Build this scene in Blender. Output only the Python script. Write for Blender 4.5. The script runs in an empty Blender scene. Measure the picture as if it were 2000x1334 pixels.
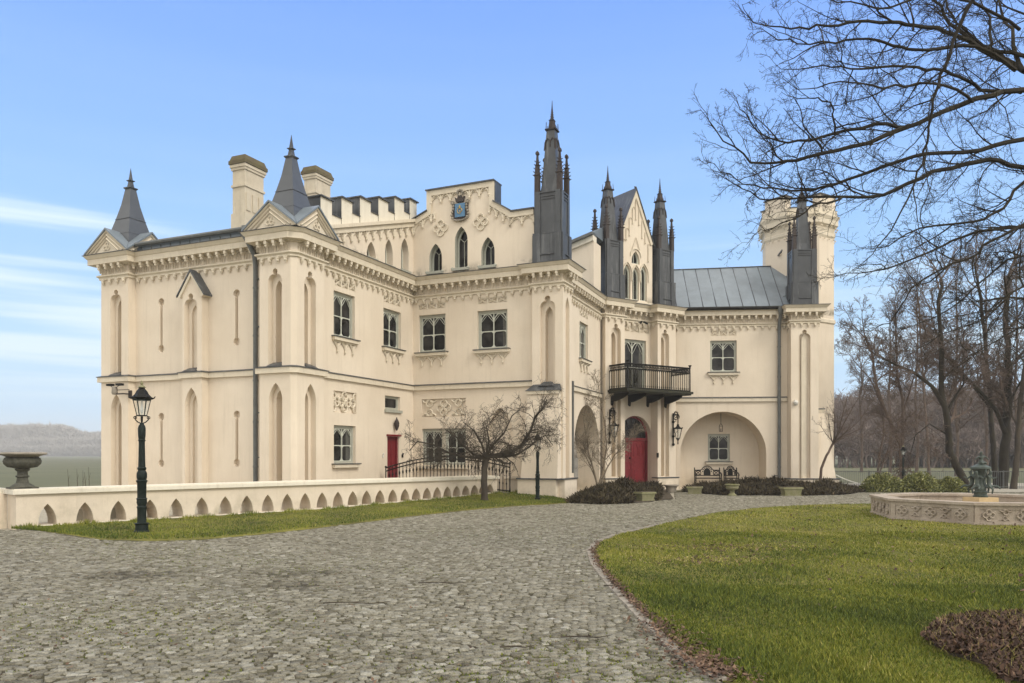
import bpy, math, random
import numpy as np
from mathutils import Vector
from mathutils.geometry import tessellate_polygon
R = math.radians
SC = bpy.context.scene
# ------------------------------------------------------------------ camera
FPX, CX, HY, EYE = 1530.0, 1000.0, 888.0, 1.6     # focal length in photo pixels, principal column, horizon row, eye height
cam_d = bpy.data.cameras.new('camera')
cam = bpy.data.objects.new('camera', cam_d); SC.collection.objects.link(cam)
cam.location = (0, 0, EYE); cam.rotation_euler = (R(90), 0, 0)
cam_d.sensor_width = 36; cam_d.lens = 36 * FPX / 2000
cam_d.shift_y = (HY - 667) / 2000
cam_d.clip_end = 3000; cam_d.clip_start = .1
SC.camera = cam
# ------------------------------------------------------------------ world and sun
SUN_EL, SUN_AZ = R(40), R(132)     # azimuth clockwise from +Y
W = bpy.data.worlds.new('World'); SC.world = W; W.use_nodes = True
nt = W.node_tree; nt.nodes.clear()
def N(t, **k):
    n = nt.nodes.new(t)
    for a, b in k.items(): setattr(n, a, b)
    return n
def L(a, b): nt.links.new(a, b)
def MATH(op, a, b=None, clamp=False):
    n = N('ShaderNodeMath', operation=op, use_clamp=clamp)
    for i, v in enumerate((a, b)):
        if v is None: continue
        if isinstance(v, (int, float)): n.inputs[i].default_value = v
        else: L(v, n.inputs[i])
    return n.outputs[0]
def SMOOTH(v, lo, hi):
    n = N('ShaderNodeMapRange', interpolation_type='SMOOTHSTEP')
    L(v, n.inputs[0]); n.inputs[1].default_value = lo; n.inputs[2].default_value = hi
    return n.outputs[0]
def MIX(f, a, b):
    n = N('ShaderNodeMix', data_type='RGBA')
    if isinstance(f, (int, float)): n.inputs[0].default_value = f
    else: L(f, n.inputs[0])
    for i, v in ((6, a), (7, b)):
        if isinstance(v, tuple): n.inputs[i].default_value = v
        else: L(v, n.inputs[i])
    return n.outputs[2]
tc = N('ShaderNodeTexCoord'); sp = N('ShaderNodeSeparateXYZ'); L(tc.outputs['Generated'], sp.inputs[0])
X_, Y_, Z_ = sp.outputs
sky = N('ShaderNodeTexSky'); sky.sky_type = 'NISHITA'; sky.sun_disc = False
sky.sun_elevation = SUN_EL; sky.sun_rotation = SUN_AZ; sky.air_density = 1.2; sky.dust_density = .6; sky.ozone_density = 2.0
ramp = N('ShaderNodeValToRGB'); L(Z_, ramp.inputs[0]); e = ramp.color_ramp.elements
e[0].position = .0; e[0].color = (.56, .76, .97, 1)
e[1].position = .5; e[1].color = (.205, .40, .95, 1)
for p, c in ((.13, (.47, .71, .98, 1)), (.27, (.33, .58, 1.0, 1)),): el = ramp.color_ramp.elements.new(p); el.color = c
gain = N('ShaderNodeVectorMath', operation='SCALE'); L(ramp.outputs[0], gain.inputs[0]); gain.inputs[3].default_value = 10.4
base = MIX(.93, sky.outputs[0], gain.outputs[0])
# thin streaks of cloud low over the land
cb = N('ShaderNodeCombineXYZ'); L(MATH('MULTIPLY', X_, 1.0), cb.inputs[0]); L(MATH('MULTIPLY', Y_, .6), cb.inputs[1]); L(MATH('MULTIPLY', Z_, 21.), cb.inputs[2])
no = N('ShaderNodeTexNoise'); L(cb.outputs[0], no.inputs[0]); no.inputs['Scale'].default_value = 1.3; no.inputs['Detail'].default_value = 5; no.inputs['Roughness'].default_value = .45
st = SMOOTH(no.outputs[0], .46, .60)
band = MATH('MULTIPLY', SMOOTH(Z_, .03, .12), SMOOTH(Z_, .29, .25))
side = MATH('ADD', SMOOTH(X_, -.30, -.46), MATH('MULTIPLY', SMOOTH(X_, .12, .26), .5), clamp=True)
streak = MATH('MULTIPLY', MATH('MULTIPLY', st, band), side)
veil = MATH('MULTIPLY', MATH('MULTIPLY', SMOOTH(no.outputs[0], .3, .8), SMOOTH(Z_, .6, .1)), .14)
cl = MATH('ADD', MATH('MULTIPLY', streak, .85), veil, clamp=True)
c1 = MIX(cl, base, (7.4, 8.9, 9.9, 1))
# the bright cloud deck added out of view, above and behind, for soft light
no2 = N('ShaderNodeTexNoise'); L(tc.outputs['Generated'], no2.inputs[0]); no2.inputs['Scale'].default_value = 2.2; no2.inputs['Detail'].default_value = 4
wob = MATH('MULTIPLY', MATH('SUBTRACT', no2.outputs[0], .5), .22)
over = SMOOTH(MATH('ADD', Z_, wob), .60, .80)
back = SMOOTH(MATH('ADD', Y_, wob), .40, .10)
fill_deck = MATH('MAXIMUM', over, back)
c2 = MIX(fill_deck, c1, (15.0, 14.5, 13.8, 1))
low = SMOOTH(Z_, .0, -.06)
c3 = MIX(low, c2, (2., 2., 1.8, 1))
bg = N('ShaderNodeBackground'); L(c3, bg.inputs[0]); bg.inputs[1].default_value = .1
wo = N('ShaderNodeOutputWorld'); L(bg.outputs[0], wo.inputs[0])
sl = bpy.data.lights.new('sun', 'SUN'); sl.energy = 1.5; sl.angle = R(16); sl.color = (1, .94, .84)
so = bpy.data.objects.new('sun', sl); SC.collection.objects.link(so)
sd = Vector((math.sin(SUN_AZ) * math.cos(SUN_EL), math.cos(SUN_AZ) * math.cos(SUN_EL), math.sin(SUN_EL)))
so.rotation_euler = sd.to_track_quat('Z', 'Y').to_euler(); so.location = (20, -20, 40)
vs = SC.view_settings; vs.view_transform = 'Standard'; vs.look = 'None'; vs.exposure = .17; vs.gamma = 1; vs.use_curve_mapping = False
SC.cycles.volume_bounces = 0; SC.cycles.max_bounces = 6
SC.cycles.use_denoising = True; SC.cycles.denoiser = 'OPENIMAGEDENOISE'; SC.cycles.denoising_prefilter = 'ACCURATE'; SC.cycles.denoising_input_passes = 'RGB_ALBEDO_NORMAL'
# ------------------------------------------------------------------ materials
def mat(name, col, rough=.8, metal=0, var=.12, vscale=3., bump=0., bscale=30., col2=None, streak=0., stain=None, spec=.35, stretch=None, fine=0., damp=False):
    m = bpy.data.materials.new(name); m.use_nodes = True
    t = m.node_tree; b = t.nodes['Principled BSDF']
    b.inputs['Roughness'].default_value = rough; b.inputs['Metallic'].default_value = metal
    b.inputs['Specular IOR Level'].default_value = spec
    def nn(k, **kw):
        n = t.nodes.new(k)
        for a_, b_ in kw.items(): setattr(n, a_, b_)
        return n
    tc = nn('ShaderNodeTexCoord'); src = tc.outputs['Object']
    if stretch:
        mp = nn('ShaderNodeMapping'); t.links.new(src, mp.inputs[0]); mp.inputs['Scale'].default_value = stretch; src = mp.outputs[0]
    no = nn('ShaderNodeTexNoise'); t.links.new(src, no.inputs[0]); no.inputs['Scale'].default_value = vscale; no.inputs['Detail'].default_value = 6; no.inputs['Roughness'].default_value = .6
    mr = nn('ShaderNodeMapRange'); t.links.new(no.outputs[0], mr.inputs[0]); mr.inputs[1].default_value = .3; mr.inputs[2].default_value = .7
    mx = nn('ShaderNodeMix', data_type='RGBA'); t.links.new(mr.outputs[0], mx.inputs[0])
    c2_ = col2 or tuple(c * (1 + var) for c in col); c1_ = col if col2 else tuple(c * (1 - var) for c in col)
    mx.inputs[6].default_value = (*c1_, 1); mx.inputs[7].default_value = (*c2_, 1)
    out = mx.outputs[2]
    if streak:
        mp = nn('ShaderNodeMapping'); t.links.new(tc.outputs['Object'], mp.inputs[0]); mp.inputs['Scale'].default_value = (5, 5, .35)
        n2 = nn('ShaderNodeTexNoise'); t.links.new(mp.outputs[0], n2.inputs[0]); n2.inputs['Scale'].default_value = 1.2; n2.inputs['Detail'].default_value = 7; n2.inputs['Roughness'].default_value = .7
        m2 = nn('ShaderNodeMapRange'); t.links.new(n2.outputs[0], m2.inputs[0]); m2.inputs[1].default_value = .52; m2.inputs[2].default_value = .78; m2.inputs[4].default_value = streak
        x2 = nn('ShaderNodeMix', data_type='RGBA'); t.links.new(m2.outputs[0], x2.inputs[0]); t.links.new(out, x2.inputs[6]); x2.inputs[7].default_value = (*(stain or tuple(c * .45 for c in col)), 1); out = x2.outputs[2]
    if damp:      # mossy splash marks just above the cornice and at the foot of the walls
        sx = nn('ShaderNodeSeparateXYZ'); t.links.new(tc.outputs['Object'], sx.inputs[0])
        n5 = nn('ShaderNodeTexNoise'); t.links.new(tc.outputs['Object'], n5.inputs[0]); n5.inputs['Scale'].default_value = 1.6; n5.inputs['Detail'].default_value = 8; n5.inputs['Roughness'].default_value = .65
        def rg_(a_, b_, src_):
            q = nn('ShaderNodeMapRange', interpolation_type='SMOOTHSTEP'); t.links.new(src_, q.inputs[0]); q.inputs[1].default_value = a_; q.inputs[2].default_value = b_; return q.outputs[0]
        def ml(a_, b_):
            q = nn('ShaderNodeMath', operation='MULTIPLY'); t.links.new(a_, q.inputs[0]); t.links.new(b_, q.inputs[1]); return q.outputs[0]
        up_ = ml(ml(rg_(8.38, 8.44, sx.outputs[2]), rg_(8.95, 8.45, sx.outputs[2])), rg_(.47, .62, n5.outputs[0]))
        ft_ = ml(rg_(.9, .1, sx.outputs[2]), rg_(.40, .75, n5.outputs[0]))
        for fac, c_, k_ in ((up_, (.13, .115, .075), .8), (ft_, (.30, .26, .17), .6)):
            q = nn('ShaderNodeMath', operation='MULTIPLY'); t.links.new(fac, q.inputs[0]); q.inputs[1].default_value = k_
            x5 = nn('ShaderNodeMix', data_type='RGBA'); t.links.new(q.outputs[0], x5.inputs[0]); t.links.new(out, x5.inputs[6]); x5.inputs[7].default_value = (*c_, 1); out = x5.outputs[2]
    if fine:
        n3 = nn('ShaderNodeTexNoise'); t.links.new(tc.outputs['Object'], n3.inputs[0]); n3.inputs['Scale'].default_value = 45; n3.inputs['Detail'].default_value = 4
        m3 = nn('ShaderNodeMapRange'); t.links.new(n3.outputs[0], m3.inputs[0]); m3.inputs[1].default_value = .35; m3.inputs[2].default_value = .65; m3.inputs[3].default_value = 1 - fine; m3.inputs[4].default_value = 1 + fine
        x3 = nn('ShaderNodeVectorMath', operation='SCALE'); t.links.new(out, x3.inputs[0]); t.links.new(m3.outputs[0], x3.inputs[3]); out = x3.outputs[0]
    t.links.new(out, b.inputs['Base Color'])
    if bump:
        n4 = nn('ShaderNodeTexNoise'); t.links.new(src, n4.inputs[0]); n4.inputs['Scale'].default_value = bscale; n4.inputs['Detail'].default_value = 5
        bp = nn('ShaderNodeBump'); t.links.new(n4.outputs[0], bp.inputs['Height']); bp.inputs['Strength'].default_value = bump; bp.inputs['Distance'].default_value = .02
        t.links.new(bp.outputs[0], b.inputs['Normal'])
    return m
M_ = {}
M_['plaster'] = mat('cream_plaster', (.64, .55, .43), .9, var=.05, vscale=.6, streak=.42, stain=(.48, .41, .31), bump=.15, bscale=60, fine=.03, col2=(.72, .63, .505), damp=True)
M_['trim'] = mat('cream_trim', (.60, .53, .41), .9, col2=(.66, .585, .46), vscale=3, streak=.35, stain=(.30, .25, .17), bump=.2, bscale=50, fine=.05)
M_['coping'] = mat('pale_coping', (.66, .61, .50), .9, col2=(.72, .67, .56), vscale=3, streak=.4, stain=(.34, .29, .2), bump=.2, bscale=50, fine=.04)
M_['lead'] = mat('dark_lead', (.042, .046, .050), .42, var=.3, vscale=2.2, streak=.85, stain=(.21, .215, .21), bump=.25, bscale=7, spec=.5, fine=.06)
M_['leadlight'] = mat('zinc', (.15, .18, .205), .38, var=.15, vscale=1.6, streak=.3, stain=(.26, .28, .29), bump=.15, bscale=6, spec=.5, fine=.03)
M_['spire'] = mat('spire_zinc', (.065, .071, .077), .42, var=.1, vscale=2, bump=.12, bscale=8, spec=.5)
M_['iron'] = mat('black_iron', (.008, .0075, .006), .6, var=.5, vscale=30, bump=.2, bscale=90, spec=.2)
M_['ironmoss'] = mat('mossy_iron', (.011, .010, .008), .7, col2=(.035, .034, .013), vscale=8)
M_['rust'] = mat('brown_crown_iron', (.04, .03, .026), .7, var=.4, vscale=20)
M_['frame'] = mat('grey_green_frame', (.36, .36, .30), .6, var=.1, vscale=12, streak=.25)
M_['framewhite'] = mat('pale_tracery', (.52, .53, .45), .6, var=.07, vscale=12)
M_['door'] = mat('red_door_paint', (.135, .007, .011), .5, col2=(.19, .012, .017), vscale=9, streak=.3, bump=.15, bscale=40)
M_['greydoor'] = mat('grey_boards', (.30, .29, .265), .8, var=.12, vscale=6, stretch=(6, 6, .6), bump=.3, bscale=12)
M_['downpipe'] = mat('zinc_pipe', (.11, .115, .11), .5, var=.2, vscale=5, streak=.3, stain=(.2, .19, .17))
M_['lampgreen'] = mat('dark_green_iron', (.007, .013, .010), .6, var=.4, vscale=12, bump=.1, bscale=60, spec=.22)
M_['bark'] = mat('dark_bark', (.036, .028, .021), .95, col2=(.07, .057, .04), vscale=5, bump=.8, bscale=18, stretch=(1, 1, .4))
M_['barkmoss'] = mat('mossy_bark', (.014, .011, .009), .95, col2=(.035, .029, .017), vscale=2.2, bump=.6, bscale=25)
M_['barkred'] = mat('brown_bark', (.10, .072, .055), .95, var=.35, vscale=5, bump=.5, bscale=30)
M_['stone'] = mat('weathered_stone', (.20, .18, .145), .95, col2=(.33, .29, .235), vscale=2.4, streak=.6, stain=(.10, .085, .065), bump=.5, bscale=25, fine=.1)
M_['fountain'] = mat('fountain_stone', (.30, .245, .19), .95, col2=(.42, .36, .29), vscale=2.0, streak=.75, stain=(.13, .105, .08), bump=.5, bscale=25, fine=.1)
M_['urn'] = mat('grey_green_urn', (.05, .05, .036), .9, col2=(.105, .10, .078), vscale=7, bump=.5, bscale=30, fine=.15)
M_['mossstone'] = mat('mossy_planter_stone', (.15, .155, .06), .95, col2=(.24, .22, .14), vscale=5, bump=.5, bscale=30, fine=.12)
M_['bronze'] = mat('green_bronze', (.028, .036, .029), .6, col2=(.075, .098, .08), vscale=9, bump=.4, bscale=30, spec=.5)
M_['sandblock'] = mat('sandstone_block', (.50, .37, .2), .9, var=.12, vscale=6, bump=.3)
M_['chimney'] = mat('stained_chimney_plaster', (.50, .43, .32), .95, col2=(.60, .53, .41), vscale=2.5, streak=.75, stain=(.22, .19, .14), bump=.3, bscale=30, fine=.05)
M_['chimneycap'] = mat('mossy_chimney_cap', (.10, .075, .05), .95, col2=(.13, .115, .05), vscale=5, bump=.8, bscale=20)
M_['blue'] = mat('blue_shield', (.08, .18, .30), .6, var=.15)
M_['gold'] = mat('gold_paint', (.5, .33, .08), .5)
M_['silver'] = mat('silver_paint', (.45, .5, .52), .5)
M_['red'] = mat('brick_red', (.23, .11, .08), .9)
M_['white'] = mat('white_plastic', (.6, .58, .52), .6)
M_['soil'] = mat('dark_soil', (.045, .034, .022), 1, col2=(.09, .07, .045), vscale=9, bump=1, bscale=40, fine=.2)
def glass_mat():
    m = bpy.data.materials.new('window_glass'); m.use_nodes = True; t = m.node_tree; b = t.nodes['Principled BSDF']
    tc = t.nodes.new('ShaderNodeTexCoord'); no = t.nodes.new('ShaderNodeTexNoise'); t.links.new(tc.outputs['Object'], no.inputs[0]); no.inputs['Scale'].default_value = 2.1; no.inputs['Detail'].default_value = 3
    cr = t.nodes.new('ShaderNodeValToRGB'); t.links.new(no.outputs[0], cr.inputs[0]); e = cr.color_ramp.elements
    e[0].position = .38; e[0].color = (.006, .006, .006, 1); e[1].position = .68; e[1].color = (.045, .043, .04, 1)
    t.links.new(cr.outputs[0], b.inputs['Base Color']); b.inputs['Roughness'].default_value = .06; b.inputs['Specular IOR Level'].default_value = .17
    bp = t.nodes.new('ShaderNodeBump'); bp.inputs['Strength'].default_value = .06; t.links.new(no.outputs[0], bp.inputs['Height']); t.links.new(bp.outputs[0], b.inputs['Normal'])
    return m
M_['glass'] = glass_mat()
def lantern_glass():
    m = bpy.data.materials.new('lantern_glass'); m.use_nodes = True; t = m.node_tree; b = t.nodes['Principled BSDF']
    b.inputs['Base Color'].default_value = (.8, .88, .82, 1); b.inputs['Roughness'].default_value = .12; b.inputs['Alpha'].default_value = .16
    return m
M_['lglass'] = lantern_glass()
M_['greyplaster'] = mat('grey_plaster', (.33, .30, .26), .95, col2=(.42, .385, .33), vscale=1.2, streak=.4)
# ------------------------------------------------------------------ mesh tools
ORG = {}
class F:
    """vertical facade frame: a runs along the wall, b out of it, z up"""
    def __init__(s, ox, oy, ang, z0=0):
        s.o = (ox, oy); s.ang = ang; c, d = math.cos(R(ang)), math.sin(R(ang)); s.u = (c, d); s.n = (d, -c)
    def p(s, a, b, z): return (s.o[0] + a * s.u[0] + b * s.n[0], s.o[1] + a * s.u[1] + b * s.n[1], z)
    def hit(s, x, b=0):
        k = (x - CX) / FPX; ox, oy = s.o[0] + b * s.n[0], s.o[1] + b * s.n[1]
        return (k * oy - ox) / (s.u[0] - k * s.u[1])
    def z(s, x, y, b=0):
        Y = s.p(s.hit(x, b), b, 0)[1]; return EYE + (HY - y) * Y / FPX
    def az(s, x, y, b=0): return (s.hit(x, b), s.z(x, y, b))
    def at(s, a, b, turn=0):
        p = s.p(a, b, 0); return F(p[0], p[1], s.ang + turn)
def G(x, y, z=0):
    Y = (EYE - z) * FPX / (y - HY); return ((x - CX) / FPX * Y, Y)
class MB:
    def __init__(s): s.v = []; s.f = []
    def add(s, v, f):
        o = len(s.v); s.v.extend(v); s.f.extend([tuple(i + o for i in q) for q in f])
    def hexa(s, p):   # 8 corners: bottom 4, top 4
        s.add(p, [(0, 3, 2, 1), (4, 5, 6, 7), (0, 1, 5, 4), (1, 2, 6, 5), (2, 3, 7, 6), (3, 0, 4, 7)])
    def box(s, fr, a0, a1, b0, b1, z0, z1, ta=0, tb=0):
        q = lambda a, b, z: fr.p(a, b, z)
        s.hexa([q(a0, b1, z0), q(a1, b1, z0), q(a1, b0, z0), q(a0, b0, z0), q(a0 + ta, b1 - tb, z1), q(a1 - ta, b1 - tb, z1), q(a1 - ta, b0 + tb, z1), q(a0 + ta, b0 + tb, z1)])
    def prism(s, fr, poly, b0, b1):
        n = len(poly); v = [fr.p(a, b1, z) for a, z in poly] + [fr.p(a, b0, z) for a, z in poly]
        tri = tessellate_polygon([[Vector((a, z, 0)) for a, z in poly]])
        f = [tuple(t) for t in tri] + [tuple(i + n for i in reversed(t)) for t in tri] + [(i, i + n, (i + 1) % n + n, (i + 1) % n) for i in range(n)]
        s.add(v, f)
    def panel(s, fr, outer, holes, b, depth=0):
        """flat face at b with holes; if depth the plate gets thickness"""
        loops = [outer] + holes; flat = [q for l in loops for q in l]
        tri = tessellate_polygon([[Vector((a, z, 0)) for a, z in l] for l in loops])
        n = len(flat)
        s.add([fr.p(a, b, z) for a, z in flat], [tuple(t) for t in tri])
        if depth:
            for l in loops: s.jamb(fr, l, b, b - depth)
    def jamb(s, fr, poly, b0, b1):
        n = len(poly); s.add([fr.p(a, b0, z) for a, z in poly] + [fr.p(a, b1, z) for a, z in poly], [(i, (i + 1) % n, (i + 1) % n + n, i + n) for i in range(n)])
    def face(s, fr, poly, b, holes=()): s.panel(fr, poly, list(holes), b)
    def tube(s, pts, rad, n=6, cap=True):
        pts = [Vector(p) for p in pts]; k = len(pts)
        if isinstance(rad, (int, float)): rad = [rad] * k
        v = []; ref = None
        for i, p in enumerate(pts):
            t = (pts[min(i + 1, k - 1)] - pts[max(i - 1, 0)])
            if t.length < 1e-9: t = Vector((0, 0, 1))
            t.normalize()
            if ref is None: ref = Vector((0, 0, 1)) if abs(t.z) < .9 else Vector((1, 0, 0))
            x = ref - t * ref.dot(t)
            if x.length < 1e-4: x = t.orthogonal()
            x.normalize(); y = t.cross(x); ref = x
            for j in range(n):
                an = 2 * math.pi * j / n; v.append(tuple(p + (x * math.cos(an) + y * math.sin(an)) * rad[i]))
        f = [(i * n + j, i * n + (j + 1) % n, (i + 1) * n + (j + 1) % n, (i + 1) * n + j) for i in range(k - 1) for j in range(n)]
        if cap: f += [tuple(range(n - 1, -1, -1)), tuple((k - 1) * n + j for j in range(n))]
        s.add(v, f)
    def lathe(s, c, prof, n=12, rot=0, lobes=0, lobe=0, sq=None):
        v = []
        for r, z in prof:
            for j in range(n):
                an = rot + 2 * math.pi * j / n; rr = r * (1 + lobe * abs(math.cos(lobes * (an - rot) / 2)) if lobes and lobe else 1)
                v.append((c[0] + rr * math.cos(an), c[1] + rr * math.sin(an), c[2] + z))
        k = len(prof)
        f = [(i * n + j, i * n + (j + 1) % n, (i + 1) * n + (j + 1) % n, (i + 1) * n + j) for i in range(k - 1) for j in range(n)]
        f += [tuple(range(n - 1, -1, -1)), tuple((k - 1) * n + j for j in range(n))]
        s.add(v, f)
    def sq(s, fr, a, b, prof):   # square lathe aligned to a frame; prof (half, z)
        v = []
        for r, z in prof: v += [fr.p(a - r, b + r, z), fr.p(a + r, b + r, z), fr.p(a + r, b - r, z), fr.p(a - r, b - r, z)]
        k = len(prof)
        f = [(i * 4 + j, i * 4 + (j + 1) % 4, (i + 1) * 4 + (j + 1) % 4, (i + 1) * 4 + j) for i in range(k - 1) for j in range(4)] + [(3, 2, 1, 0), tuple((k - 1) * 4 + j for j in range(4))]
        s.add(v, f)
    def ball(s, c, r, n=6, m=4, sz=1):
        s.lathe(c, [(max(r * math.sin(math.pi * i / m), .0005), -r * sz * math.cos(math.pi * i / m)) for i in range(m + 1)], n)
    def arc(s, fr, a, z, b, Rr, t, a0=0, a1=360, n=16, rz=None, sides=4):
        rz = rz or Rr
        pts = [fr.p(a + Rr * math.cos(R(a0 + (a1 - a0) * i / n)), b, z + rz * math.sin(R(a0 + (a1 - a0) * i / n))) for i in range(n + 1)]
        s.tube(pts, t, sides, cap=False)
    def sweep(s, path, prof, ends=True):
        """path: plan points, outside on the right-hand side; prof: (offset out, z)"""
        k = len(path); v = []
        for i in range(k):
            ds = []
            if i > 0: ds.append((path[i][0] - path[i - 1][0], path[i][1] - path[i - 1][1]))
            if i < k - 1: ds.append((path[i + 1][0] - path[i][0], path[i + 1][1] - path[i][1]))
            ns = []
            for d in ds:
                l = math.hypot(*d); ns.append((d[1] / l, -d[0] / l))
            if len(ns) == 1: m = ns[0]
            else:
                q = 1 + ns[0][0] * ns[1][0] + ns[0][1] * ns[1][1]; q = max(q, .3); m = ((ns[0][0] + ns[1][0]) / q, (ns[0][1] + ns[1][1]) / q)
            for o, z in prof: v.append((path[i][0] + m[0] * o, path[i][1] + m[1] * o, z))
        n = len(prof)
        f = [(i * n + j, (i + 1) * n + j, (i + 1) * n + (j + 1) % n, i * n + (j + 1) % n) for i in range(k - 1) for j in range(n)]
        if ends: f += [tuple(range(n)), tuple((k - 1) * n + j for j in range(n - 1, -1, -1))]
        s.add(v, f)
    def build(s, name, material, parent=None, smooth=0, kind=None, label=None):
        me = bpy.data.meshes.new(name)
        if parent is not None:
            ox, oy, oz = ORG[parent.name]; vv = [(x - ox, y - oy, z - oz) for x, y, z in s.v]
        else: vv = s.v
        me.from_pydata(vv, [], s.f)
        me.materials.append(M_[material] if isinstance(material, str) else material)
        o = bpy.data.objects.new(name, me); SC.collection.objects.link(o)
        if smooth:
            me.shade_smooth(); me.set_sharp_from_angle(angle=R(smooth))
        if parent is not None: o.parent = parent; ORG[o.name] = ORG[parent.name]
        else: ORG[o.name] = (0, 0, 0)
        if kind: o['kind'] = kind
        if label: o['label'] = label
        return o
def thing(name, label, cat, loc, group=None):
    o = bpy.data.objects.new(name, None); SC.collection.objects.link(o); o.location = loc; o.empty_display_size = .3
    ORG[o.name] = tuple(loc); o['label'] = label; o['category'] = cat
    if group: o['group'] = group
    return o
def tag(o, label, cat, group=None):
    o['label'] = label; o['category'] = cat
    if group: o['group'] = group
    return o
def copy_tree(o, parent=None, off=None, label=None):
    c = o.copy(); SC.collection.objects.link(c); c.parent = parent
    if off is not None: c.location = off
    if label: c['label'] = label
    for ch in o.children: copy_tree(ch, c)
    return c
def np_mesh(name, V, Fc, material, parent=None, kind=None, attr=None, smooth=False):
    me = bpy.data.meshes.new(name); V = np.asarray(V, dtype=np.float32); Fc = np.asarray(Fc, dtype=np.int32); k = Fc.shape[1]
    me.vertices.add(len(V)); me.vertices.foreach_set('co', V.ravel())
    me.loops.add(Fc.size); me.loops.foreach_set('vertex_index', Fc.ravel())
    me.polygons.add(len(Fc)); me.polygons.foreach_set('loop_start', np.arange(0, Fc.size, k, dtype=np.int32)); me.polygons.foreach_set('loop_total', np.full(len(Fc), k, dtype=np.int32))
    if attr is not None:
        at = me.attributes.new('tint', 'FLOAT', 'POINT'); at.data.foreach_set('value', np.asarray(attr, dtype=np.float32))
    me.update(calc_edges=True); me.validate()
    me.materials.append(M_[material] if isinstance(material, str) else material)
    o = bpy.data.objects.new(name, me); SC.collection.objects.link(o)
    if kind: o['kind'] = kind
    if parent is not None: o.parent = parent
    ORG[o.name] = (0, 0, 0)
    return o
# outlines in (a, z)
def rect(a0, a1, z0, z1): return [(a0, z0), (a1, z0), (a1, z1), (a0, z1)]
def lancet(a0, a1, z0, zt, n=7, k=1.25):
    w = a1 - a0; c = (a0 + a1) / 2; h = min(k * w * .87, (zt - z0) * .9); zs = zt - h
    # arcs through (a1, zs) and (c, zt), centre on the spring line
    Rr = (w * w / 4 + h * h) / w; out = [(a0, z0), (a1, z0)]
    th = math.asin(min(1, h / Rr))
    for i in range(n + 1):
        t = th * i / n; out.append((a1 - Rr + Rr * math.cos(t), zs + Rr * math.sin(t)))
    for i in range(1, n + 1):
        t = th * (1 - i / n); out.append((a0 + Rr - Rr * math.cos(t), zs + Rr * math.sin(t)))
    return out
def trefoil(a0, a1, z0, zt, n=6):
    w = a1 - a0; c = (a0 + a1) / 2; r = w * .19; zc = zt - r; sh = w * .42; z1 = zc - r * .75; zs = z1 - sh
    out = [(a0, z0), (a1, z0)]
    for i in range(n + 1):
        t = math.pi / 2 * i / n; out.append((a1 - (w / 2 - r * .85) * (1 - math.cos(t)), zs + sh * math.sin(t)))
    for i in range(n + 3):
        t = -.55 + (math.pi + 1.1) * i / (n + 2); out.append((c + r * math.cos(t), zc + r * math.sin(t)))
    for i in range(n + 1):
        t = math.pi / 2 * (1 - i / n); out.append((a0 + (w / 2 - r * .85) * (1 - math.cos(t)), zs + sh * math.sin(t)))
    return out
def rarch(a0, a1, z0, zt, n=20, rise=None):
    w = a1 - a0; c = (a0 + a1) / 2; rise = rise or w / 2; zs = zt - rise; out = [(a0, z0), (a1, z0)]
    for i in range(n + 1): t = math.pi * i / n; out.append((c + w / 2 * math.cos(t), zs + rise * math.sin(t)))
    return out
def rrect(a0, a1, z0, z1, r, n=3):
    out = []
    for cx, cz, s0 in ((a1 - r, z0 + r, -90), (a1 - r, z1 - r, 0), (a0 + r, z1 - r, 90), (a0 + r, z0 + r, 180)):
        for i in range(n + 1): t = R(s0 + 90 * i / n); out.append((cx + r * math.cos(t), cz + r * math.sin(t)))
    return out
def keyhole(c, zb, zt, r, w, n=8):
    out = []; al = math.asin(w / r)
    for i in range(n + 1): t = -math.pi / 2 + al + (2 * math.pi - 2 * al) * i / n; out.append((c + r * math.cos(t), zt + r * math.sin(t)))
    for i in range(n + 1): t = math.pi / 2 + al + (2 * math.pi - 2 * al) * i / n; out.append((c + r * math.cos(t), zb + r * math.sin(t)))
    return out
def scale_poly(p, s, dz=0):
    ca = (min(a for a, z in p) + max(a for a, z in p)) / 2; z0 = min(z for a, z in p)
    return [(ca + (a - ca) * s, z0 + (z - z0) * (1) + dz * (1 if z > z0 + .01 else 0)) for a, z in p]
# ================================================================== THE PALACE
BC = (-3.854, 30.52); TH = -23.7
M = F(BC[0], BC[1], TH)                 # left wing front and the courtyard back wall
B = F(BC[0], BC[1], TH + 90)            # courtyard left wall (a<0 nearer)
def mw(s, b): q = M.p(s, b, 0); return (q[0], q[1])
e0 = mw(5.75, -1.0); E = F(e0[0], e0[1], 68.4)
P = F(4.079, 34.22, 33); D = F(7.75, 37.05, -5)
def pw(a, b): q = P.p(a, b, 0); return (q[0], q[1])
def dw(a, b): q = D.p(a, b, 0); return (q[0], q[1])
palace = thing('palace', 'cream neo-gothic palace with grey lead turrets and a red arched front door', 'palace', (3.0, 34.0, 0))
ZT = 8.36
WALL = MB(); TRIM = MB(); ZB = -.4
windows = []; rnd0 = random.Random(4); M_['curtain'] = mat('dim_curtain', (.085, .082, .07), .8, var=.3, vscale=12)
def niche(fr, outer, b, d1=.16, inner=None, d2=.14):
    """recess (optionally with a second recess in its back)"""
    WALL.jamb(fr, outer, b, b - d1)
    WALL.panel(fr, outer, [inner] if inner else [], b - d1)
    if inner:
        WALL.jamb(fr, inner, b - d1, b - d1 - d2); WALL.face(fr, inner, b - d1 - d2)
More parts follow.
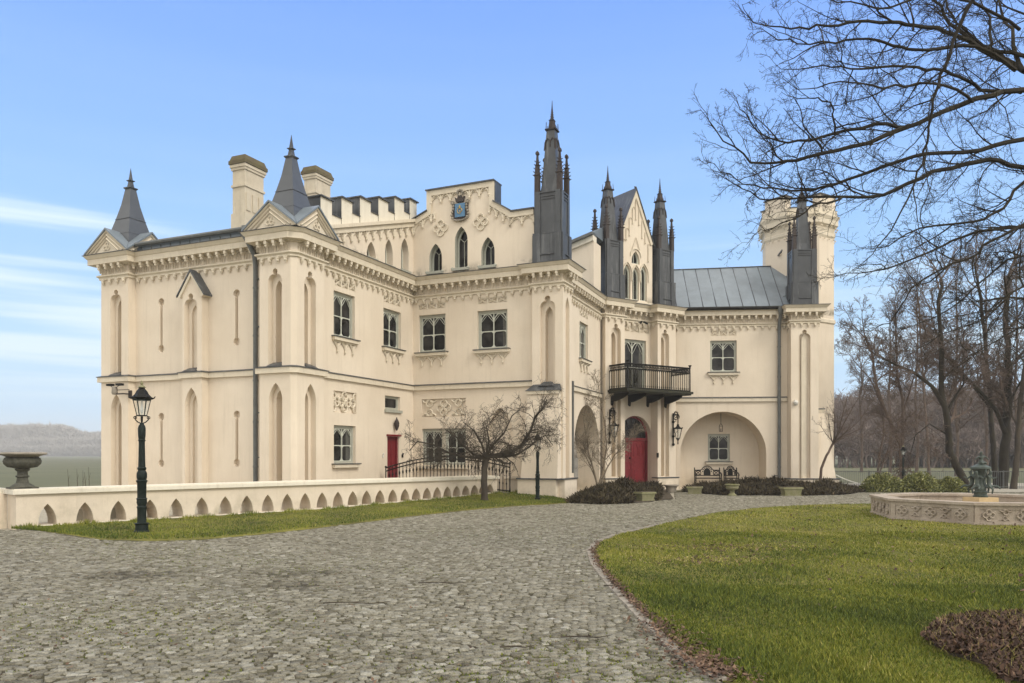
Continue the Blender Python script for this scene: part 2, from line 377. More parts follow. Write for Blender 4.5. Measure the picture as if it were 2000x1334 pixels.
# ---- windows
def gothic_window(fr, a0, a1, z0, z1, b, depth=.13, lights=2, sill=True, bracket=0, name='window', side=None):
    """casing, tracery, dark panes, sill, hanging bracket ornament"""
    w = a1 - a0
    fb = b - depth
    WALL.jamb(fr, rect(a0, a1, z0, z1), b, fb - .12)
    f = MB(); cw = min(.085, w * .11)
    holes = []; iw = (w - 2 * cw)
    f.panel(fr, rect(a0, a1, z0, z1), [rect(a0 + cw, a1 - cw, z0 + cw, z1 - cw)], fb + .03, .07)
    o = f.build(name, 'frame', palace)
    t = MB(); ia, ib, iz0, iz1 = a0 + cw, a1 - cw, z0 + cw, z1 - cw
    tr = iz0 + (iz1 - iz0) * .47; m = .017; lw = (ib - ia) / lights
    for i in range(lights):
        p, q = ia + i * lw, ia + (i + 1) * lw
        holes.append(rrect(p + m, q - m, iz0 + m, tr - m, lw * .2, 4))
        hz = iz1 - .03; body = lancet(p + m, q - m, tr + m, hz, 6, .75)
        # rounded feet of the upper light
        holes.append(body)
        zs = hz - min(.75 * (lw - 2 * m) * .87, (hz - tr) * .9)
        holes.append([(p + m, hz - .005), (p + m, zs + (hz - zs) * .48), (p + lw * .27, hz - .005)])
        holes.append([(q - m, hz - .005), (q - lw * .27, hz - .005), (q - m, zs + (hz - zs) * .48)])
    t.panel(fr, rect(ia, ib, iz0, iz1), holes, fb + .005, .035)
    for i in range(lights):       # cusps
        p, q = ia + i * lw, ia + (i + 1) * lw; c = (p + q) / 2
        for sg in (-1, 1):
            t.tube([fr.p(c + sg * (lw / 2 - m), fb - .005, tr + (iz1 - tr) * .52), fr.p(c + sg * lw * .30, fb - .005, tr + (iz1 - tr) * .66), fr.p(c, fb - .005, iz1 - .05)], .011, 4)
    t.build('tracery', 'framewhite', o)
    g = MB(); g.face(fr, rect(a0 + cw * .5, a1 - cw * .5, z0 + cw * .5, z1 - cw * .5), fb - .05); g.build('pane', 'glass', o)
    if rnd0.random() < .75:
        q = MB(); sd_ = rnd0.choice((0, 1)); cwid = iw * rnd0.uniform(.12, .26); c0 = ia if sd_ == 0 else ib - cwid
        for i in range(4): q.add([fr.p(c0 + cwid * i / 4, fb - .046 + .006 * (i % 2), z0 + cw), fr.p(c0 + cwid * (i + 1) / 4, fb - .046 + .006 * ((i + 1) % 2), z0 + cw), fr.p(c0 + cwid * (i + 1) / 4, fb - .046 + .006 * ((i + 1) % 2), z1 - cw), fr.p(c0 + cwid * i / 4, fb - .046 + .006 * (i % 2), z1 - cw)], [(0, 1, 2, 3)])
        q.build('curtain', 'curtain', o)
    if sill:
        s = MB(); s.box(fr, a0 - .1, a1 + .1, b, b + .13, z0 - .13, z0 - .02); s.build('sill', 'trim', o)
        s = MB(); s.box(fr, a0 - .13, a1 + .13, b, b + .16, z0 - .02, z0 + .012); s.build('sill_flashing', 'lead', o)
    if bracket:
        s = MB(); zt = z0 - .13; ww = w + .1; n = bracket
        for i in range(n):
            c = a0 - .05 + ww * (i + .5) / n; hw = ww / n * .46; h = .42
            for sg in (-1, 1):
                pts = [(c + sg * hw * (1 - t_) ** 1.6, zt - h * .62 * t_ ** .75) for t_ in (0, .2, .45, .7, 1)]
                s.tube([fr.p(a, b + .03, z) for a, z in pts], [.04, .036, .032, .03, .028], 4)
                s.tube([fr.p(c + sg * hw * .45, b + .025, zt), fr.p(c + sg * hw * .3, b + .03, zt - h * .22), fr.p(c, b + .03, zt - h * .3)], .016, 4)
            s.tube([fr.p(c, b + .035, zt - .1), fr.p(c, b + .035, zt - h * .8)], .026, 5)
            s.ball(fr.p(c, b + .04, zt - h * .86), .042, 6, 4); s.ball(fr.p(c, b + .04, zt - h * .97), .026, 6, 4)
        s.box(fr, a0 - .07, a1 + .07, b, b + .06, zt - .05, zt)
        s.build('sill_bracket', 'trim', o)
    return o
def cross_panel(fr, a0, a1, z0, z1, b, n=3, d=.05):
    WALL.jamb(fr, rect(a0, a1, z0, z1), b, b - d); WALL.face(fr, rect(a0, a1, z0, z1), b - d)
    s = MB(); w = (a1 - a0) / n; h = z1 - z0
    s.panel(fr, rect(a0, a1, z0, z1), [rect(a0 + i * w + .035, a0 + (i + 1) * w - .035, z0 + .02, z1 - .03) for i in range(n)], b - .008, .04)
    for i in range(n):
        c = a0 + (i + .5) * w; cz = (z0 + z1) / 2; rx, rz = w / 2 - .04, h / 2 - .03
        for k in range(4):
            sx, sz = ((1, 1), (-1, 1), (-1, -1), (1, -1))[k]
            s.tube([fr.p(c, b - .02, cz), fr.p(c + sx * rx * .55, b - .008, cz + sz * rz * .35), fr.p(c + sx * rx, b - .02, cz + sz * rz)], [.01, .018, .01], 4)
            s.tube([fr.p(c, b - .02, cz), fr.p(c + sx * rx * .35, b - .008, cz + sz * rz * .6), fr.p(c + sx * rx, b - .02, cz + sz * rz)], [.01, .018, .01], 4)
        s.ball(fr.p(c, b - .02, cz), .03, 6, 4)
    return s.build('quatrefoil_panel', 'trim', palace)
def quatre(s, fr, a, z, b, r, t=.03, quad=(0, 1, 2, 3), clip=None):
    for k in quad:
        dx, dz = ((1, 0), (0, 1), (-1, 0), (0, -1))[k]; cx, cz = a + dx * r * .95, z + dz * r * .95
        n = 18; pts = []
        for i in range(n + 1):
            an = 2 * math.pi * i / n; q = (cx + r * .78 * math.cos(an), cz + r * .78 * math.sin(an))
            if clip and not (clip[0] < q[0] < clip[1] and clip[2] < q[1] < clip[3]):
                if len(pts) > 2: s.tube(pts, t, 4)
                pts = []; continue
            pts.append(fr.p(q[0], b, q[1]))
        if len(pts) > 2: s.tube(pts, t, 4)
        for j in range(3):
            an = 2.1 * j + k; q = (cx + r * .42 * math.cos(an), cz + r * .42 * math.sin(an))
            if not clip or (clip[0] < q[0] < clip[1] and clip[2] < q[1] < clip[3]): s.ball(fr.p(q[0], b - .01, q[1]), r * .17, 5, 3)
def relief(fr, a0, a1, z0, z1, b, items, r, d=.08):
    WALL.jamb(fr, rect(a0, a1, z0, z1), b, b - d); WALL.face(fr, rect(a0, a1, z0, z1), b - d)
    s = MB(); cl = (a0 + .02, a1 - .02, z0 + .02, z1 - .02)
    for fa, fz in items: quatre(s, fr, a0 + (a1 - a0) * fa, z0 + (z1 - z0) * fz, b - d + .05, r, .032, clip=cl)
    return s.build('rosette_relief', 'trim', palace, smooth=40)
# ---- south-west wing: wall A ----------------------------------------------
fA = M; bA = 7.0
A0, A1 = -6.8, -1.07
holes = []
SZ = 4.18
def kh(x, yt, yb, b=bA, fr=M, rpx=6.5):
    c, zt = fr.az(x, yt, b); zb = fr.z(x, yb, b); r = .135
    h = keyhole(c, zb, zt, r, .06); holes.append(h)
    WALL.jamb(fr, h, b, b - .16); WALL.face(fr, h, b - .16)
for x, yt, yb in ((315, 590, 681), (462, 573, 667), (315, 814, 905), (462.5, 810, 904)): kh(x, yt, yb)
pa0, pa1 = M.hit(356, 7.28), M.hit(394, 7.28)
WALL.panel(M, rect(A0, A1, ZB, ZT), holes, bA)
# pilaster with gabled hood
bp = 7.28
def nh(fr, x0, x1, yt, yb, b, kind, inner=None, k=1.25):
    a0, a1 = fr.hit(x0, b), fr.hit(x1, b); xc = (x0 + x1) / 2
    zt = fr.z(xc, yt, b); zb = fr.z(xc, yb, b) if yb else ZB + .02
    if kind == 't':
        o = trefoil(a0, a1, zb, zt); i = None
        if inner == 't2': inner = None; w = a1 - a0; i = trefoil(a0 + w * .25, a1 - w * .25, zb + .02, zt - w * .42)
        w = a1 - a0
        if inner: i = lancet(a0 + w * .24, a1 - w * .24, zb + .02, zt - w * .62, 5)
    else:
        o = lancet(a0, a1, zb, zt, 7, k); w = a1 - a0
        i = lancet(a0 + w * .24, a1 - w * .24, zb + .02, zt - w * .42, 5, k) if inner else None
    niche(fr, o, b, .2, i, .24)
    return o
ap = M.az(371, 531, bp); hz = M.z(350, 576, bp)
n1 = nh(M, 359.5, 385, 573, 722, bp, 't', True); n2 = nh(M, 361, 386, 757, 0, bp, 'l', True)
WALL.panel(M, [(pa0, ZB), (pa1, ZB), (pa1, hz), ((pa0 + pa1) / 2, ap[1] - .12), (pa0, hz)], [n1, n2], bp)
for a in (pa0, pa1): WALL.add([M.p(a, bp, ZB), M.p(a, bA, ZB), M.p(a, bA, hz + .05), M.p(a, bp, hz + .05)], [(0, 1, 2, 3)])
ac = (pa0 + pa1) / 2; hw = (pa1 - pa0) / 2 + .17; hzz = hz - .1; apx = ap[1]
hood = MB()
hood.prism(M, [(ac - hw, hzz), (ac, apx), (ac + hw, hzz), (ac + hw, hzz + .05), (ac, apx + .07), (ac - hw, hzz + .05)], bA, bp + .1)
hood.build('hood_roof', 'lead', palace)
TRIM.prism(M, [(ac - hw + .03, hzz - .005), (ac, apx - .01), (ac + hw - .03, hzz - .005), (ac + hw - .12, hzz - .03), (ac, apx - .14), (ac - hw + .12, hzz - .03)], bA, bp + .07)
# ---- tower 1 (far left) and tower 2 --------------------------------------
T1a, T1b, T1f = -8.1, -6.8, 7.30
T1 = M
o1 = nh(M, 215.5, 237, 565.5, 735, T1f, 't', True); o2 = nh(M, 216.5, 237.5, 770, 0, T1f, 'l', True)
WALL.panel(M, rect(T1a, T1b, ZB, ZT), [o1, o2], T1f)
WALL.add([M.p(T1b, T1f, ZB), M.p(T1b, 7.0, ZB), M.p(T1b, 7.0, ZT), M.p(T1b, T1f, ZT)], [(0, 1, 2, 3)])
WALL.add([M.p(T1a, T1f, ZB), M.p(T1a, 0, ZB), M.p(T1a, 0, ZT), M.p(T1a, T1f, ZT)], [(0, 1, 2, 3)])
T2a, T2b, T2f, T2r = -1.07, .27, 7.38, .27
o1 = nh(M, 523.5, 550.5, 524, 716, T2f, 't', True); o2 = nh(M, 525, 551.5, 747.5, 0, T2f, 'l', True)
WALL.panel(M, rect(T2a, .13, ZB, ZT), [o1, o2], T2f)
WALL.add([M.p(.13, T2f, ZB), M.p(.27, 7.24, ZB), M.p(.27, 7.24, ZT), M.p(.13, T2f, ZT)], [(0, 1, 2, 3)])
WALL.add([M.p(T2a, T2f, ZB), M.p(T2a, 7, ZB), M.p(T2a, 7, ZT), M.p(T2a, T2f, ZT)], [(0, 1, 2, 3)])
o1 = nh(B, 594.5, 617, 530, 716, .27, 't', True); o2 = nh(B, 595.5, 617.5, 749.5, 0, .27, 'l', True)
WALL.panel(B, rect(-7.24, -5.93, ZB, ZT), [o1, o2], .27)
WALL.add([B.p(-5.93, .27, ZB), B.p(-5.93, 0, ZB), B.p(-5.93, 0, ZT), B.p(-5.93, .27, ZT)], [(0, 1, 2, 3)])
# ---- wall B ----------------------------------------------------------------
def win(fr, x0, x1, yt, yb, b=0, **k):
    a0, zt = fr.az(x0, yt, b); z0 = fr.z(x0, yb, b); a1 = fr.hit(x1, b)
    gothic_window(fr, a0, a1, z0, zt, b, **k); return rect(a0, a1, z0, zt)
def pan(fr, x0, x1, yt, yb, b=0):
    a0, zt = fr.az(x0, yt, b); z0 = fr.z(x0, yb, b); a1 = fr.hit(x1, b); cross_panel(fr, a0, a1, z0, zt, b); return rect(a0, a1, z0, zt)
hB = [win(B, 651.7, 693, 566.5, 656, bracket=3), win(B, 749, 783, 600.5, 677, bracket=3), pan(B, 653, 694.5, 542, 557.5), pan(B, 749.5, 783, 575, 589.5),
      win(B, 652, 694.5, 830, 906)]
a0, zt = B.az(651.5, 762.5); z0 = B.z(651.5, 805); a1 = B.hit(696)
relief(B, a0, a1, z0, zt, 0, [(.5, .5), (0, .5), (1, .5)], (zt - z0) * .27); hB.append(rect(a0, a1, z0, zt))
# small plain window over the side door
a0, zt = B.az(752, 772); z0 = B.z(752, 799.5); a1 = B.hit(781.5); hB.append(rect(a0, a1, z0, zt))
WALL.jamb(B, rect(a0, a1, z0, zt), 0, -.2)
s = MB(); s.panel(B, rect(a0, a1, z0, zt), [rrect(a0 + .1, a1 - .1, z0 + .09, zt - .09, .07)], -.1, .05); o = s.build('window', 'frame', palace)
s = MB(); s.face(B, rect(a0, a1, z0, zt), -.14); s.build('pane', 'glass', o)
s = MB(); s.box(B, a0 - .05, a1 + .05, 0, .08, z0 - .1, z0); s.build('sill', 'frame', o)
# side door
a0, zt = B.az(756.5, 852); a1 = B.hit(779.5); zd = .17
WALL.jamb(B, rect(a0, a1, zd, zt), 0, -.2); hB.append(rect(a0, a1, zd, zt))
s = MB(); s.panel(B, rect(a0, a1, zd, zt), [rect(a0 + .07, a1 - .07, zd + .01, zt - .07)], -.06, .1); sdoor = s.build('side_door', 'door', palace)
s = MB(); s.box(B, a0 - .06, a1 + .06, 0, .07, zt + .005, zt + .07); s.build('lintel', 'door', sdoor)
s = MB(); s.box(B, a0 + .07, a1 - .07, -.16, -.12, zd, zt - .07)
for i in range(2):
    for zz0, zz1 in ((zd + .15, zd + .75), (zd + .9, zt - .25)):
        u0 = a0 + .12 + i * (a1 - a0 - .2) / 2; u1 = u0 + (a1 - a0 - .2) / 2 - .06
        s.box(B, u0, u1, -.12, -.10, zz0, zz1)
s.build('leaf', 'door', sdoor)
s = MB(); s.tube([B.p(a0 + .2, -.09, 1.15), B.p(a0 + .2, -.04, 1.15), B.p(a0 + .32, -.04, 1.15)], .018, 6); s.build('handle', 'iron', sdoor)
WALL.panel(B, rect(-5.93, 0, ZB, ZT), hB, 0)
# ---- wall C ----------------------------------------------------------------
hC = [win(M, 818, 870, 616.5, 690, bracket=3), win(M, 932.5, 991, 608, 684, bracket=3), pan(M, 817, 870, 594, 606), pan(M, 932.8, 991, 582.6, 595)]
a0, zt = M.az(823.6, 780); z0 = M.z(823.6, 814.7); a1 = M.hit(909.3)
relief(M, a0, a1, z0, zt, 0, [(.5, .5), (.17, 1.0), (.83, 1.0), (.17, -.02), (.83, -.02)], (zt - z0) * .25); hC.append(rect(a0, a1, z0, zt))
a0, zt = M.az(824.2, 837.5); z0 = M.z(824.2, 908); a1 = M.hit(909.7)
gothic_window(M, a0, (a0 + a1) / 2 - .04, z0, zt, 0, sill=False); gothic_window(M, (a0 + a1) / 2 + .04, a1, z0, zt, 0, sill=False)
s = MB(); s.box(M, (a0 + a1) / 2 - .04, (a0 + a1) / 2 + .04, -.25, -.06, z0, zt); s.build('mullion', 'frame', palace)
TRIM.box(M, a0 - .12, a1 + .12, 0, .14, z0 - .14, z0 - .01)
hC.append(rect(a0, a1, z0, zt))
o = lancet(M.hit(953), M.hit(1001.5), ZB + .1, M.z(977, 796), 8, 1.1); hC.append(o); niche(M, o, 0, .22)
WALL.panel(M, rect(0, 5.09, ZB, ZT), hC, 0)
# ---- tower 3 (the near corner) ---------------------------------------------
T3a, T3b, T3f = 5.09, 6.27, .2
o1 = nh(M, 1054.2, 1084.2, 577, 752, T3f, 't', True)
WALL.panel(M, rect(T3a, T3b, ZB, ZT), [o1], T3f)
WALL.add([M.p(T3a, T3f, 0), M.p(T3a, 0, 0), M.p(T3a, 0, ZT), M.p(T3a, T3f, ZT)], [(0, 1, 2, 3)])
Q = F(*mw(T3b, T3f), TH + 90)      # its right-hand side: a from 0 (near) to 1.2
sx0, sx1 = Q.hit(1104.5), Q.hit(1112.3)
osd = lancet(sx0, sx1, .72, Q.z(1108, 580), 6); niche(Q, osd, 0, .14)
WALL.panel(Q, rect(0, .95, ZB, ZT), [osd], 0)
WALL.add([M.p(T3b, -.75, ZB), M.p(5.75, -.75, ZB), M.p(5.75, -.75, ZT), M.p(T3b, -.75, ZT)], [(0, 1, 2, 3)])
# lower buttress, battered, with lead weathering
zl = M.z(1060, 764, .45); zp = .72
s = WALL
pl = [(T3a - .08, .42), (T3b - .12, .42)]
s.hexa([M.p(T3a - .28, .62, zp), M.p(T3b - .06, .62, zp), M.p(T3b - .06, 0, zp), M.p(T3a - .28, 0, zp), M.p(T3a - .08, .40, zl), M.p(T3b - .06, .40, zl), M.p(T3b - .06, 0, zl), M.p(T3a - .08, 0, zl)])
WALL.box(M, T3a - .36, T3b - .08, 0, .70, ZB, zp)
WALL.box(M, T3b - .082, T3b + .16, -.85, .45, ZB, zp)
s = MB(); s.hexa([M.p(T3a - .16, .50, zl + .02), M.p(T3b - .04, .50, zl + .02), M.p(T3b - .04, .15, zl + .02), M.p(T3a - .16, .15, zl + .02), M.p(T3a + .05, .21, zl + .27), M.p(T3b - .1, .21, zl + .27), M.p(T3b - .1, .12, zl + .27), M.p(T3a + .05, .12, zl + .27)])
w_ = (T3a + T3b) / 2
s.hexa([M.p(w_ - .3, .36, zl + .2), M.p(w_ + .3, .36, zl + .2), M.p(w_ + .3, .15, zl + .2), M.p(w_ - .3, .15, zl + .2), M.p(w_ - .14, .20, zl + .36), M.p(w_ + .14, .20, zl + .36), M.p(w_ + .14, .06, zl + .36), M.p(w_ - .14, .06, zl + .36)])
s.build('weathering', 'lead', palace)
TRIM.box(M, T3a - .13, T3b - .06, .2, .47, zl - .1, zl + .018)
s = MB(); s.box(M, T3a - .4, T3b - .082, 0, .74, zp, zp + .045); s.box(M, T3b - .08, T3b + .2, -.87, .745, zp + .002, zp + .043); s.build('plinth_flashing', 'lead', palace)
# dark pole on the corner
s = MB(); ax = E.hit(1118.5, .16); s.box(E, ax - .05, ax + .05, .12, .2, .9, E.z(1118, 744, .16)); s.build('corner_guard', 'downpipe', palace)
# ---- wall E with the passage arch ------------------------------------------
Eend = E.hit(1172.6); hE = []
EL = Eend
hE = [win(E, 1132, 1148.5, 626.5, 699.5, bracket=3), pan(E, 1132, 1148.5, 604.7, 615.5)]
ea0, ea1 = E.hit(1121.0), E.hit(1170.2); ezt = E.z(1146, 791)
oe = rarch(ea0, ea1, .05, ezt, rise=(ea1 - ea0) * .5); hE.append(oe)
WALL.panel(E, rect(-.3, EL, ZB, ZT), hE, 0)
ARC = MB()
WALL.jamb(E, oe, 0, -1.0)
# inner wall of the passage with grey board shutters
IN = MB(); IN.face(E, rect(ea0 - .5, ea1 + .5, 0, ezt + .3), -1.01); IN.build('passage_wall', 'greyplaster', palace)
s = MB(); d0, d1 = E.hit(1121, -.97), E.hit(1146, -.97); zt = E.z(1140, 892, -.97)
for i in range(2):
    z0_, z1_ = (.55 + i * (zt - .55) / 2, .55 + (i + 1) * (zt - .55) / 2 - .04)
    s.box(E, d0, d1, -1.0, -.95, z0_, z1_)
    s.box(E, d0 + .2, d0 + .32, -.95, -.93, z0_ + .3, z0_ + .6)
s.build('passage_door', 'greydoor', palace)
# ---- the portal -------------------------------------------------------------
rb = -.46
n1 = nh(P, 1194, 1212.5, 632, 932, 0, 't', True); n2 = nh(P, 1291.2, 1307, 643.7, 931, 0, 't', True)
PW0, PW1, PA, PB_ = 0, 1.12, 3.10, 4.24
WALL.panel(P, rect(0, 1.12, ZB, ZT), [n1], 0); WALL.panel(P, rect(3.10, 4.24, ZB, ZT), [n2], 0)
for a, b1_ in ((0, -.6), (1.12, rb), (3.10, rb), (4.24, -1.2)): WALL.add([P.p(a, 0, ZB), P.p(a, b1_, ZB), P.p(a, b1_, ZT), P.p(a, 0, ZT)], [(0, 1, 2, 3)])
hp = []
a0, zt = P.az(1224, 661, rb); a1 = P.hit(1262, rb); a0 = 1.3; z0 = 4.45
zt = P.z(1240, 663.5, rb)
gothic_window(P, a0, a1, z0, zt, rb, sill=False, name='balcony_door'); hp.append(rect(a0, a1, z0, zt))
cross_panel(P, 1.24, P.hit(1268, rb), P.z(1246, 650, rb), P.z(1246, 637.5, rb), rb); hp.append(rect(1.24, P.hit(1268, rb), P.z(1246, 650, rb), P.z(1246, 637.5, rb)))
dA1 = P.hit(1272, rb); dzt = P.z(1242, 812, rb); dzb = P.z(1240, 941, rb - .3)
dA0 = 1.2; od = rarch(dA0, dA1, .28, dzt); hp.append(od)
WALL.panel(P, rect(1.12, 3.10, ZB, ZT), hp, rb); WALL.jamb(P, od, rb, rb - .35)
db = rb - .27; r1 = (dA1 - dA0) / 2
s = MB(); inn = rarch(dA0 + .09, dA1 - .09, .285, dzt - .09); s.panel(P, rarch(dA0 + .002, dA1 - .002, .28, dzt - .002), [inn], db + .03, .1); fd = s.build('front_door', 'door', palace)
zs = dzt - r1; cx_ = (dA0 + dA1) / 2
s = MB(); s.box(P, dA0 + .09, dA1 - .09, db - .06, db + .02, zs - .16, zs - .04); s.build('transom', 'door', fd)
s = MB(); s.face(P, rarch(dA0 + .08, dA1 - .08, zs - .1, dzt - .08), db - .04); s.build('fanlight', 'glass', fd)
s = MB()
for k in range(1, 8): an = math.pi * k / 8; s.tube([P.p(cx_ + .12 * math.cos(an), db - .02, zs + .12 * math.sin(an)), P.p(cx_ + (r1 - .1) * math.cos(an), db - .02, zs + (r1 - .1) * math.sin(an))], .018, 4)
for rr in (.15, .38, .6): s.arc(P, cx_, zs, db - .02, rr, .02, 0, 180, 16)
s.build('fanlight_grille', 'rust', fd)
for i in range(2):
    l0 = dA0 + .095 + i * (dA1 - dA0 - .19) / 2; l1 = l0 + (dA1 - dA0 - .19) / 2 - .012; zz = zs - .165
    s = MB(); s.box(P, l0, l1, db - .07, db - .02, .29, zz)
    c = (l0 + l1) / 2; hw_ = (l1 - l0) / 2 - .09
    for q0, q1 in ((.42, .98), (1.1, 1.4)): s.panel(P, rect(c - hw_, c + hw_, q0, q1), [rect(c - hw_ + .04, c + hw_ - .04, q0 + .04, q1 - .04)], db, .02); s.box(P, c - hw_ + .1, c + hw_ - .1, db - .02, db - .006, q0 + .09, q1 - .09)
    for j in (-1, 1): 
        lo = lancet(c + j * hw_ * .52 - hw_ * .42, c + j * hw_ * .52 + hw_ * .42, 1.52, zz - .12, 5); s.panel(P, lo, [[(c + j * hw_ * .52 + (a - (c + j * hw_ * .52)) * .7, 1.56 + (z - 1.52) * .93) for a, z in lo]], db, .02)
    leaf = s.build('door_leaf', 'door', fd)
    if i == 0:
        s = MB(); s.ball(P.p(l1 - .12, db + .03, 1.45), .045); s.build('door_knob', 'iron', leaf); s = MB(); s.arc(P, (l0 + l1) / 2, 1.95, db + .03, .09, .02); s.ball(P.p((l0 + l1) / 2, db + .03, 2.06), .06); s.build('knocker', 'iron', leaf)
s = MB(); s.box(P, cx_ - .035, cx_ + .035, db - .02, db + .02, .3, zs - .17); s.build('door_stile', 'door', fd)
s = MB(); s.box(P, .9, 3.3, -.8, .25, -.1, .14); s.box(P, 1.1, 3.12, -.8, .0, .14, .28); s.build('door_step', 'stone', palace)
for a0, a1 in ((-.06, 1.18), (3.04, 4.32)):
    WALL.box(P, a0, a1, -.3, .1, ZB, .52); s = MB(); s.box(P, a0 - .03, a1 + .03, -.3, .13, .52, .565); s.build('plinth_flashing', 'lead', palace)
# ---- wall D with the niche ---------------------------------------------------
hD = [win(D, 1387, 1439, 665.5, 727.5, bracket=3), pan(D, 1387.5, 1439, 645.5, 656.5)]
na0, na1 = D.hit(1328.7), D.hit(1496.7); nzt = D.z(1412, 804); nd = 1.5
on = rarch(na0, na1, .0, nzt, 28); hD.append(on)
WALL.panel(D, rect(-.7, 5.13, ZB, ZT), hD, 0); WALL.jamb(D, on, 0, -nd)
ND = D
wa0, wzt = D.az(1382.6, 847.5, -nd); wz0 = D.z(1382.6, 901.5, -nd); wa1 = D.hit(1425.7, -nd)
WALL.panel(D, rect(na0 - .2, na1 + .2, 0, nzt + .3), [rect(wa0, wa1, wz0, wzt)], -nd - .002)
gothic_window(D, wa0, wa1, wz0, wzt, -nd, depth=.1)
# ---- tower 4 and the wall running back from it --------------------------------
T4a, T4b, T4f = 5.13, 6.35, .68
n1 = nh(D, 1560, 1583, 643.7, 934, T4f, 't', 't2')
WALL.panel(D, rect(T4a, T4b, ZB, ZT), [n1], T4f)
a0, a1 = D.hit(1565, T4f - .13), D.hit(1575.5, T4f - .13); s_ = trefoil(a0, a1, D.z(1570, 934, T4f - .13), D.z(1570, 653.5, T4f - .13))
s = MB(); s.face(D, s_, T4f - .127); s.build('niche_back', 'trim', palace)
for a in (T4a, T4b): WALL.add([D.p(a, T4f, ZB), D.p(a, -1.6, ZB), D.p(a, -1.6, ZT), D.p(a, T4f, ZT)], [(0, 1, 2, 3)])
WALL.box(D, T4a - .1, T4b + .88, -1.2, T4f + .12, ZB, .47)
s = MB(); s.box(D, T4a - .15, T4b + .95, -1.2, T4f + .16, .47, .52); s.build('plinth_flashing', 'lead', palace)
# battered buttress right of tower 4
zz = D.z(1610, 800, -.2)
WALL.hexa([D.p(T4b, .55, .5), D.p(T4b + .86, .45, .5), D.p(T4b + .86, -1.2, .5), D.p(T4b, -1.2, .5), D.p(T4b, -.05, zz), D.p(T4b + .42, -.05, zz), D.p(T4b + .42, -1.2, zz), D.p(T4b, -1.2, zz)])
s = MB(); s.box(D, T4b, T4b + .5, -1.2, .02, zz, zz + .05); s.build('weathering', 'lead', palace)
TRIM.box(D, T4b, T4b + .46, -1.2, 0, zz - .16, zz - .002)
# ---- cornices and string courses ----------------------------------------------
path = [mw(-8.1, 3.0), mw(-8.1, 7.3), mw(-6.8, 7.3), mw(-6.8, 7.0), mw(-1.07, 7.0), mw(-1.07, 7.38), mw(.13, 7.38), mw(.27, 7.24), mw(.27, 5.93), mw(0, 5.93), mw(0, 0),
        mw(5.09, 0), mw(5.09, .2), mw(6.27, .2), mw(6.27, -.75), mw(5.75, -.75), (lambda q: (q[0], q[1]))(E.p(EL - .02, 0, 0)), pw(0, 0), pw(1.12, 0), pw(1.12, rb), pw(3.10, rb), pw(3.10, 0), pw(4.24, 0), (7.33, 37.09), dw(T4a, 0), dw(T4a, T4f), dw(T4b, T4f), dw(T4b, -1.4)]
led = [(0, 7.60), (.05, 7.62), (.05, 7.68), (.11, 7.72), (.11, 7.76), (.04, 7.79), (0, 7.80)]
TRIM.sweep(path, led)
cor = [(0, 8.09), (.30, 8.10), (.30, 8.28), (.33, 8.30), (.40, 8.40), (.40, 8.42), (0, 8.44)]
cor2 = [(0, 8.06), (.10, 8.06), (.10, 8.1), (0, 8.1)]
TRIM.sweep(path, cor); TRIM.sweep(path, cor2)
s = MB(); s.sweep(path, [(.0, 8.43), (.42, 8.405), (.43, 8.41), (.43, 8.425), (0, 8.47)]); s.build('cornice_flashing', 'lead', palace)
def along(path, step, fn, off=0):
    for i in range(len(path) - 1):
        d = Vector((path[i + 1][0] - path[i][0], path[i + 1][1] - path[i][1])); l = d.length
        if l < .3: continue
        fr = F(path[i][0], path[i][1], math.degrees(math.atan2(d.y, d.x)))
        n = max(1, round(l / step))
        for k in range(n): fn(fr, l * (k + .5 + off) / n if off == 0 else l * (k + .5) / n, l / n)
def corb(fr, a, w):
    TRIM.box(fr, a - .045, a + .045, .18, .282, 7.99, 8.10); TRIM.ball(fr.p(a, .232, 7.95), .05, 6, 4); TRIM.box(fr, a - .02, a + .02, 0, .20, 8.03, 8.09)
    TRIM.tube([fr.p(a, .03, 7.80), fr.p(a, .04, 7.95), fr.p(a, .15, 8.05)], .018, 4)
    TRIM.tube([fr.p(a - w * .3, .01, 7.80), fr.p(a - w * .28, .03, 7.97), fr.p(a, .08, 8.06), fr.p(a + w * .28, .03, 7.97), fr.p(a + w * .3, .01, 7.80)], .014, 4, cap=False)
def pend(fr, a, w):
    TRIM.box(fr, a - .055, a + .055, 0, .095, 7.56, 7.62); TRIM.ball(fr.p(a, .055, 7.52), .058, 6, 4); TRIM.ball(fr.p(a, .04, 7.455), .034, 5, 3)
along(path, .335, corb); along(path, .335, pend)
def course(pth, z0=4.09, h=.17):
    TRIM.sweep(pth, [(0, z0), (.09, z0), (.09, z0 + h), (0, z0 + h)])
    q = MB(); q.sweep(pth, [(0, z0 + h), (.12, z0 + h), (.12, z0 + h + .02), (0, z0 + h + .06)]); q.build('string_flashing', 'lead', palace)
course([mw(-8.1, 3.0), mw(-8.1, 7.3), mw(-6.8, 7.3), mw(-6.8, 7.0), (mw(pa0, 7.0)), mw(pa0, bp), mw(pa1, bp), mw(pa1, 7.0), mw(-1.07, 7.0), mw(-1.07, 7.38), mw(.13, 7.38), mw(.27, 7.24), mw(.27, 5.93), mw(0, 5.93), mw(0, 0), mw(5.05, 0)])
course([(E.p(.55, 0, 0)[0], E.p(.55, 0, 0)[1]), (E.p(EL, 0, 0)[0], E.p(EL, 0, 0)[1])])
course([dw(-.45, 0), dw(T4a - .02, 0)])
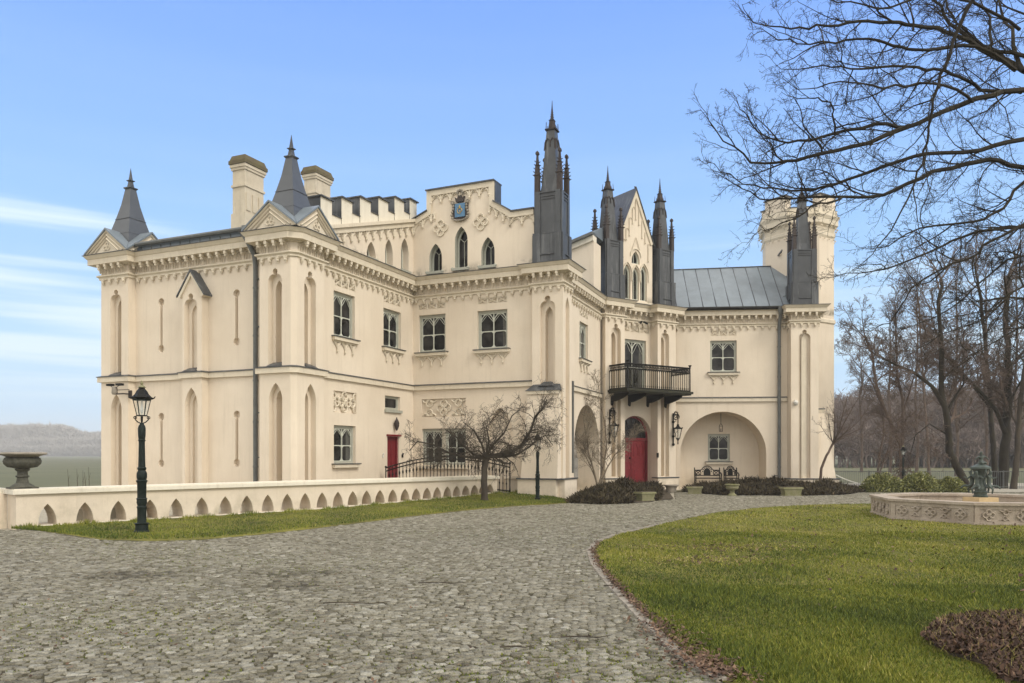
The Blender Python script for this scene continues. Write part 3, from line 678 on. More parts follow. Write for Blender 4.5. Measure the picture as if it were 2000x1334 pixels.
# little weathered aprons in front of the upper niches
for fr, x0, x1, b in ((M, 215.5, 237, T1f), (M, 359.5, 385, bp), (M, 523.5, 550.5, T2f), (B, 594.5, 617, .27)):
    s = MB(); a0, a1 = fr.hit(x0, b), fr.hit(x1, b)
    s.hexa([fr.p(a0, b + .1, 4.30), fr.p(a1, b + .1, 4.30), fr.p(a1, b - .24, 4.30), fr.p(a0, b - .24, 4.30), fr.p(a0 + .04, b + .02, 4.36), fr.p(a1 - .04, b + .02, 4.36), fr.p(a1 - .04, b - .24, 4.46), fr.p(a0 + .04, b - .24, 4.46)])
    s.build('niche_weathering', 'lead', palace)
# ---- roofs of towers 1 and 2: four gables and a flared spire -------------------
def gable_spire(s0, b0, hw, label):
    zb, zr = 8.44, 9.22; h = hw + .36
    sp = MB(); fr = M
    # cross-gable roofs
    for k in range(4):
        fk = fr.at(s0, b0, 90 * k)
        for sg in (-1, 1):
            sp.add([fk.p(sg * (h + .02), h + .03, zb - .02), fk.p(0, h + .03, zr), fk.p(0, 0, zr), fk.p(sg * (h + .02), h + .03, zb + .04), fk.p(0, h + .03, zr + .06), fk.p(0, 0, zr + .06), fk.p(0, 0, zb - .02), fk.p(0, 0, zb + .04)],
                   [(0, 1, 2, 6), (3, 4, 5, 7), (0, 1, 4, 3)])
    sp.build('gable_roof', 'leadlight', palace)
    g = MB(); t = MB()
    for k in range(4):
        fk = fr.at(s0, b0, 90 * k); f_ = h - .06
        g.face(fk, [(-h + .04, zb), (h - .04, zb), (0, zr - .04)], f_)
        for q, bb in ((.0, .04), (.17, .0), (.32, -.0)):
            hh = h - .04 - q * 1.25; zz = zr - .04 - q * .82; w_ = .055
            for sg in (-1, 1): t.tube([fk.p(sg * hh, f_ + .03, zb + .03), fk.p(0, f_ + .03, zz)], .034 if q == 0 else .026, 4)
        for j in range(3): an = R(90 + 120 * j); t.arc(fk, .085 * math.cos(an), zb + .2 + .085 * math.sin(an), f_ + .02, .07, .018, n=8)
    g.build('gable_wall', 'trim', palace); t.build('gable_moulding', 'trim', palace)
    sp = MB(); a, b = s0, b0
    # octagonal-ish (square) flared spire
    sp.sq(fr, a, b, [(h * .92, zb + .02), (.60, 8.75), (.47, 9.25), (.34, 9.75), (.215, 10.3), (.125, 10.86)])
    o = sp.build('spire', 'spire', palace)
    t = MB(); t.sq(fr, a, b, [(.11, 10.84), (.165, 10.90), (.165, 10.93), (.085, 10.94), (.055, 11.14), (.10, 11.17), (.10, 11.19), (.05, 11.2), (.004, 11.62)]); t.build('finial', 'lead', o)
    for z, hh in ((9.3, .475), (9.86, .34)):
        t = MB(); t.sq(fr, a, b, [(hh + .012, z - .09), (hh + .008, z - .075)]); t.build('seam', 'lead', o)
gable_spire(-7.45, 6.65, .65, 'l'); gable_spire(-.40, 6.70, .67, 'r')
# ---- left wing roof, gutter, downpipe ------------------------------------------
s = MB(); s.hexa([M.p(-7.6, 7.2, 8.6), M.p(-.3, 7.2, 8.6), M.p(-.3, 0, 8.6), M.p(-7.6, 0, 8.6), M.p(-7.6, 7.2, 8.66), M.p(-.3, 7.2, 8.66), M.p(-.3, 3.6, 9.15), M.p(-7.6, 3.6, 9.15)]); s.build('wing_roof', 'leadlight', palace)
s = MB(); s.box(M, -7.0, -1.0, 7.12, 7.2, 8.46, 8.62); s.build('eaves_board', 'leadlight', palace)
s = MB()
for k in range(14): s.box(M, -6.7 + k * .43, -6.68 + k * .43, 7.2, 7.22, 8.46, 8.62)
s.tube([M.p(-6.95, 7.32, 8.67), M.p(-1.0, 7.32, 8.67)], .075, 8); s.build('gutter', 'downpipe', palace)
xa = M.hit(491, 7.2)
s = MB(); s.tube([M.p(xa - .12, 7.36, 8.72), M.p(xa - .1, 7.42, 8.45), M.p(xa + .02, 7.40, 8.25), M.p(xa + .12, 7.2, 7.85), M.p(xa + .12, 7.15, 7.5), M.p(xa + .12, 7.15, 0)], [.1, .085, .08, .08, .075, .075], 10, cap=False)
for z in (1.2, 2.6, 3.9, 5.3, 6.8): s.tube([M.p(xa + .12, 7.15, z), M.p(xa + .12, 7.15, z + .05)], .088, 10); s.box(M, xa + .1, xa + .3, 7.0, 7.15, z + .3, z + .33)
s.build('downpipe', 'downpipe', palace, smooth=40)
# ---- upper storey: stepped gable on wall B ------------------------------------
mt = [(B.hit(639), B.z(639, 440)), (-.02, B.z(806.5, 428))]; mt0 = (-5.93, mt[0][1] + (mt[0][1] - mt[1][1]) / (mt[0][0] - mt[1][0]) * (-5.93 - mt[0][0]))
def mz(a): return mt0[1] + (mt[1][1] - mt0[1]) * (a + 5.93) / 5.91
fh = []; 
for x0, x1, yt, yb in ((716.3, 734, 472, 500), (752.2, 767.2, 467, 515), (783.3, 798.2, 465.5, 525)):
    a0, a1 = B.hit(x0), B.hit(x1); zt = B.z((x0 + x1) / 2, yt); z0 = B.z(x0, yb)
    o = lancet(a0, a1, z0, zt, 7, 1.15); fh.append(o)
    WALL.jamb(B, o, 0, -.30)
    wf = MB(); ins = [(a0 + (a1 - a0) / 2 + (a - (a0 + a1) / 2) * .78, z0 + .03 + (z - z0) * .92) for a, z in o]
    wf.panel(B, o, [ins], -.26, .05); c = (a0 + a1) / 2
    wf.tube([B.p(c, -.28, z0), B.p(c, -.28, z0 + (zt - z0) * .62)], .012, 4)
    for sg in (-1, 1): wf.tube([B.p(c, -.28, z0 + (zt - z0) * .62), B.p(c + sg * (a1 - a0) * .3, -.28, z0 + (zt - z0) * .74)], .012, 4)
    w = wf.build('lancet_window', 'framewhite', palace); g = MB(); g.face(B, o, -.3); g.build('pane', 'glass', w)
    q = MB(); q.box(B, a0 - .05, a1 + .05, 0, .09, z0 - .09, z0); q.build('sill', 'frame', w)
WALL.panel(B, [(-5.93, 8.3), (0, 8.3), (0, mz(0)), (-5.93, mz(-5.93))], fh, 0)
TRIM.prism(B, [(-5.93, mz(-5.93) - .30), (0, mz(0) - .30), (0, mz(0) - .12), (-5.93, mz(-5.93) - .12)], 0, .08)
TRIM.prism(B, [(-5.93, mz(-5.93) - .12), (0, mz(0) - .12), (0, mz(0)), (-5.93, mz(-5.93))], -.1, .16)
def scallop(fr, p0, p1, n, h=.26, b=.03, t=.03, depthmul=1):
    s = TRIM
    for i in range(n):
        a0 = p0[0] + (p1[0] - p0[0]) * i / n; a1 = p0[0] + (p1[0] - p0[0]) * (i + 1) / n
        z0 = p0[1] + (p1[1] - p0[1]) * i / n; z1 = p0[1] + (p1[1] - p0[1]) * (i + 1) / n
        pts = []
        for k in range(9):
            u = k / 8; pts.append(fr.p(a0 + (a1 - a0) * u, b, z0 + (z1 - z0) * u - h * (1 - math.sin(math.pi * u) ** .65)))
        s.tube(pts, t, 4)
        pts = []
        for k in range(7):
            u = .12 + .76 * k / 6; pts.append(fr.p(a0 + (a1 - a0) * u, b, z0 + (z1 - z0) * u - .07 - h * .55 * (1 - math.sin(math.pi * k / 6) ** .6)))
        s.tube(pts, t * .55, 4)
        for (a, z) in ((a0, z0),) + (((a1, z1),) if i == n - 1 else ()):
            s.tube([fr.p(a, b, z - .02), fr.p(a, b, z - h)], t * 1.2, 5); s.ball(fr.p(a, b + .02, z - h - .04), .05, 6, 4); s.ball(fr.p(a, b + .01, z - h - .1), .028, 5, 3)
scallop(B, (-5.9, mz(-5.9) - .3), (-.1, mz(-.1) - .3), 13)
mer = [(627.6, 649.4), (668.5, 689), (704.6, 725), (740.5, 759), (772, 790), (801.5, 814.8)]
tops = [383, 386, 385, 386, 385.5, 389]; flo = [(649.4, 418.5), (689.5, 416), (725.5, 413.5), (759, 411), (789.5, 412)]
cm = MB(); sh = MB(); cap = MB()
prev = None
for i, (x0, x1) in enumerate(mer):
    a0, a1 = B.hit(x0), min(B.hit(x1), .42); zt = B.z(x0, tops[i])
    cm.box(B, a0, a1, -.62, -.02, mz(max(-5.93, a0)) - .05, zt)
    sh.box(B, a0 - .012, a0 - .002, -.63, -.035, mz(max(a0, -5.93)) - .1, zt - .01)
    sh.box(B, a1 + .002, a1 + .012, -.63, -.035, mz(min(a1, 0)) - .1, zt - .01)
    cap.box(B, a0 - .06, a1 + .06, -.68, .05, zt, zt + .045)
    if i < 5:
        b0 = B.hit(mer[i + 1][0]); zf = B.z(flo[i][0], flo[i][1])
        cm.box(B, a1 + .014, b0 - .014, -.6, -.04, mz(a1) - .05, zf); cap.box(B, a1 + .014, b0 - .014, -.62, .0, zf, zf + .03)
cm.build('battlement', 'coping', palace); sh.build('battlement_cladding', 'lead', palace); cap.build('battlement_capping', 'lead', palace)
# ---- upper storey: shaped gable on wall C --------------------------------------
gx = [(806.5, 432), (834.6, 413.6), (832.5, 375), (965.7, 353.8), (965.7, 394), (1000, 414.7), (1043, 408.5)]
gp = [M.az(x, y) for x, y in gx]; gp[2] = (gp[1][0] - .0, gp[2][1]); gp[4] = (gp[3][0], gp[4][1])
gh = []
for x0, x1, yt, yb in ((838.3, 863, 476, 530.5), (888.3, 913.2, 442.5, 523.5), (940, 966, 463, 519)):
    a0, a1 = M.hit(x0), M.hit(x1); zt = M.z((x0 + x1) / 2, yt); z0 = M.z((x0 + x1) / 2, yb)
    o = lancet(a0, a1, z0, zt, 7, 1.15); gh.append(o); WALL.jamb(M, o, 0, -.32)
    wf = MB(); c = (a0 + a1) / 2; ins = [(c + (a - c) * .8, z0 + .04 + (z - z0) * .91) for a, z in o]
    wf.panel(M, o, [ins], -.26, .05); zz = z0 + (zt - z0) * .66
    wf.tube([M.p(c, -.28, z0), M.p(c, -.28, zz)], .014, 4)
    for sg in (-1, 1): wf.tube([M.p(c, -.28, zz), M.p(c + sg * (a1 - a0) * .34, -.28, zz + .16)], .014, 4)
    w = wf.build('lancet_window', 'framewhite', palace); g = MB(); g.face(M, o, -.3); g.build('pane', 'glass', w)
    q = MB(); q.box(M, a0 - .08, a1 + .08, 0, .12, z0 - .1, z0); q.ball(M.p(a0 - .06, .08, z0 - .02), .06); q.ball(M.p(a1 + .06, .08, z0 - .02), .06); q.build('sill', 'frame', w)
    # casing in grey-green round the opening
    q = MB(); q.jamb(M, [(c + (a - c) * .985, z0 + .006 + (z - z0) * .992) for a, z in o], -.005, -.25); q.build('reveal', 'frame', w)
WALL.panel(M, [(0, 8.3), (M.hit(1043), 8.3)] + gp[::-1], gh, 0)
WALL.panel(M, [(0, 8.3), (M.hit(1043), 8.3)] + gp[::-1], [], -.55)
bk = [M.p(a, 0, z) for a, z in gp]
lc = MB(); cp = MB()
for i in range(len(gp) - 1):
    (a0, z0), (a1, z1) = gp[i], gp[i + 1]
    vert = abs(a1 - a0) < .05
    mbk = lc if vert else cp
    d = math.hypot(a1 - a0, z1 - z0); nx, nz = -(z1 - z0) / d, (a1 - a0) / d
    if vert: lc.prism(M, [(a0 - .005, z0), (a0 + .02, z0), (a1 + .02, z1), (a1 - .005, z1)] if a0 > 2 else [(a0 - .02, z0), (a0 + .005, z0), (a1 + .005, z1), (a1 - .02, z1)], -.56, -.01)
    else: lc.prism(M, [(a0 - .03, z0), (a1 + .03, z1), (a1 + .03 , z1 + .05), (a0 - .03, z0 + .05)], -.6, .13)
lc.build('gable_capping', 'lead', palace)
def band_in(fr, pts, w, b0, b1, mb):
    """strip of width w hanging inside an open outline"""
    k = len(pts); inn = []
    for i in range(k):
        ns = []
        for j in (i - 1, i):
            if 0 <= j < k - 1:
                d = (pts[j + 1][0] - pts[j][0], pts[j + 1][1] - pts[j][1]); l = math.hypot(*d); ns.append((d[1] / l, -d[0] / l))
        m = ns[0] if len(ns) == 1 else (lambda q: ((ns[0][0] + ns[1][0]) / q, (ns[0][1] + ns[1][1]) / q))(max(.35, 1 + ns[0][0] * ns[1][0] + ns[0][1] * ns[1][1]))
        inn.append((pts[i][0] + m[0] * w, pts[i][1] + m[1] * w))
    for i in range(k - 1): mb.prism(fr, [inn[i], inn[i + 1], pts[i + 1], pts[i]], b0, b1)
    return inn
inn = band_in(M, gp, .2, 0, .07, TRIM)
for i, n in ((0, 2), (1, 2), (2, 6), (4, 3), (5, 2)):
    if i == 1: continue
    scallop(M, inn[i], inn[i + 1], n, h=.24)
scallop(M, (inn[1][0] - .02, inn[1][1]), (inn[1][0] + .14, inn[1][1] + .05), 1, h=.2)
for x, y in ((861, 446), (939.3, 434)):
    s = MB(); a, z = M.az(x, y); quatre(s, M, a, z, .03, .17, .038); s.build('gable_rosette', 'trim', palace, smooth=40)
# coat of arms
a, z = M.az(900, 411); 
sh_ = MB(); sh_.prism(M, [(a - .33, z + .25), (a - .33, z - .25), (a - .22, z - .36), (a, z - .42), (a + .22, z - .36), (a + .33, z - .25), (a + .33, z + .25)], 0, .08); arms = sh_.build('coat_of_arms', 'rust', palace)
s = MB(); s.box(M, a - .2, a + .22, .08, .11, z - .27, z + .24); s.build('shield_field', 'blue', arms)
s = MB(); s.arc(M, a + .01, z - .04, .12, .1, .014, 0, 300, 14); s.tube([M.p(a + .01, .12, z + .04), M.p(a + .01, .12, z + .16)], .02, 5); s.tube([M.p(a - .03, .12, z + .1), M.p(a + .05, .12, z + .1)], .016, 5); s.arc(M, a + .05, z - .02, .12, .06, .014, 200, 440, 8); s.build('emblem', 'gold', arms)
s = MB()
for sg in (-1, 1):
    for t_ in range(6): s.ball(M.p(a + sg * (.31 + .04 * math.sin(t_ * 1.3)), .08, z - .28 + t_ * .11), .055, 6, 4)
    s.arc(M, a + sg * .32, z + .3, .07, .06, .025, n=10)
s.tube([M.p(a + .3 * math.sin(q * .5), .1, z - .30 - .1 * math.cos(q * .5)) for q in range(-3, 4)], .03, 5); s.build('mantling', 'stone', arms)
s = MB(); s.prism(M, [(a - .15, z + .3), (a + .15, z + .3), (a + .21, z + .5), (a + .1, z + .42), (a + .05, z + .56), (a, z + .44), (a - .05, z + .56), (a - .1, z + .42), (a - .21, z + .5)], .02, .12); s.build('crown', 'rust', arms)
s = MB()
for q in range(5): an = R(20 + 35 * q); s.ball(M.p(a + .13 * math.cos(an), .08, z + .62 + .13 * math.sin(an)), .05, 6, 4)
s.arc(M, a, z + .64, .07, .1, .03, n=10); s.build('crest', 'stone', arms)
s = MB(); s.box(M, .1, 5.5, -5.2, -.6, 8.5, 8.62); s.build('main_roof', 'leadlight', palace)
# ---- lead turrets ---------------------------------------------------------------
def turret(fr, a0, a1, bf, dp, zb=8.45, dz=0, tip=14.47):
    w = a1 - a0; ac = (a0 + a1) / 2; bc = bf - dp / 2
    z1, z2 = 9.53 + dz, 11.03 + dz; s = MB()
    s.box(fr, a0, a1, bf - dp, bf, zb, z1, 0, 0)
    s.box(fr, a0 - .015, a1 + .015, bf - dp - .015, bf + .015, z1, z1 + .03)
    i = .055
    s.box(fr, a0 + i, a1 - i, bf - dp + i, bf - i, z1 + .03, z2)
    o = s.build('turret', 'lead', palace)
    p = MB()
    for k in range(4):
        hw = (w if k % 2 == 0 else dp) / 2; bb = (dp if k % 2 == 0 else w) / 2
        fk = fr.at(ac, bc, 90 * k)
        for sg in (-1, 1):
            x0, x1 = sorted((sg * hw, sg * (hw - .28))); p.box(fk, x0 + (.02 if x0 < 0 else 0), x1 - (.02 if x1 > 0 else 0), bb, bb + .035, zb + .01, z1 - .01)
            x0, x1 = sorted((sg * (hw - i), sg * (hw - .26))); p.box(fk, x0 + (.02 if x0 < 0 else 0), x1 - (.02 if x1 > 0 else 0), bb - i, bb - i + .035, z1 + .035, z2 + .03)
        p.box(fk, -hw + .28, hw - .28, bb, bb + .05, zb + .32, zb + .35)
        p.box(fk, -hw + .26, hw - .26, bb - i, bb - i + .03, z2 - .16, z2 - .13); p.box(fk, -hw + .26, hw - .26, bb - i, bb - i + .03, z2 - .26, z2 - .235); p.box(fk, -hw + .26, hw - .26, bb - i, bb - i + .04, z2 - .03, z2 + .01)
        p.box(fk, -hw + .285, -hw + .30, bb, bb + .03, zb + .36, z1 - .03); p.box(fk, hw - .30, hw - .285, bb, bb + .03, zb + .36, z1 - .03)
        p.box(fk, -hw + .265, -hw + .28, bb - i, bb - i + .03, z1 + .06, z2 - .3); p.box(fk, hw - .28, hw - .265, bb - i, bb - i + .03, z1 + .06, z2 - .3)
    p.build('panelling', 'lead', o)
    zf = 13.35 + dz
    m = MB(); m.sq(fr, ac, bc, [(.34, z2 - .02), (.285, z2 + .35), (.155, zf)]); m.build('spire', 'lead', o)
    m = MB()
    for k in range(4):
        fk = fr.at(ac, bc, 90 * k)
        for sg in (-1, 1):
            hh = lambda z: .295 - (.135) * (z - z2) / (zf - z2)
            m.tube([fk.p(sg * .19 * q, hh(z) + .02, z) for q, z in ((1.15, zf - .75), (1.0, zf - .45), (.5, zf - .3), (0, zf - .42), (0, zf - .62))], .018, 4)
            m.tube([fk.p(sg * hh(zf - .5), hh(zf - .5), zf - .7), fk.p(sg * hh(zf - .2), hh(zf - .2), zf - .35)], .03, 4)
        m.box(fk, -.205, .205, .0, .205, zf, zf + .05)
        for t_ in (-.17, -.06, .06, .17): m.tube([fk.p(t_, .17, zf + .05), fk.p(t_, .155, zf + .20 + (.1 if abs(t_) > .1 else 0))], [.016, .007], 4)
    m.sq(fr, ac, bc, [(.12, zf + .04), (.095, zf + .2), (.08, zf + .36), (.105, zf + .39), (.05, zf + .42)])
    m.sq(fr, ac, bc, [(.045, zf + .40), (.028, zf + .62), (.006, tip + dz)])
    for q in range(5):
        z = zf + .44 + q * .085; rr = .07 - .012 * q
        for k in range(4): m.ball(fr.at(ac, bc, 90 * k + 45).p(0, rr, z), .022, 4, 3)
    m.build('crown', 'rust', o)
    for sa in (-1, 1):
        for sb in (-1, 1):
            pa, pb = ac + sa * (w / 2 - .125), bc + sb * (dp / 2 - .125); m = MB()
            m.sq(fr, pa, pb, [(.088, z2), (.084, z2 + .62), (.105, z2 + .66), (.078, z2 + .7), (.062, z2 + 1.0), (.09, z2 + 1.03), (.045, z2 + 1.06), (.03, z2 + 1.38), (.06, z2 + 1.42), (.05, z2 + 1.5), (.01, z2 + 1.55)])
            for k in range(4):
                fk = fr.at(pa, pb, 90 * k + 45)
                for q in range(5): m.tube([fk.p(0, .11 - .012 * q, z2 + .62 + q * .13), fk.p(0, .19 - .018 * q, z2 + .66 + q * .13)], [.022, .012], 4)
            m.build('pinnacle', 'rust', o)
turret(M, T3a + .04, T3b - .03, T3f + .02, .97)
turret(P, .02, 1.10, .02, 1.05, dz=.02)
turret(P, 3.18, 4.24, -.02, .95, dz=.05)
turret(D, T4a + .05, T4b - .02, T4f - .02, 1.05, dz=-.02, tip=14.7)
# ---- portal gable ---------------------------------------------------------------
gb = -.28; pc = 2.12
apx = P.az(1241, 372, gb); rl = P.az(1274, 478, gb); hw = rl[0] - apx[0]; pc = apx[0]
G0 = MB(); zb = 8.47
gholes = []; glz = []
lw = .40
for k, (c, zt_, z0_) in enumerate(((pc - .50, P.z(1221, 515, gb), 8.62), (pc + .02, P.z(1238, 521, gb), 8.62), (pc + .50, P.z(1255, 519, gb), 8.62))):
    o = lancet(c - lw / 2, c + lw / 2, z0_, zt_, 6, 1.1); gholes.append(o); glz.append((o, c, z0_, zt_))
zt_, z0_ = P.z(1238, 490, gb), P.z(1238, 515, gb)
o = lancet(pc - .22, pc + .26, z0_, zt_, 6, 1.1); gholes.append(o); glz.append((o, pc, z0_, zt_))
outl = [(pc - hw, zb), (pc + hw, zb), (pc + hw, rl[1]), (pc, apx[1]), (pc - hw, rl[1])]
WALL.panel(P, outl, gholes, gb); 
for a in (pc - hw, pc + hw): WALL.add([P.p(a, gb, zb), P.p(a, gb - 1.6, zb), P.p(a, gb - 1.6, rl[1]), P.p(a, gb, rl[1])], [(0, 1, 2, 3)])
for o, c, z0_, zt_ in glz:
    WALL.jamb(P, o, gb, gb - .2); wf = MB()
    wf.panel(P, o, [[(c + (a - c) * .74, z0_ + .05 + (z - z0_) * .89) for a, z in o]], gb - .1, .06)
    wf.tube([P.p(c, gb - .15, z0_), P.p(c, gb - .15, zt_ - .1)], .016, 4); w = wf.build('lancet_window', 'framewhite', palace); g = MB(); g.face(P, o, gb - .17); g.build('pane', 'glass', w)
s = MB()
for o, c, z0_, zt_ in glz: 
    cc = lancet(c - (.27 if c != glz[3][1] else .31), c + (.27 if c != glz[3][1] else .31), z0_ + (zt_ - z0_) * .55, zt_ + .1, 6, 1.1)
    s.tube([P.p(a, gb + .03, z) for a, z in cc[1:] + cc[:1]], .028, 4, cap=False)
s.build('hood_mould', 'trim', palace)
band_in(P, [(pc - hw, rl[1]), (pc, apx[1]), (pc + hw, rl[1])], .14, gb, gb + .06, TRIM)
for k in range(9):     # hanging tracery following the rake
    u = -1 + 2 * (k + .5) / 9; a = pc + u * (hw - .18); zt_ = apx[1] - abs(u) * (apx[1] - rl[1]) - .28; h_ = .5 if k % 2 else .8
    if abs(u) < .35: h_ += .25
    zlo = max(zt_ - h_, P.z(1238, 478, gb) if abs(u) < .3 else 0)
    TRIM.tube([P.p(a, gb + .03, zt_), P.p(a, gb + .03, zlo)], .022, 4); TRIM.ball(P.p(a, gb + .04, zlo), .04, 5, 3)
    TRIM.arc(P, a + .07, zt_ - .05, gb + .03, .08, .016, 0, 180, 6)
TRIM.tube([P.p(pc - .22, gb + .04, glz[3][3] + .05), P.p(pc, gb + .04, glz[3][3] + .62), P.p(pc + .24, gb + .04, glz[3][3] + .05)], .022, 4)
s = MB()
for sg in (-1, 1):
    e1, e2 = (pc + sg * (hw + .07), rl[1] - .12), (pc, apx[1] + .04)
    s.add([P.p(*( (e1[0], gb + .1, e1[1]))), P.p(e2[0], gb + .1, e2[1]), P.p(e2[0], gb - 1.7, e2[1]), P.p(e1[0], gb - 1.7, e1[1]),
           P.p(e1[0], gb + .1, e1[1] + .06), P.p(e2[0], gb + .1, e2[1] + .07), P.p(e2[0], gb - 1.7, e2[1] + .07), P.p(e1[0], gb - 1.7, e1[1] + .06)], [(0, 1, 2, 3), (4, 5, 6, 7), (0, 1, 5, 4), (1, 2, 6, 5), (3, 0, 4, 7), (2, 3, 7, 6)])
s.build('portal_gable_roof', 'lead', palace)
s = MB(); s.ball(P.p(pc, gb, apx[1] + .14), .05); s.box(P, pc - .06, pc + .06, gb - .02, gb + .02, apx[1] + .14, apx[1] + .18); s.build('gable_cross', 'lead', palace)
TRIM.box(P, 1.15, 3.12, -.5, -.05, 8.44, 8.5)
# ---- block behind (raking eaves seen between turrets) -----------------------------
rbk = -5.4; zq0, zq1 = M.z(1117, 488, rbk), M.z(1155, 472, rbk); a0, a1 = M.hit(1085, rbk), 5.62
s0_, s1_ = M.hit(1117, rbk), M.hit(1155, rbk); sl_ = (zq1 - zq0) / (s1_ - s0_)
zz0, zz1 = zq0 + sl_ * (a0 - s0_), zq0 + sl_ * (a1 - s0_)
WALL.prism(M, [(a0, 8.2), (a1, 8.2), (a1, zz1), (a0, zz0)], rbk - 1, rbk)
s = MB(); s.prism(M, [(a0, zz0), (a1, zz1), (a1, zz1 + .22), (a0, zz0 + .22)], rbk - .4, rbk + .1); s.build('raking_cornice', 'coping', palace)
s = MB(); s.prism(M, [(a0, zz0 + .222), (a1, zz1 + .222), (a1, zz1 + .34), (a0, zz0 + .34)], rbk - .4, rbk + .25); s.build('raking_gutter', 'downpipe', palace)
s = MB(); s.hexa([M.p(a0, rbk, zz0 + .3), M.p(a1, rbk, zz1 + .3), M.p(a1, rbk - 1.5, zz1 + .3), M.p(a0, rbk - 1.5, zz0 + .3), M.p(a0, rbk, zz0 + .36), M.p(a1, rbk, zz1 + .36), M.p(a1, rbk - 1.4, zz1 + .95), M.p(a0, rbk - 1.4, zz0 + .95)])
for k in range(7): a = a0 + (a1 - a0) * (k + .5) / 7; f_ = (k + .5) / 7; zc_ = zz0 + (zz1 - zz0) * f_; s.tube([M.p(a, rbk, zc_ + .37), M.p(a, rbk - 1.4, zc_ + .96)], .02, 4)
s.build('rear_roof', 'leadlight', palace)
# ---- roof over wall D --------------------------------------------------------------
s = MB(); ey = D.z(1400, 602, .3); ry0 = D.z(1315, 529.5, -2.4); ry1 = D.z(1532, 519.5, -2.4); r1_ = D.hit(1533, -2.4)
L0 = -1.2; R0 = 5.6
s.add([D.p(L0, .32, ey), D.p(R0, .32, ey), D.p(r1_, -2.4, ry1), D.p(L0, -2.4, ry0 + .02), D.p(L0, -5, ey), D.p(R0, -5, ey)], [(0, 1, 2, 3), (3, 2, 5, 4), (1, 5, 2)])
droof = s.build('roof', 'leadlight', palace)
s = MB()
for k in range(12):
    u = k / 11 * .985; s.tube([D.p(L0 + (R0 - L0) * u, .33, ey + .01), D.p(L0 + (r1_ - L0) * u, -2.4, ry0 + (ry1 - ry0) * u + .015)], .022, 4)
s.tube([D.p(L0, -2.4, ry0 + .04), D.p(r1_, -2.4, ry1 + .02)], .03, 5)
s.tube([D.p(5.02, -.3, ey + .62), D.p(5.5, -.35, ey + .7)], .012, 4); s.build('roof_seam', 'lead', droof)
s = MB(); s.tube([D.p(L0 + .7, .40, ey - .03), D.p(5.1, .40, ey - .03)], .085, 8); s.build('gutter', 'iron', palace, smooth=40)
s = MB(); s.box(D, L0 + .7, 5.1, .18, .3, 8.44, ey - .04); s.build('eaves_board', 'lead', palace)
xd = D.hit(1523.5, .3)
s = MB(); s.lathe(D.p(xd, .42, 0), [(.09, ey - .32), (.14, ey - .1), (.14, ey - .0)], 8); s.tube([D.p(xd, .42, ey - .3), D.p(xd, .36, 8.0), D.p(xd, .16, 7.6), D.p(xd, .15, 7.3), D.p(xd, .15, 0)], .078, 8)
for z in (1.0, 2.6, 4.0, 5.2, 6.6): s.tube([D.p(xd, .15, z), D.p(xd, .15, z + .05)], .092, 8)
s.build('downpipe', 'downpipe', palace, smooth=40)
s = MB(); s.tube([D.p(xd - .22, .1, .62), D.p(xd - .22, .1, .3)], .03, 5); s.tube([D.p(xd - .24, .1, .62), D.p(xd, .13, .62)], .025, 5); s.build('standpipe', 'downpipe', palace)
# ---- octagonal rear tower -----------------------------------------------------------
TC = ((1557.5 - CX) / FPX * 39.6, 39.6); rs = 1.75; o8 = R(22.5 - 12)
oct_ = lambda r, n=8: [(TC[0] + r * math.cos(o8 - 2 * math.pi * i / n), TC[1] + r * math.sin(o8 - 2 * math.pi * i / n)) for i in range(n)]
s = MB(); s.lathe((TC[0], TC[1], 0), [(rs, -.3), (rs, 12.45)], 8, o8); tw = s.build('round_tower', 'plaster', palace)
s = MB(); s.lathe((TC[0], TC[1], 0), [(rs, 12.2), (rs + .06, 12.3), (rs + .06, 12.42), (rs + .02, 12.45), (rs + .04, 12.7), (rs + .20, 12.82), (rs + .20, 13.05), (rs + .28, 13.2), (rs + .28, 13.25), (rs + .15, 13.28), (rs + .15, 13.55), (rs - .1, 13.56)], 8, o8)
cs_ = MB(); cs_.lathe((TC[0], TC[1], 0), [(rs, 8.0), (rs + .07, 8.05), (rs + .07, 8.2), (rs, 8.25)], 8, o8)
for i in range(8):
    for q in range(4):
        a_, b_ = oct_(rs + .03)[i], oct_(rs + .03)[(i + 1) % 8]; u = (q + .5) / 4; p = (a_[0] + (b_[0] - a_[0]) * u, a_[1] + (b_[1] - a_[1]) * u); v_ = (p[0] - TC[0], p[1] - TC[1]); l = math.hypot(*v_)
        for rr, zz, rad in ((.16, 12.68, .055), (.06, 12.14, .05)): s.ball((p[0] + v_[0] / l * rr, p[1] + v_[1] / l * rr, zz), rad, 5, 3)
s.build('tower_cornice', 'trim', tw); cs_.build('string_course', 'trim', tw)
for i in range(0, 8, 1):
    a_, b_ = oct_(rs + .13)[i], oct_(rs + .13)[(i + 1) % 8]; fr = F(b_[0], b_[1], math.degrees(math.atan2(a_[1] - b_[1], a_[0] - b_[0]))); l = math.hypot(a_[0] - b_[0], a_[1] - b_[1])
    if fr.n[0] * (fr.o[0] - TC[0]) + fr.n[1] * (fr.o[1] - TC[1]) < 0: fr = F(a_[0], a_[1], fr.ang + 180)
    if i % 2 == 1:
        s = MB(); s.box(fr, .12, l - .12, -.42, 0, 13.56, 14.2); o = s.build('merlon', 'plaster', tw)
        s = MB(); s.box(fr, .06, l - .06, -.48, .06, 14.2, 14.25); s.build('merlon_cap', 'lead', o)
    else:
        s = MB(); s.box(fr, .06, l - .06, -.3, .04, 13.56, 13.6); s.build('parapet_cap', 'lead', tw)
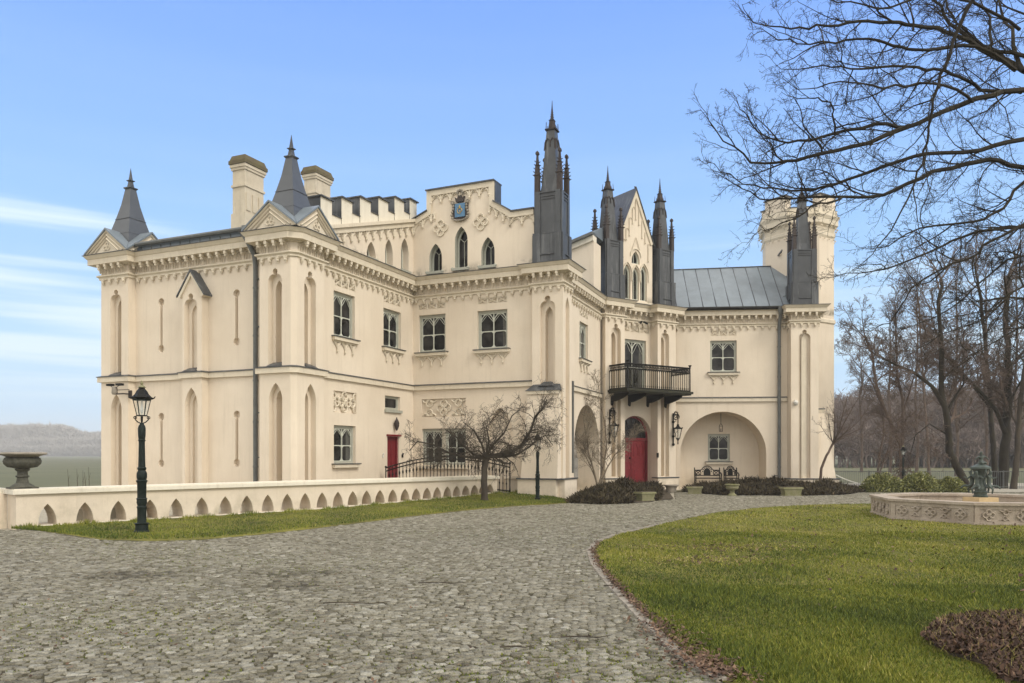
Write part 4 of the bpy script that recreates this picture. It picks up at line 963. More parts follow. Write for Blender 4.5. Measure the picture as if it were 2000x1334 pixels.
# slit and hood on the rear tower
s = MB(); fr = F(*oct_(rs)[4], 0)
p0 = D.p(T4b + .32, -.6, 0)
fs = F(p0[0], p0[1], -5); s.box(fs, -.02, .02, .02, .05, D.z(1616, 665, -.6), D.z(1616, 607, -.6)); s.ball(fs.p(0, .03, D.z(1616, 605, -.6)), .05); s.ball(fs.p(0, .03, D.z(1616, 665, -.6)), .05); s.build('wall_slit', 'trim', palace)
WALL.box(D, T4b - .02, T4b + .42, -1.6, -.62, zz, 8.2)
s = MB(); ha, hz_ = D.az(1541, 472, -1.9); hb, hz2 = D.az(1521, 499, -1.9); s.prism(D, [(hb, hz2), (ha + .6, hz2), (ha + .3, hz_), (ha, hz_)], -3.2, -1.9); s.box(D, hb + .1, ha + .5, -3.2, -1.93, 10.2, hz2); s.build('stair_dormer', 'plaster', palace)
s = MB(); s.tube([D.p(hb - .05, -1.88, hz2 - .02), D.p(ha, -1.88, hz_ + .02)], .04, 4); s.build('dormer_capping', 'lead', palace)
# ---- chimneys -------------------------------------------------------------------------
def chimney(xc, Y, wl, wr, zbase, zcap, mid):
    X = (xc - CX) / FPX * Y; fr = F(X, Y, TH); s = MB(); h1, h2 = wl / 2, wr / 2
    s.box(fr, -h1 - .04, h1 + .04, -h2 - .04, h2 + .04, zbase, mid); s.box(fr, -h1, h1, -h2, h2, mid, zcap - .1)
    for k in range(3):     # flue mouldings on the long face
        u = -h2 + (k + .5) * 2 * h2 / 3; s.box(fr, h1, h1 + .03, u - h2 / 3 + .05, u + h2 / 3 - .05, mid + .1, zcap - 1.0)
    o = s.build('chimney', 'chimney', palace)
    s = MB()
    for z, e_, t_ in ((zcap - .80, .04, .08), (zcap - .22, .04, .09), (zcap - .13, .07, .1)): s.box(fr, -h1 - e_, h1 + e_, -h2 - e_, h2 + e_, z, z + t_)
    s.build('chimney_moulding', 'chimney', o)
    s = MB(); s.box(fr, -h1 - .10, h1 + .10, -h2 - .10, h2 + .10, zcap - .02, zcap + .1); s.box(fr, -h1 - .08, h1 + .08, -h2 - .08, h2 + .08, zcap + .1, zcap + .28, .06, .06); s.build('chimney_cap', 'chimneycap', o)
    s = MB(); s.box(fr, -h1 - .12, h1 + .12, -h2 - .12, h2 + .12, zbase, zbase + .18, .04, .04); s.build('chimney_flashing', 'lead', o)
chimney(485, 27.2, .54, .92, 8.7, 11.55, 9.85)
chimney(620, 31.5, .56, .95, 8.9, 12.75, 10.2)
# ---- balcony ---------------------------------------------------------------------------
ba0, ba1, bo = .22, 3.93, 1.2; zf = 4.43; bd = MB()
bd.box(P, ba0 - .1, ba1 + .12, -.4, bo + .1, zf - .1, zf); bd.box(P, ba0 - .04, ba1 + .05, -.4, bo + .04, zf - .16, zf - .1)
balc = bd.build('balcony', 'ironmoss', palace)
for c in (.35, 1.35, 2.45, 3.55):
    s = MB(); s.prism(P.at(c, 0, 90), [(0, zf - .16), (-(bo - .05), zf - .16)][::-1] + [], 0, 0) if False else None
    fk = P.at(c, 0, -90)     # a grows outward
    cur = [(0, zf - .62), (.06, zf - .68), (.1, zf - .5)] + [(.1 + (bo - .2) * u, zf - .16 - .36 * (1 - u) ** .5 * (1 if u < 1 else 0)) for u in (.15, .35, .55, .75, .9, 1)] + [(bo - .1, zf - .161), (0, zf - .161)]
    s.prism(fk, [(a, z) for a, z in cur], -.05, .05); s.build('console', 'iron', balc)
def railing_run(fr, a0, a1, b, z0, h, mbp, mbt, step=.115, band=.22):
    n = max(2, round(abs(a1 - a0) / step)); 
    for i in range(n + 1):
        a = a0 + (a1 - a0) * i / n; q = fr.p(a, b, z0)
        mbp.lathe(q, [(.022, 0), (.036, .05), (.018, .09), (.032, .13), (.017, .18), (.017, h - band - .07), (.034, h - band - .03), (.02, h - band)], 5)
    for z, t in ((z0 + .03, .03), (z0 + h - band, .026), (z0 + h, .036)): mbt.tube([fr.p(a0, b, z), fr.p(a1, b, z)], t, 5)
    nb = max(2, round(abs(a1 - a0) / .16))
    for i in range(nb):
        c = a0 + (a1 - a0) * (i + .5) / nb; mbt.arc(fr, c, z0 + h - band / 2, b, .06, .018, n=8, rz=band / 2 - .02); mbt.tube([fr.p(c - .07, b, z0 + h - band + .02), fr.p(c + .07, b, z0 + h - .03)], .014, 4); mbt.tube([fr.p(c + .07, b, z0 + h - band + .02), fr.p(c - .07, b, z0 + h - .03)], .014, 4)
bp_, bt_ = MB(), MB()
railing_run(P, ba0, ba1, bo, zf, 1.06, bp_, bt_)
sideL = P.at(ba0, 0, -90); sideR = P.at(ba1, 0, -90)
railing_run(sideL, 0.02, bo, 0, zf, 1.06, bp_, bt_); railing_run(sideR, -.3, bo, 0, zf, 1.06, bp_, bt_)
bp_.build('baluster_row', 'ironmoss', balc); 
for a in (ba0, ba1):
    q = P.p(a, bo, zf); bt_.lathe(q, [(.035, 0), (.03, 1.05), (.05, 1.08), (.03, 1.11), (.07, 1.17), (.08, 1.2), (.02, 1.2)], 8)
bt_.build('balcony_rail', 'iron', balc)
TRIM.build('moulding', 'trim', palace); 
WALL.build('wall', 'plaster', palace)
# rear shell so that the palace is closed from the sides
s = MB(); s.box(M, -8.0, 5.7, -8, -.65, ZB, 8.3) if False else None
def quadwall(p, q): s.add([(p[0], p[1], ZB), (q[0], q[1], ZB), (q[0], q[1], 8.44), (p[0], p[1], 8.44)], [(0, 1, 2, 3)])
back = [mw(-8.1, 3.0), mw(-8.1, -9.0), (14.5, 46.0), (TC[0] + 1.0, TC[1] + 1)]
for i in range(3): quadwall(back[i], back[i + 1])
s.build('rear_wall', 'plaster', palace)
s = MB(); s.add([(*mw(-8.1, 3.4), 8.47), (*mw(-.1, 3.4), 8.47), (*mw(-.1, -.2), 8.47), (*mw(5.6, -.4), 8.47), (*pw(.3, -1.2), 8.47), (*pw(3.9, -1.2), 8.47), (*dw(5.0, -2.0), 8.47), (14.5, 46, 8.47), (*mw(-8.1, -9), 8.47)], [tuple(range(9))]); s.build('flat_roof', 'leadlight', palace)
# ================================================================== GROUND
rng = np.random.default_rng(7); rnd = random.Random(11)
def tint_mat(name, stops, rough=.9, attr=True, noise=0, nscale=20, bump=0, bscale=60, spec=.3, trans=0, patch=0, pscale=.6):
    m = bpy.data.materials.new(name); m.use_nodes = True; t = m.node_tree; b = t.nodes['Principled BSDF']; b.inputs['Roughness'].default_value = rough; b.inputs['Specular IOR Level'].default_value = spec
    a = t.nodes.new('ShaderNodeAttribute'); a.attribute_name = 'tint'; src = a.outputs['Fac']
    tc = t.nodes.new('ShaderNodeTexCoord')
    def addn(src, scale, amt, det=5):
        no = t.nodes.new('ShaderNodeTexNoise'); t.links.new(tc.outputs['Object'], no.inputs[0]); no.inputs['Scale'].default_value = scale; no.inputs['Detail'].default_value = det
        q = t.nodes.new('ShaderNodeMath'); q.operation = 'MULTIPLY_ADD'; t.links.new(no.outputs[0], q.inputs[0]); q.inputs[1].default_value = amt * 2; q.inputs[2].default_value = -amt
        w = t.nodes.new('ShaderNodeMath'); w.operation = 'ADD'; w.use_clamp = True; t.links.new(src, w.inputs[0]); t.links.new(q.outputs[0], w.inputs[1]); return w.outputs[0]
    if noise: src = addn(src, nscale, noise)
    if patch: src = addn(src, pscale, patch, 3)
    cr = t.nodes.new('ShaderNodeValToRGB'); t.links.new(src, cr.inputs[0]); e = cr.color_ramp.elements
    e[0].position = stops[0][0]; e[0].color = (*stops[0][1], 1); e[1].position = stops[-1][0]; e[1].color = (*stops[-1][1], 1)
    for p, c in stops[1:-1]: el = e.new(p); el.color = (*c, 1)
    t.links.new(cr.outputs[0], b.inputs['Base Color'])
    if bump:
        n4 = t.nodes.new('ShaderNodeTexNoise'); t.links.new(tc.outputs['Object'], n4.inputs[0]); n4.inputs['Scale'].default_value = bscale; n4.inputs['Detail'].default_value = 6
        bp = t.nodes.new('ShaderNodeBump'); t.links.new(n4.outputs[0], bp.inputs['Height']); bp.inputs['Strength'].default_value = bump; bp.inputs['Distance'].default_value = .02; t.links.new(bp.outputs[0], b.inputs['Normal'])
    return m
M_['sett'] = tint_mat('granite_sett', [(0, (.06, .052, .038)), (.3, (.15, .136, .096)), (.55, (.235, .218, .165)), (.8, (.33, .312, .25)), (1, (.46, .44, .38))], noise=.5, nscale=75, bump=1.0, bscale=60, patch=.09, pscale=.5)
M_['joint'] = mat('mossy_joint', (.045, .036, .022), 1, col2=(.09, .082, .035), vscale=1.3, bump=1, bscale=60, fine=.3)
M_['grass'] = tint_mat('grass_blade', [(0, (.028, .045, .007)), (.3, (.085, .115, .012)), (.6, (.185, .20, .02)), (.85, (.31, .28, .05)), (1, (.42, .35, .15))], rough=.7, patch=.30, pscale=.45)
M_['turf'] = mat('turf', (.07, .066, .014), 1, col2=(.19, .175, .025), vscale=.8, bump=1, bscale=50, fine=.35)
M_['fieldm'] = mat('field_grass', (.085, .09, .04), 1, col2=(.125, .12, .06), vscale=.08, bump=.3, bscale=4, fine=.1)
M_['gravel'] = mat('pale_gravel', (.30, .27, .21), 1, col2=(.40, .365, .29), vscale=5, bump=1, bscale=50, fine=.25)
M_['leaf'] = tint_mat('dead_leaf', [(0, (.035, .02, .013)), (.4, (.09, .05, .03)), (.75, (.19, .12, .075)), (1, (.30, .22, .15))], rough=.8)
M_['needle'] = tint_mat('juniper_needle', [(0, (.016, .012, .008)), (.4, (.05, .038, .02)), (.7, (.075, .062, .03)), (1, (.14, .10, .06))], rough=.9, patch=.3, pscale=1.2)
M_['laurel'] = tint_mat('laurel_leaf', [(0, (.04, .055, .012)), (.5, (.17, .18, .045)), (1, (.38, .36, .13))], rough=.5, spec=.5)
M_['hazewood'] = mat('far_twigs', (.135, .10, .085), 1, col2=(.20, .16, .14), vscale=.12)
M_['farhill'] = mat('haze_paled_twigs', (.30, .28, .255), 1, col2=(.35, .33, .30), vscale=.03)  # base paler than bare twigs, with distance haze put into the colour
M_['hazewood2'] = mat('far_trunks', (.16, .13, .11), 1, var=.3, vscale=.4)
def sheet(name, pts, z, material, kind='structure'):
    tri = tessellate_polygon([[Vector((x, y, 0)) for x, y in pts]])
    s = MB(); s.add([(x, y, z) for x, y in pts], [tuple(t) for t in tri]); return s.build(name, material, kind=kind)
def inside(px, py, poly):
    c = np.zeros(px.shape, bool); n = len(poly); j = n - 1
    for i in range(n):
        xi, yi = poly[i]; xj, yj = poly[j]
        cond = ((yi > py) != (yj > py)) & (px < (xj - xi) * (py - yi) / (yj - yi + 1e-12) + xi); c ^= cond; j = i
    return c
gl = lambda pts: [G(x, y) for x, y in pts]
lawn_edge = [(3.2, 3.0)] + gl([(1410, 1334), (1330, 1288), (1258, 1216), (1195, 1150), (1158, 1103), (1150, 1078), (1163, 1060), (1200, 1046), (1290, 1024), (1400, 1001), (1500, 990.5), (1600, 986), (1700, 984.5)]) + [(16, 25.2), (22, 23)]
lawn = lawn_edge + [(26, 16), (22, 8), (12, 3)]
strip_edge = gl([(70, 1037), (130, 1045), (200, 1056), (300, 1058), (400, 1055), (500, 1046), (600, 1035), (700, 1023), (800, 1010), (900, 999), (1000, 990), (1080, 985.5), (1130, 982)])
PR = F(-10.7, 16.9, 47.5); PRL = 15.05
def prz(a): return .0 if a < 7 else .21 * ((a - 7) / 8) ** 1.3
outer_far = gl([(1130, 982), (1185, 986), (1260, 982), (1320, 975)]) + [G(1318, 958), G(1335, 958)] + gl([(1345, 964), (1420, 968), (1560, 969), (1650, 967), (1672, 961)]) + [(20, 34.5), (26, 30)]
cobble = [(-14, 3.0), (-22, 10), (-24, 17.2), (-11.2, 16.7)] + strip_edge + outer_far + lawn_edge[::-1]
sheet('field', [(-700, -40), (700, -40), (700, 900), (-700, 900)], -.06, 'fieldm')
sheet('courtyard_ground', [(-26, 2), (30, 2), (40, 30), (32, 45), (-16, 45), (-26, 18)], -.03, 'gravel')  # pale gravel added here to bounce light into the parapet openings
sheet('driveway', cobble, 0.0, 'joint')
s = MB(); s.add([(-700, 845, -.3), (700, 845, -.3), (700, 898, 9), (-700, 898, 9)], [(0, 1, 2, 3)]); s.build('hill', 'fieldm', kind='structure')
# granite setts as real stones, laid in slightly wandering rows
def setts():
    st = .082; th = R(24); c, s_ = math.cos(th), math.sin(th)
    U, Vv = np.meshgrid(np.arange(-420, 420), np.arange(-420, 420))
    u = U * st * 1.08 + (Vv % 2) * st * .5 + rng.normal(0, .011, U.shape); v = Vv * st + rng.normal(0, .0095, U.shape)
    v = v + .16 * np.sin(u * .9 + Vv * .013) + .07 * np.sin(u * 2.3); 
    x = c * u - s_ * v + 1; y = s_ * u + c * v + 16
    m = (y > 4.6) & (y < 33) & (np.abs(x) < .69 * y + .6) & inside(x, y, cobble)
    x, y = x[m], y[m]; n = len(x)
    w = st * .50 * rng.uniform(.84, 1.02, n) * 1.08; h = st * .5 * rng.uniform(.84, 1.02, n); an = th + rng.normal(0, .16, n)
    ca, sa = np.cos(an), np.sin(an); z0 = rng.uniform(.004, .015, n); tx, ty = rng.normal(0, .075, n), rng.normal(0, .075, n)
    big = .012 * np.sin(x * .8) * np.cos(y * .6)
    V = np.zeros((n, 8, 3), np.float32)
    for k, (sx, sy) in enumerate(((-1, -1), (1, -1), (1, 1), (-1, 1))):
        jx, jy = rng.normal(0, .008, n), rng.normal(0, .008, n); lx, ly = sx * w + jx, sy * h + jy
        V[:, k, 0] = x + ca * lx - sa * ly; V[:, k, 1] = y + sa * lx + ca * ly; V[:, k, 2] = -.008
        lx2, ly2 = lx * .90, ly * .88
        V[:, k + 4, 0] = x + ca * lx2 - sa * ly2; V[:, k + 4, 1] = y + sa * lx2 + ca * ly2; V[:, k + 4, 2] = z0 + tx * lx2 + ty * ly2
    idx = np.array([(4, 5, 6, 7), (0, 1, 5, 4), (1, 2, 6, 5), (2, 3, 7, 6), (3, 0, 4, 7)])
    Fc = (np.arange(n)[:, None, None] * 8 + idx[None]).reshape(-1, 4)
    t = np.clip(rng.beta(5.5, 5.5, n), 0, 1)
    # worn reddish/brown dirty patches
    for (cx_, cy_, r_) in ((-5.0, 10.35, .38), (-2.9, 10.5, .36), (-2.7, 9.6, .3)):
        d = np.hypot((x - cx_) / 1.8, y - cy_) / r_; t -= .38 * np.exp(-d ** 4) * rng.uniform(.4, 1, n)
    np_mesh('cobblestones', V.reshape(-1, 3), Fc, 'sett', kind='stuff', attr=np.repeat(np.clip(t, 0, 1), 8))
setts()
# stone edging along the lawn
eb = MB()
for i in range(1, 9):
    (x0, y0), (x1, y1) = lawn_edge[i], lawn_edge[i + 1]; l = math.hypot(x1 - x0, y1 - y0); n = max(1, int(l / .19)); fr = F(x0, y0, math.degrees(math.atan2(y1 - y0, x1 - x0)))
    for k in range(n): eb.box(fr, k * l / n + .008, (k + 1) * l / n - .008, -.0 - .04, .07, -.01, .02 + rnd.uniform(0, .012), .006, .006)
eb.build('stone_edging', 'stone', kind='structure')
sheet('lawn', lawn, .012, 'turf')
strip_in = [PR.p(a, .0, 0) for a in np.linspace(.3, PRL + .1, 13)]
v = []; f = []
for i in range(13):
    a = .3 + (PRL - .2) * i / 12; e = strip_edge[i]; q = strip_in[i]; z = prz(a)
    v += [(e[0], e[1], .012), ((e[0] + q[0]) / 2, (e[1] + q[1]) / 2, .03 + z * .45), (q[0], q[1], .03 + z)]
    if i: o = 3 * i; f += [(o - 3, o, o + 1, o - 2), (o - 2, o + 1, o + 2, o - 1)]
v += [(1.9, 26.9, .0), (.4, 28.6, .05), (-.3, 28.8, .1)]; f += [(36, 39, 40, 37), (37, 40, 41, 38)]
s = MB(); s.add(v, f); s.build('grass_verge', 'turf', kind='structure')
# ---- grass blades
def blades(name, pts, zb, hgt, wid, tint, material='grass', lean=.5):
    n = len(pts); an = rng.uniform(0, 2 * np.pi, n); h = hgt * rng.uniform(.5, 1.25, n); w = wid * rng.uniform(.7, 1.3, n)
    la = rng.uniform(0, 2 * np.pi, n); ll = h * rng.uniform(.1, lean * 2, n)
    V = np.zeros((n, 3, 3), np.float32); dx, dy = np.cos(an) * w / 2, np.sin(an) * w / 2
    V[:, 0, 0] = pts[:, 0] - dx; V[:, 0, 1] = pts[:, 1] - dy; V[:, 0, 2] = zb
    V[:, 1, 0] = pts[:, 0] + dx; V[:, 1, 1] = pts[:, 1] + dy; V[:, 1, 2] = zb
    V[:, 2, 0] = pts[:, 0] + np.cos(la) * ll; V[:, 2, 1] = pts[:, 1] + np.sin(la) * ll; V[:, 2, 2] = zb + h
    return np_mesh(name, V.reshape(-1, 3), np.arange(n * 3).reshape(-1, 3), material, kind='stuff', attr=np.repeat(tint, 3))
bed = [G(1808, 1262), G(1850, 1222), G(1900, 1212), G(2010, 1204), G(2120, 1230), (6.2, 4.6), (4.3, 4.75), G(1952, 1334), G(1920, 1305), G(1850, 1285)]
Y = np.concatenate([5.0 + 4.5 * rng.random(230000) ** 1.0, 9 + 7 * rng.random(150000), 15 + 11 * rng.random(110000)]); X = (rng.random(len(Y)) * 1.35 - .62) * Y
k = (X > .0) & inside(X, Y, lawn) & ~inside(X, Y, bed)
ex = np.array(lawn_edge); 
bare = np.exp(-(((X - 3.4) / 1.1) ** 2 + ((Y - 13.4) / .5) ** 2)) + .7 * np.exp(-(((X - 2.9) / .8) ** 2 + ((Y - 11.7) / .4) ** 2)) + .8 * np.exp(-(((X - 3.9) / .45) ** 2 + ((Y - 5.75) / .2) ** 2))
k &= rng.random(len(Y)) > bare * .55
# ragged outer margin
dm = np.full(len(Y), 9.0)
for i in range(len(lawn_edge) - 1):
    a_, b_ = ex[i], ex[i + 1]; d = b_ - a_; t = np.clip(((X - a_[0]) * d[0] + (Y - a_[1]) * d[1]) / (d @ d), 0, 1); dm = np.minimum(dm, np.hypot(X - a_[0] - t * d[0], Y - a_[1] - t * d[1]))
k &= (dm > .04) & (rng.random(len(Y)) < np.clip((dm - .02) / np.where(Y < 9, .34, .12), 0, 1) ** .8)
X, Y = X[k], Y[k]; pt = np.stack([X, Y], 1)
far = np.clip((Y - 8) / 9, 0, 1)
lo = np.sin(X * 1.3 + 2 * np.sin(Y * .8)) * .10 + np.sin(Y * 2.1 + X * .7) * .06 + np.sin(X * 5.1 + Y * 3.3) * .05
blades('lawn_grass', pt, .01, np.where(Y < 9, .038, .034) * (1 + .4 * np.sin(X * 2.2) * np.sin(Y * 1.9)), .0035 + .0010 * Y, np.clip(rng.normal(.29, .19, len(Y)) + lo + .27 * far, 0, 1))
# verge
n = 42000; a = rng.random(n) * (PRL + 1.6) - .1; u = rng.random(n); se = np.array(strip_edge); ii = np.clip(a / PRL * 12, 0, 11.999); i0 = ii.astype(int); fq = ii - i0
ed = se[i0] * (1 - fq)[:, None] + se[i0 + 1] * fq[:, None]; inn_ = np.array([PR.p(x, .02, 0)[:2] for x in a]); pt = ed * (1 - u)[:, None] + inn_ * u[:, None]
zz_ = .012 + u * np.array([prz(x) for x in a]); tall = (u > .86)
edge_ok = (u > .05)
blades('verge_grass', pt[edge_ok], zz_[edge_ok], np.where(tall, .075 * (1 + .8 * np.sin(a * 3.1) * np.sin(a * 7.7)), .05)[edge_ok], .022, np.clip(rng.normal(.34, .16, n) + .1 * np.sin(a * 2) + np.where(tall, .15, 0), 0, 1)[edge_ok])
n = 9000; x = rng.uniform(-.8, 2.2, n); y = rng.uniform(25.6, 28.4, n); poly = [G(1000, 990), G(1080, 985), G(1135, 982), (2.0, 27.6), (.4, 28.6), (-.7, 28.6)]; kk = inside(x, y, poly)
blades('corner_grass', np.stack([x, y], 1)[kk], .02, .05, .025, np.clip(rng.normal(.38, .16, kk.sum()), 0, 1))
# moss and weeds between the setts, fallen leaves
def quads(name, pts, z, size, tint, material, tilt=.5, kind='stuff'):
    n = len(pts); an = rng.uniform(0, 2 * np.pi, n); s1 = size * rng.uniform(.5, 1.2, n); s2 = s1 * rng.uniform(.4, .8, n); ca, sa = np.cos(an), np.sin(an); tz = rng.normal(0, tilt, n); tw = rng.normal(0, tilt, n)
    V = np.zeros((n, 4, 3), np.float32)
    for q, (i, j) in enumerate(((-1, 0), (0, -1), (1, 0), (0, 1))):
        V[:, q, 0] = pts[:, 0] + ca * i * s1 - sa * j * s2; V[:, q, 1] = pts[:, 1] + sa * i * s1 + ca * j * s2; V[:, q, 2] = z + tz * i * s1 + tw * j * s2 + (abs(i) * .25 * s1)
    return np_mesh(name, V.reshape(-1, 3), np.arange(n * 4).reshape(-1, 4), material, kind=kind, attr=np.repeat(tint, 4))
n = 2000; t = rng.random(n) ** .0001 * 0 + rng.beta(1.0, 1.7, n) * 6.2; i0 = t.astype(int) + 1; fq = t - i0 + 1; c_ = ex[i0] * (1 - fq)[:, None] + ex[i0 + 1] * fq[:, None]; c_ += rng.normal(0, 1, (n, 2)) * (.035 + .085 * (c_[:, 1:2] < 7.5)) + np.array([.07, .02])
quads('fallen_leaves', c_, .03 + .02 * rng.random(n), .022, rng.beta(2, 2.4, n), 'leaf', .4)
s = MB(); bx, by = np.mean([p[0] for p in bed]), np.mean([p[1] for p in bed])
s.add([(bx, by, .10)] + [(bx + (x - bx) * .6, by + (y - by) * .6, .075) for x, y in bed] + [(x, y, .0) for x, y in bed], [(0, 1 + i, 1 + (i + 1) % len(bed)) for i in range(len(bed))] + [(1 + i, 1 + len(bed) + i, 1 + len(bed) + (i + 1) % len(bed), 1 + (i + 1) % len(bed)) for i in range(len(bed))]); s.build('flower_bed_soil', 'soil', kind='structure')
x = rng.uniform(3.2, 7, 52000); y = rng.uniform(4.5, 8.2, 52000); kk = inside(x, y, [(bx + (p[0] - bx) * 1.04, by + (p[1] - by) * 1.04) for p in bed]); x, y = x[kk], y[kk]
zd = .10 * np.clip(1.3 - np.hypot(x - bx, y - by) / 1.3, 0, 1) + rng.random(len(x)) * .05
quads('leaf_litter', np.stack([x, y], 1), zd, .023, rng.beta(1.2, 4.2, len(x)), 'leaf', .8)
kk = rng.random(len(x)) < .10; blades('dry_stalks', np.stack([x, y], 1)[kk], zd[kk] * .5, .13, .005, rng.uniform(.75, 1, kk.sum()), lean=.9)
n = 2600; x = rng.uniform(-8, 5, n); y = 5 + rng.random(n) ** 1.6 * 20; kk = inside(x, y, cobble); quads('scattered_leaves', np.stack([x, y], 1)[kk], .026, .017, rng.beta(2, 2, kk.sum()), 'leaf', .3)
n = 90000; y = 5 + rng.random(n) ** 1.3 * 17; x = (rng.random(n) * 1.3 - .65) * y; g_ = np.sin(x * .9 + 1.7 * np.sin(y * .5)) + np.sin(y * 1.3 + x * .4) + .8 * np.sin(x * 3.7) * np.sin(y * 3.1); kk = inside(x, y, cobble) & (g_ + rng.normal(0, .8, n) > .9)
blades('moss_tufts', np.stack([x, y], 1)[kk], .002, .018, .014, np.clip(rng.normal(.4, .15, kk.sum()), 0, 1))
n = 6000; x = rng.uniform(3, 14, n); y = rng.uniform(7, 24, n); kk = inside(x, y, lawn); quads('lawn_leaves', np.stack([x, y], 1)[kk][:700], .06, .03, rng.beta(2, 4, kk.sum())[:700], 'leaf', .5)
n = 2000; x = rng.normal(3.45, .75, n); y = rng.normal(13.4, .30, n); x2 = rng.normal(2.9, .55, n // 2); y2 = rng.normal(11.8, .25, n // 2); x = np.concatenate([x, x2]); y = np.concatenate([y, y2])
blades('dry_grass_patch', np.stack([x, y], 1), .012, .022, .022, rng.uniform(.78, 1, len(x)), lean=1.6)
quads('bare_earth_crumbs', np.stack([x, y], 1)[::5] + rng.normal(0, .15, (len(x[::5]), 2)), .022, .03, rng.beta(2, 3, len(x[::5])), 'leaf', .3)
# twigs lying on the setts
for (x, y, l, an) in ((-2.0, 8.3, .7, 4), (-1.15, 9.6, .62, 2), (-.1, 6.4, .3, 20), (.42, 6.75, .45, 12), (1.1, 9.4, .3, 40)):
    s = MB(); s.tube([(x, y, .03), (x + l * .4, y + l * .03, .034), (x + l * .7, y - l * .05, .03), (x + l, y + l * math.sin(R(an)) * .4, .04)], [.007, .006, .005, .002], 4)
    s.tube([(x + l * .4, y + l * .03, .034), (x + l * .6, y + .12 * l, .03)], [.005, .002], 4)
    o = s.build('fallen_twig', 'bark'); tag(o, dict([(-2.0, 'longest fallen twig, left of the middle of the cobbled drive'), (-1.15, 'fallen twig farther up the cobbled drive, near the dark stain'), (-.1, 'short crooked twig near the bottom of the cobbled drive'), (.42, 'forked twig beside the short one near the bottom of the drive'), (1.1, 'small twig on the setts next to the lawn edge')])[x], 'twig', 'twigs on the cobbled drive')
# pale gravel path behind the lawn on the right, sheet under the shrubs
sheet('gravel_path', [G(1672, 961), G(1640, 957), G(1700, 952), (24, 36), (24, 33.5)], .004, 'gravel')
sheet('bed_soil', [G(1112, 981), G(1190, 985), G(1260, 981), G(1316, 974), G(1300, 952), (4.4, 34.4), (2.6, 30.5)], .008, 'soil')
sheet('niche_bed_soil', [G(1340, 963), G(1420, 967), G(1560, 968), G(1652, 966), (16.6, 35.8), (7.9, 36.6)], .006, 'soil')
# ================================================================== PARAPET
par = thing('parapet_wall', 'low cream parapet with a row of pointed openings, running along the grass verge', 'parapet wall', (PR.o[0], PR.o[1], 0))
cx_ = [93, 166, 231, 293, 344, 394, 440, 482, 523, 561, 596, 629, 660, 689, 716, 742, 767, 791, 813, 834, 854, 874, 892, 910, 927, 943, 957]
w_ = MB(); hs = []
for x in cx_:
    c = PR.hit(x); zb = .05 + prz(c); hs.append(lancet(c - .182, c + .182, zb, .515 + max(0, (c - 11) * .012), 5, 1.6))
w_.panel(PR, [(0, -.15), (PRL, -.05), (PRL, .74), (0, .74)], hs, 0, .6); w_.panel(PR, [(0, -.15), (PRL, -.05), (PRL, .74), (0, .74)], hs, -.6)
w_.build('wall', 'plaster', par)
s = MB(); s.box(PR, -.08, PRL + .06, -.66, .08, .74, .83); s.box(PR, -.05, PRL + .03, -.63, .05, .83, .855); s.build('coping', 'coping', par)
s = MB()
for i in range(12): a0 = PRL * i / 12; a1 = PRL * (i + 1) / 12; s.hexa([PR.p(a0, .05, -.2), PR.p(a1, .05, -.2), PR.p(a1, 0, -.2), PR.p(a0, 0, -.2), PR.p(a0, .035, .035 + prz(a0)), PR.p(a1, .035, .035 + prz(a1)), PR.p(a1, .0, .045 + prz(a1)), PR.p(a0, .0, .045 + prz(a0))])
s.build('plinth', 'coping', par)
q2 = F(*PR.p(0, -.34, 0)[:2], 47.5 + 90); s = MB(); PR2 = F(*PR.p(-.0, 0, 0)[:2], 47.5 - 90)
ret = F(PR.p(0, 0, 0)[0], PR.p(0, 0, 0)[1], 137.5); hs = [lancet(c - .145, c + .145, .05, .515, 5, 1.6) for c in (1.15, 1.95, 2.75, 3.55)]
rw = thing('return_parapet', 'cream parapet turning back from the urn corner at the left edge', 'parapet wall', (ret.o[0], ret.o[1], 0))
s = MB(); s.panel(ret, rect(.62, 4.4, -.15, .74), hs, 0, .3); s.panel(ret, rect(.62, 4.4, -.15, .74), hs, -.3); s.build('wall', 'plaster', rw)
s = MB(); s.box(ret, .68, 4.4, -.36, .06, .742, .85); s.build('coping', 'coping', rw)
rp = F(*PR.p(PRL + .75, -.1, 0)[:2], 10)
s = MB(); s.box(rp, -.15, .42, -.3, 0, -.1, .72); s.box(rp, -.2, .46, -.34, .05, .72, .82)
o = s.build('parapet_stub', 'plaster'); tag(o, 'short cream parapet stub between the iron railing and the corner buttress', 'parapet wall')
# brick and cream things glimpsed through the openings
s = MB(); fr = F(-10.2, 18.9, 30); s.box(fr, -.6, 1.2, -.3, 0, -.1, .3); s.box(fr, -.7, 1.3, -.4, .1, .3, .36); o = s.build('garden_step_wall', 'coping'); tag(o, 'low cream garden wall seen through the first parapet openings', 'garden wall')
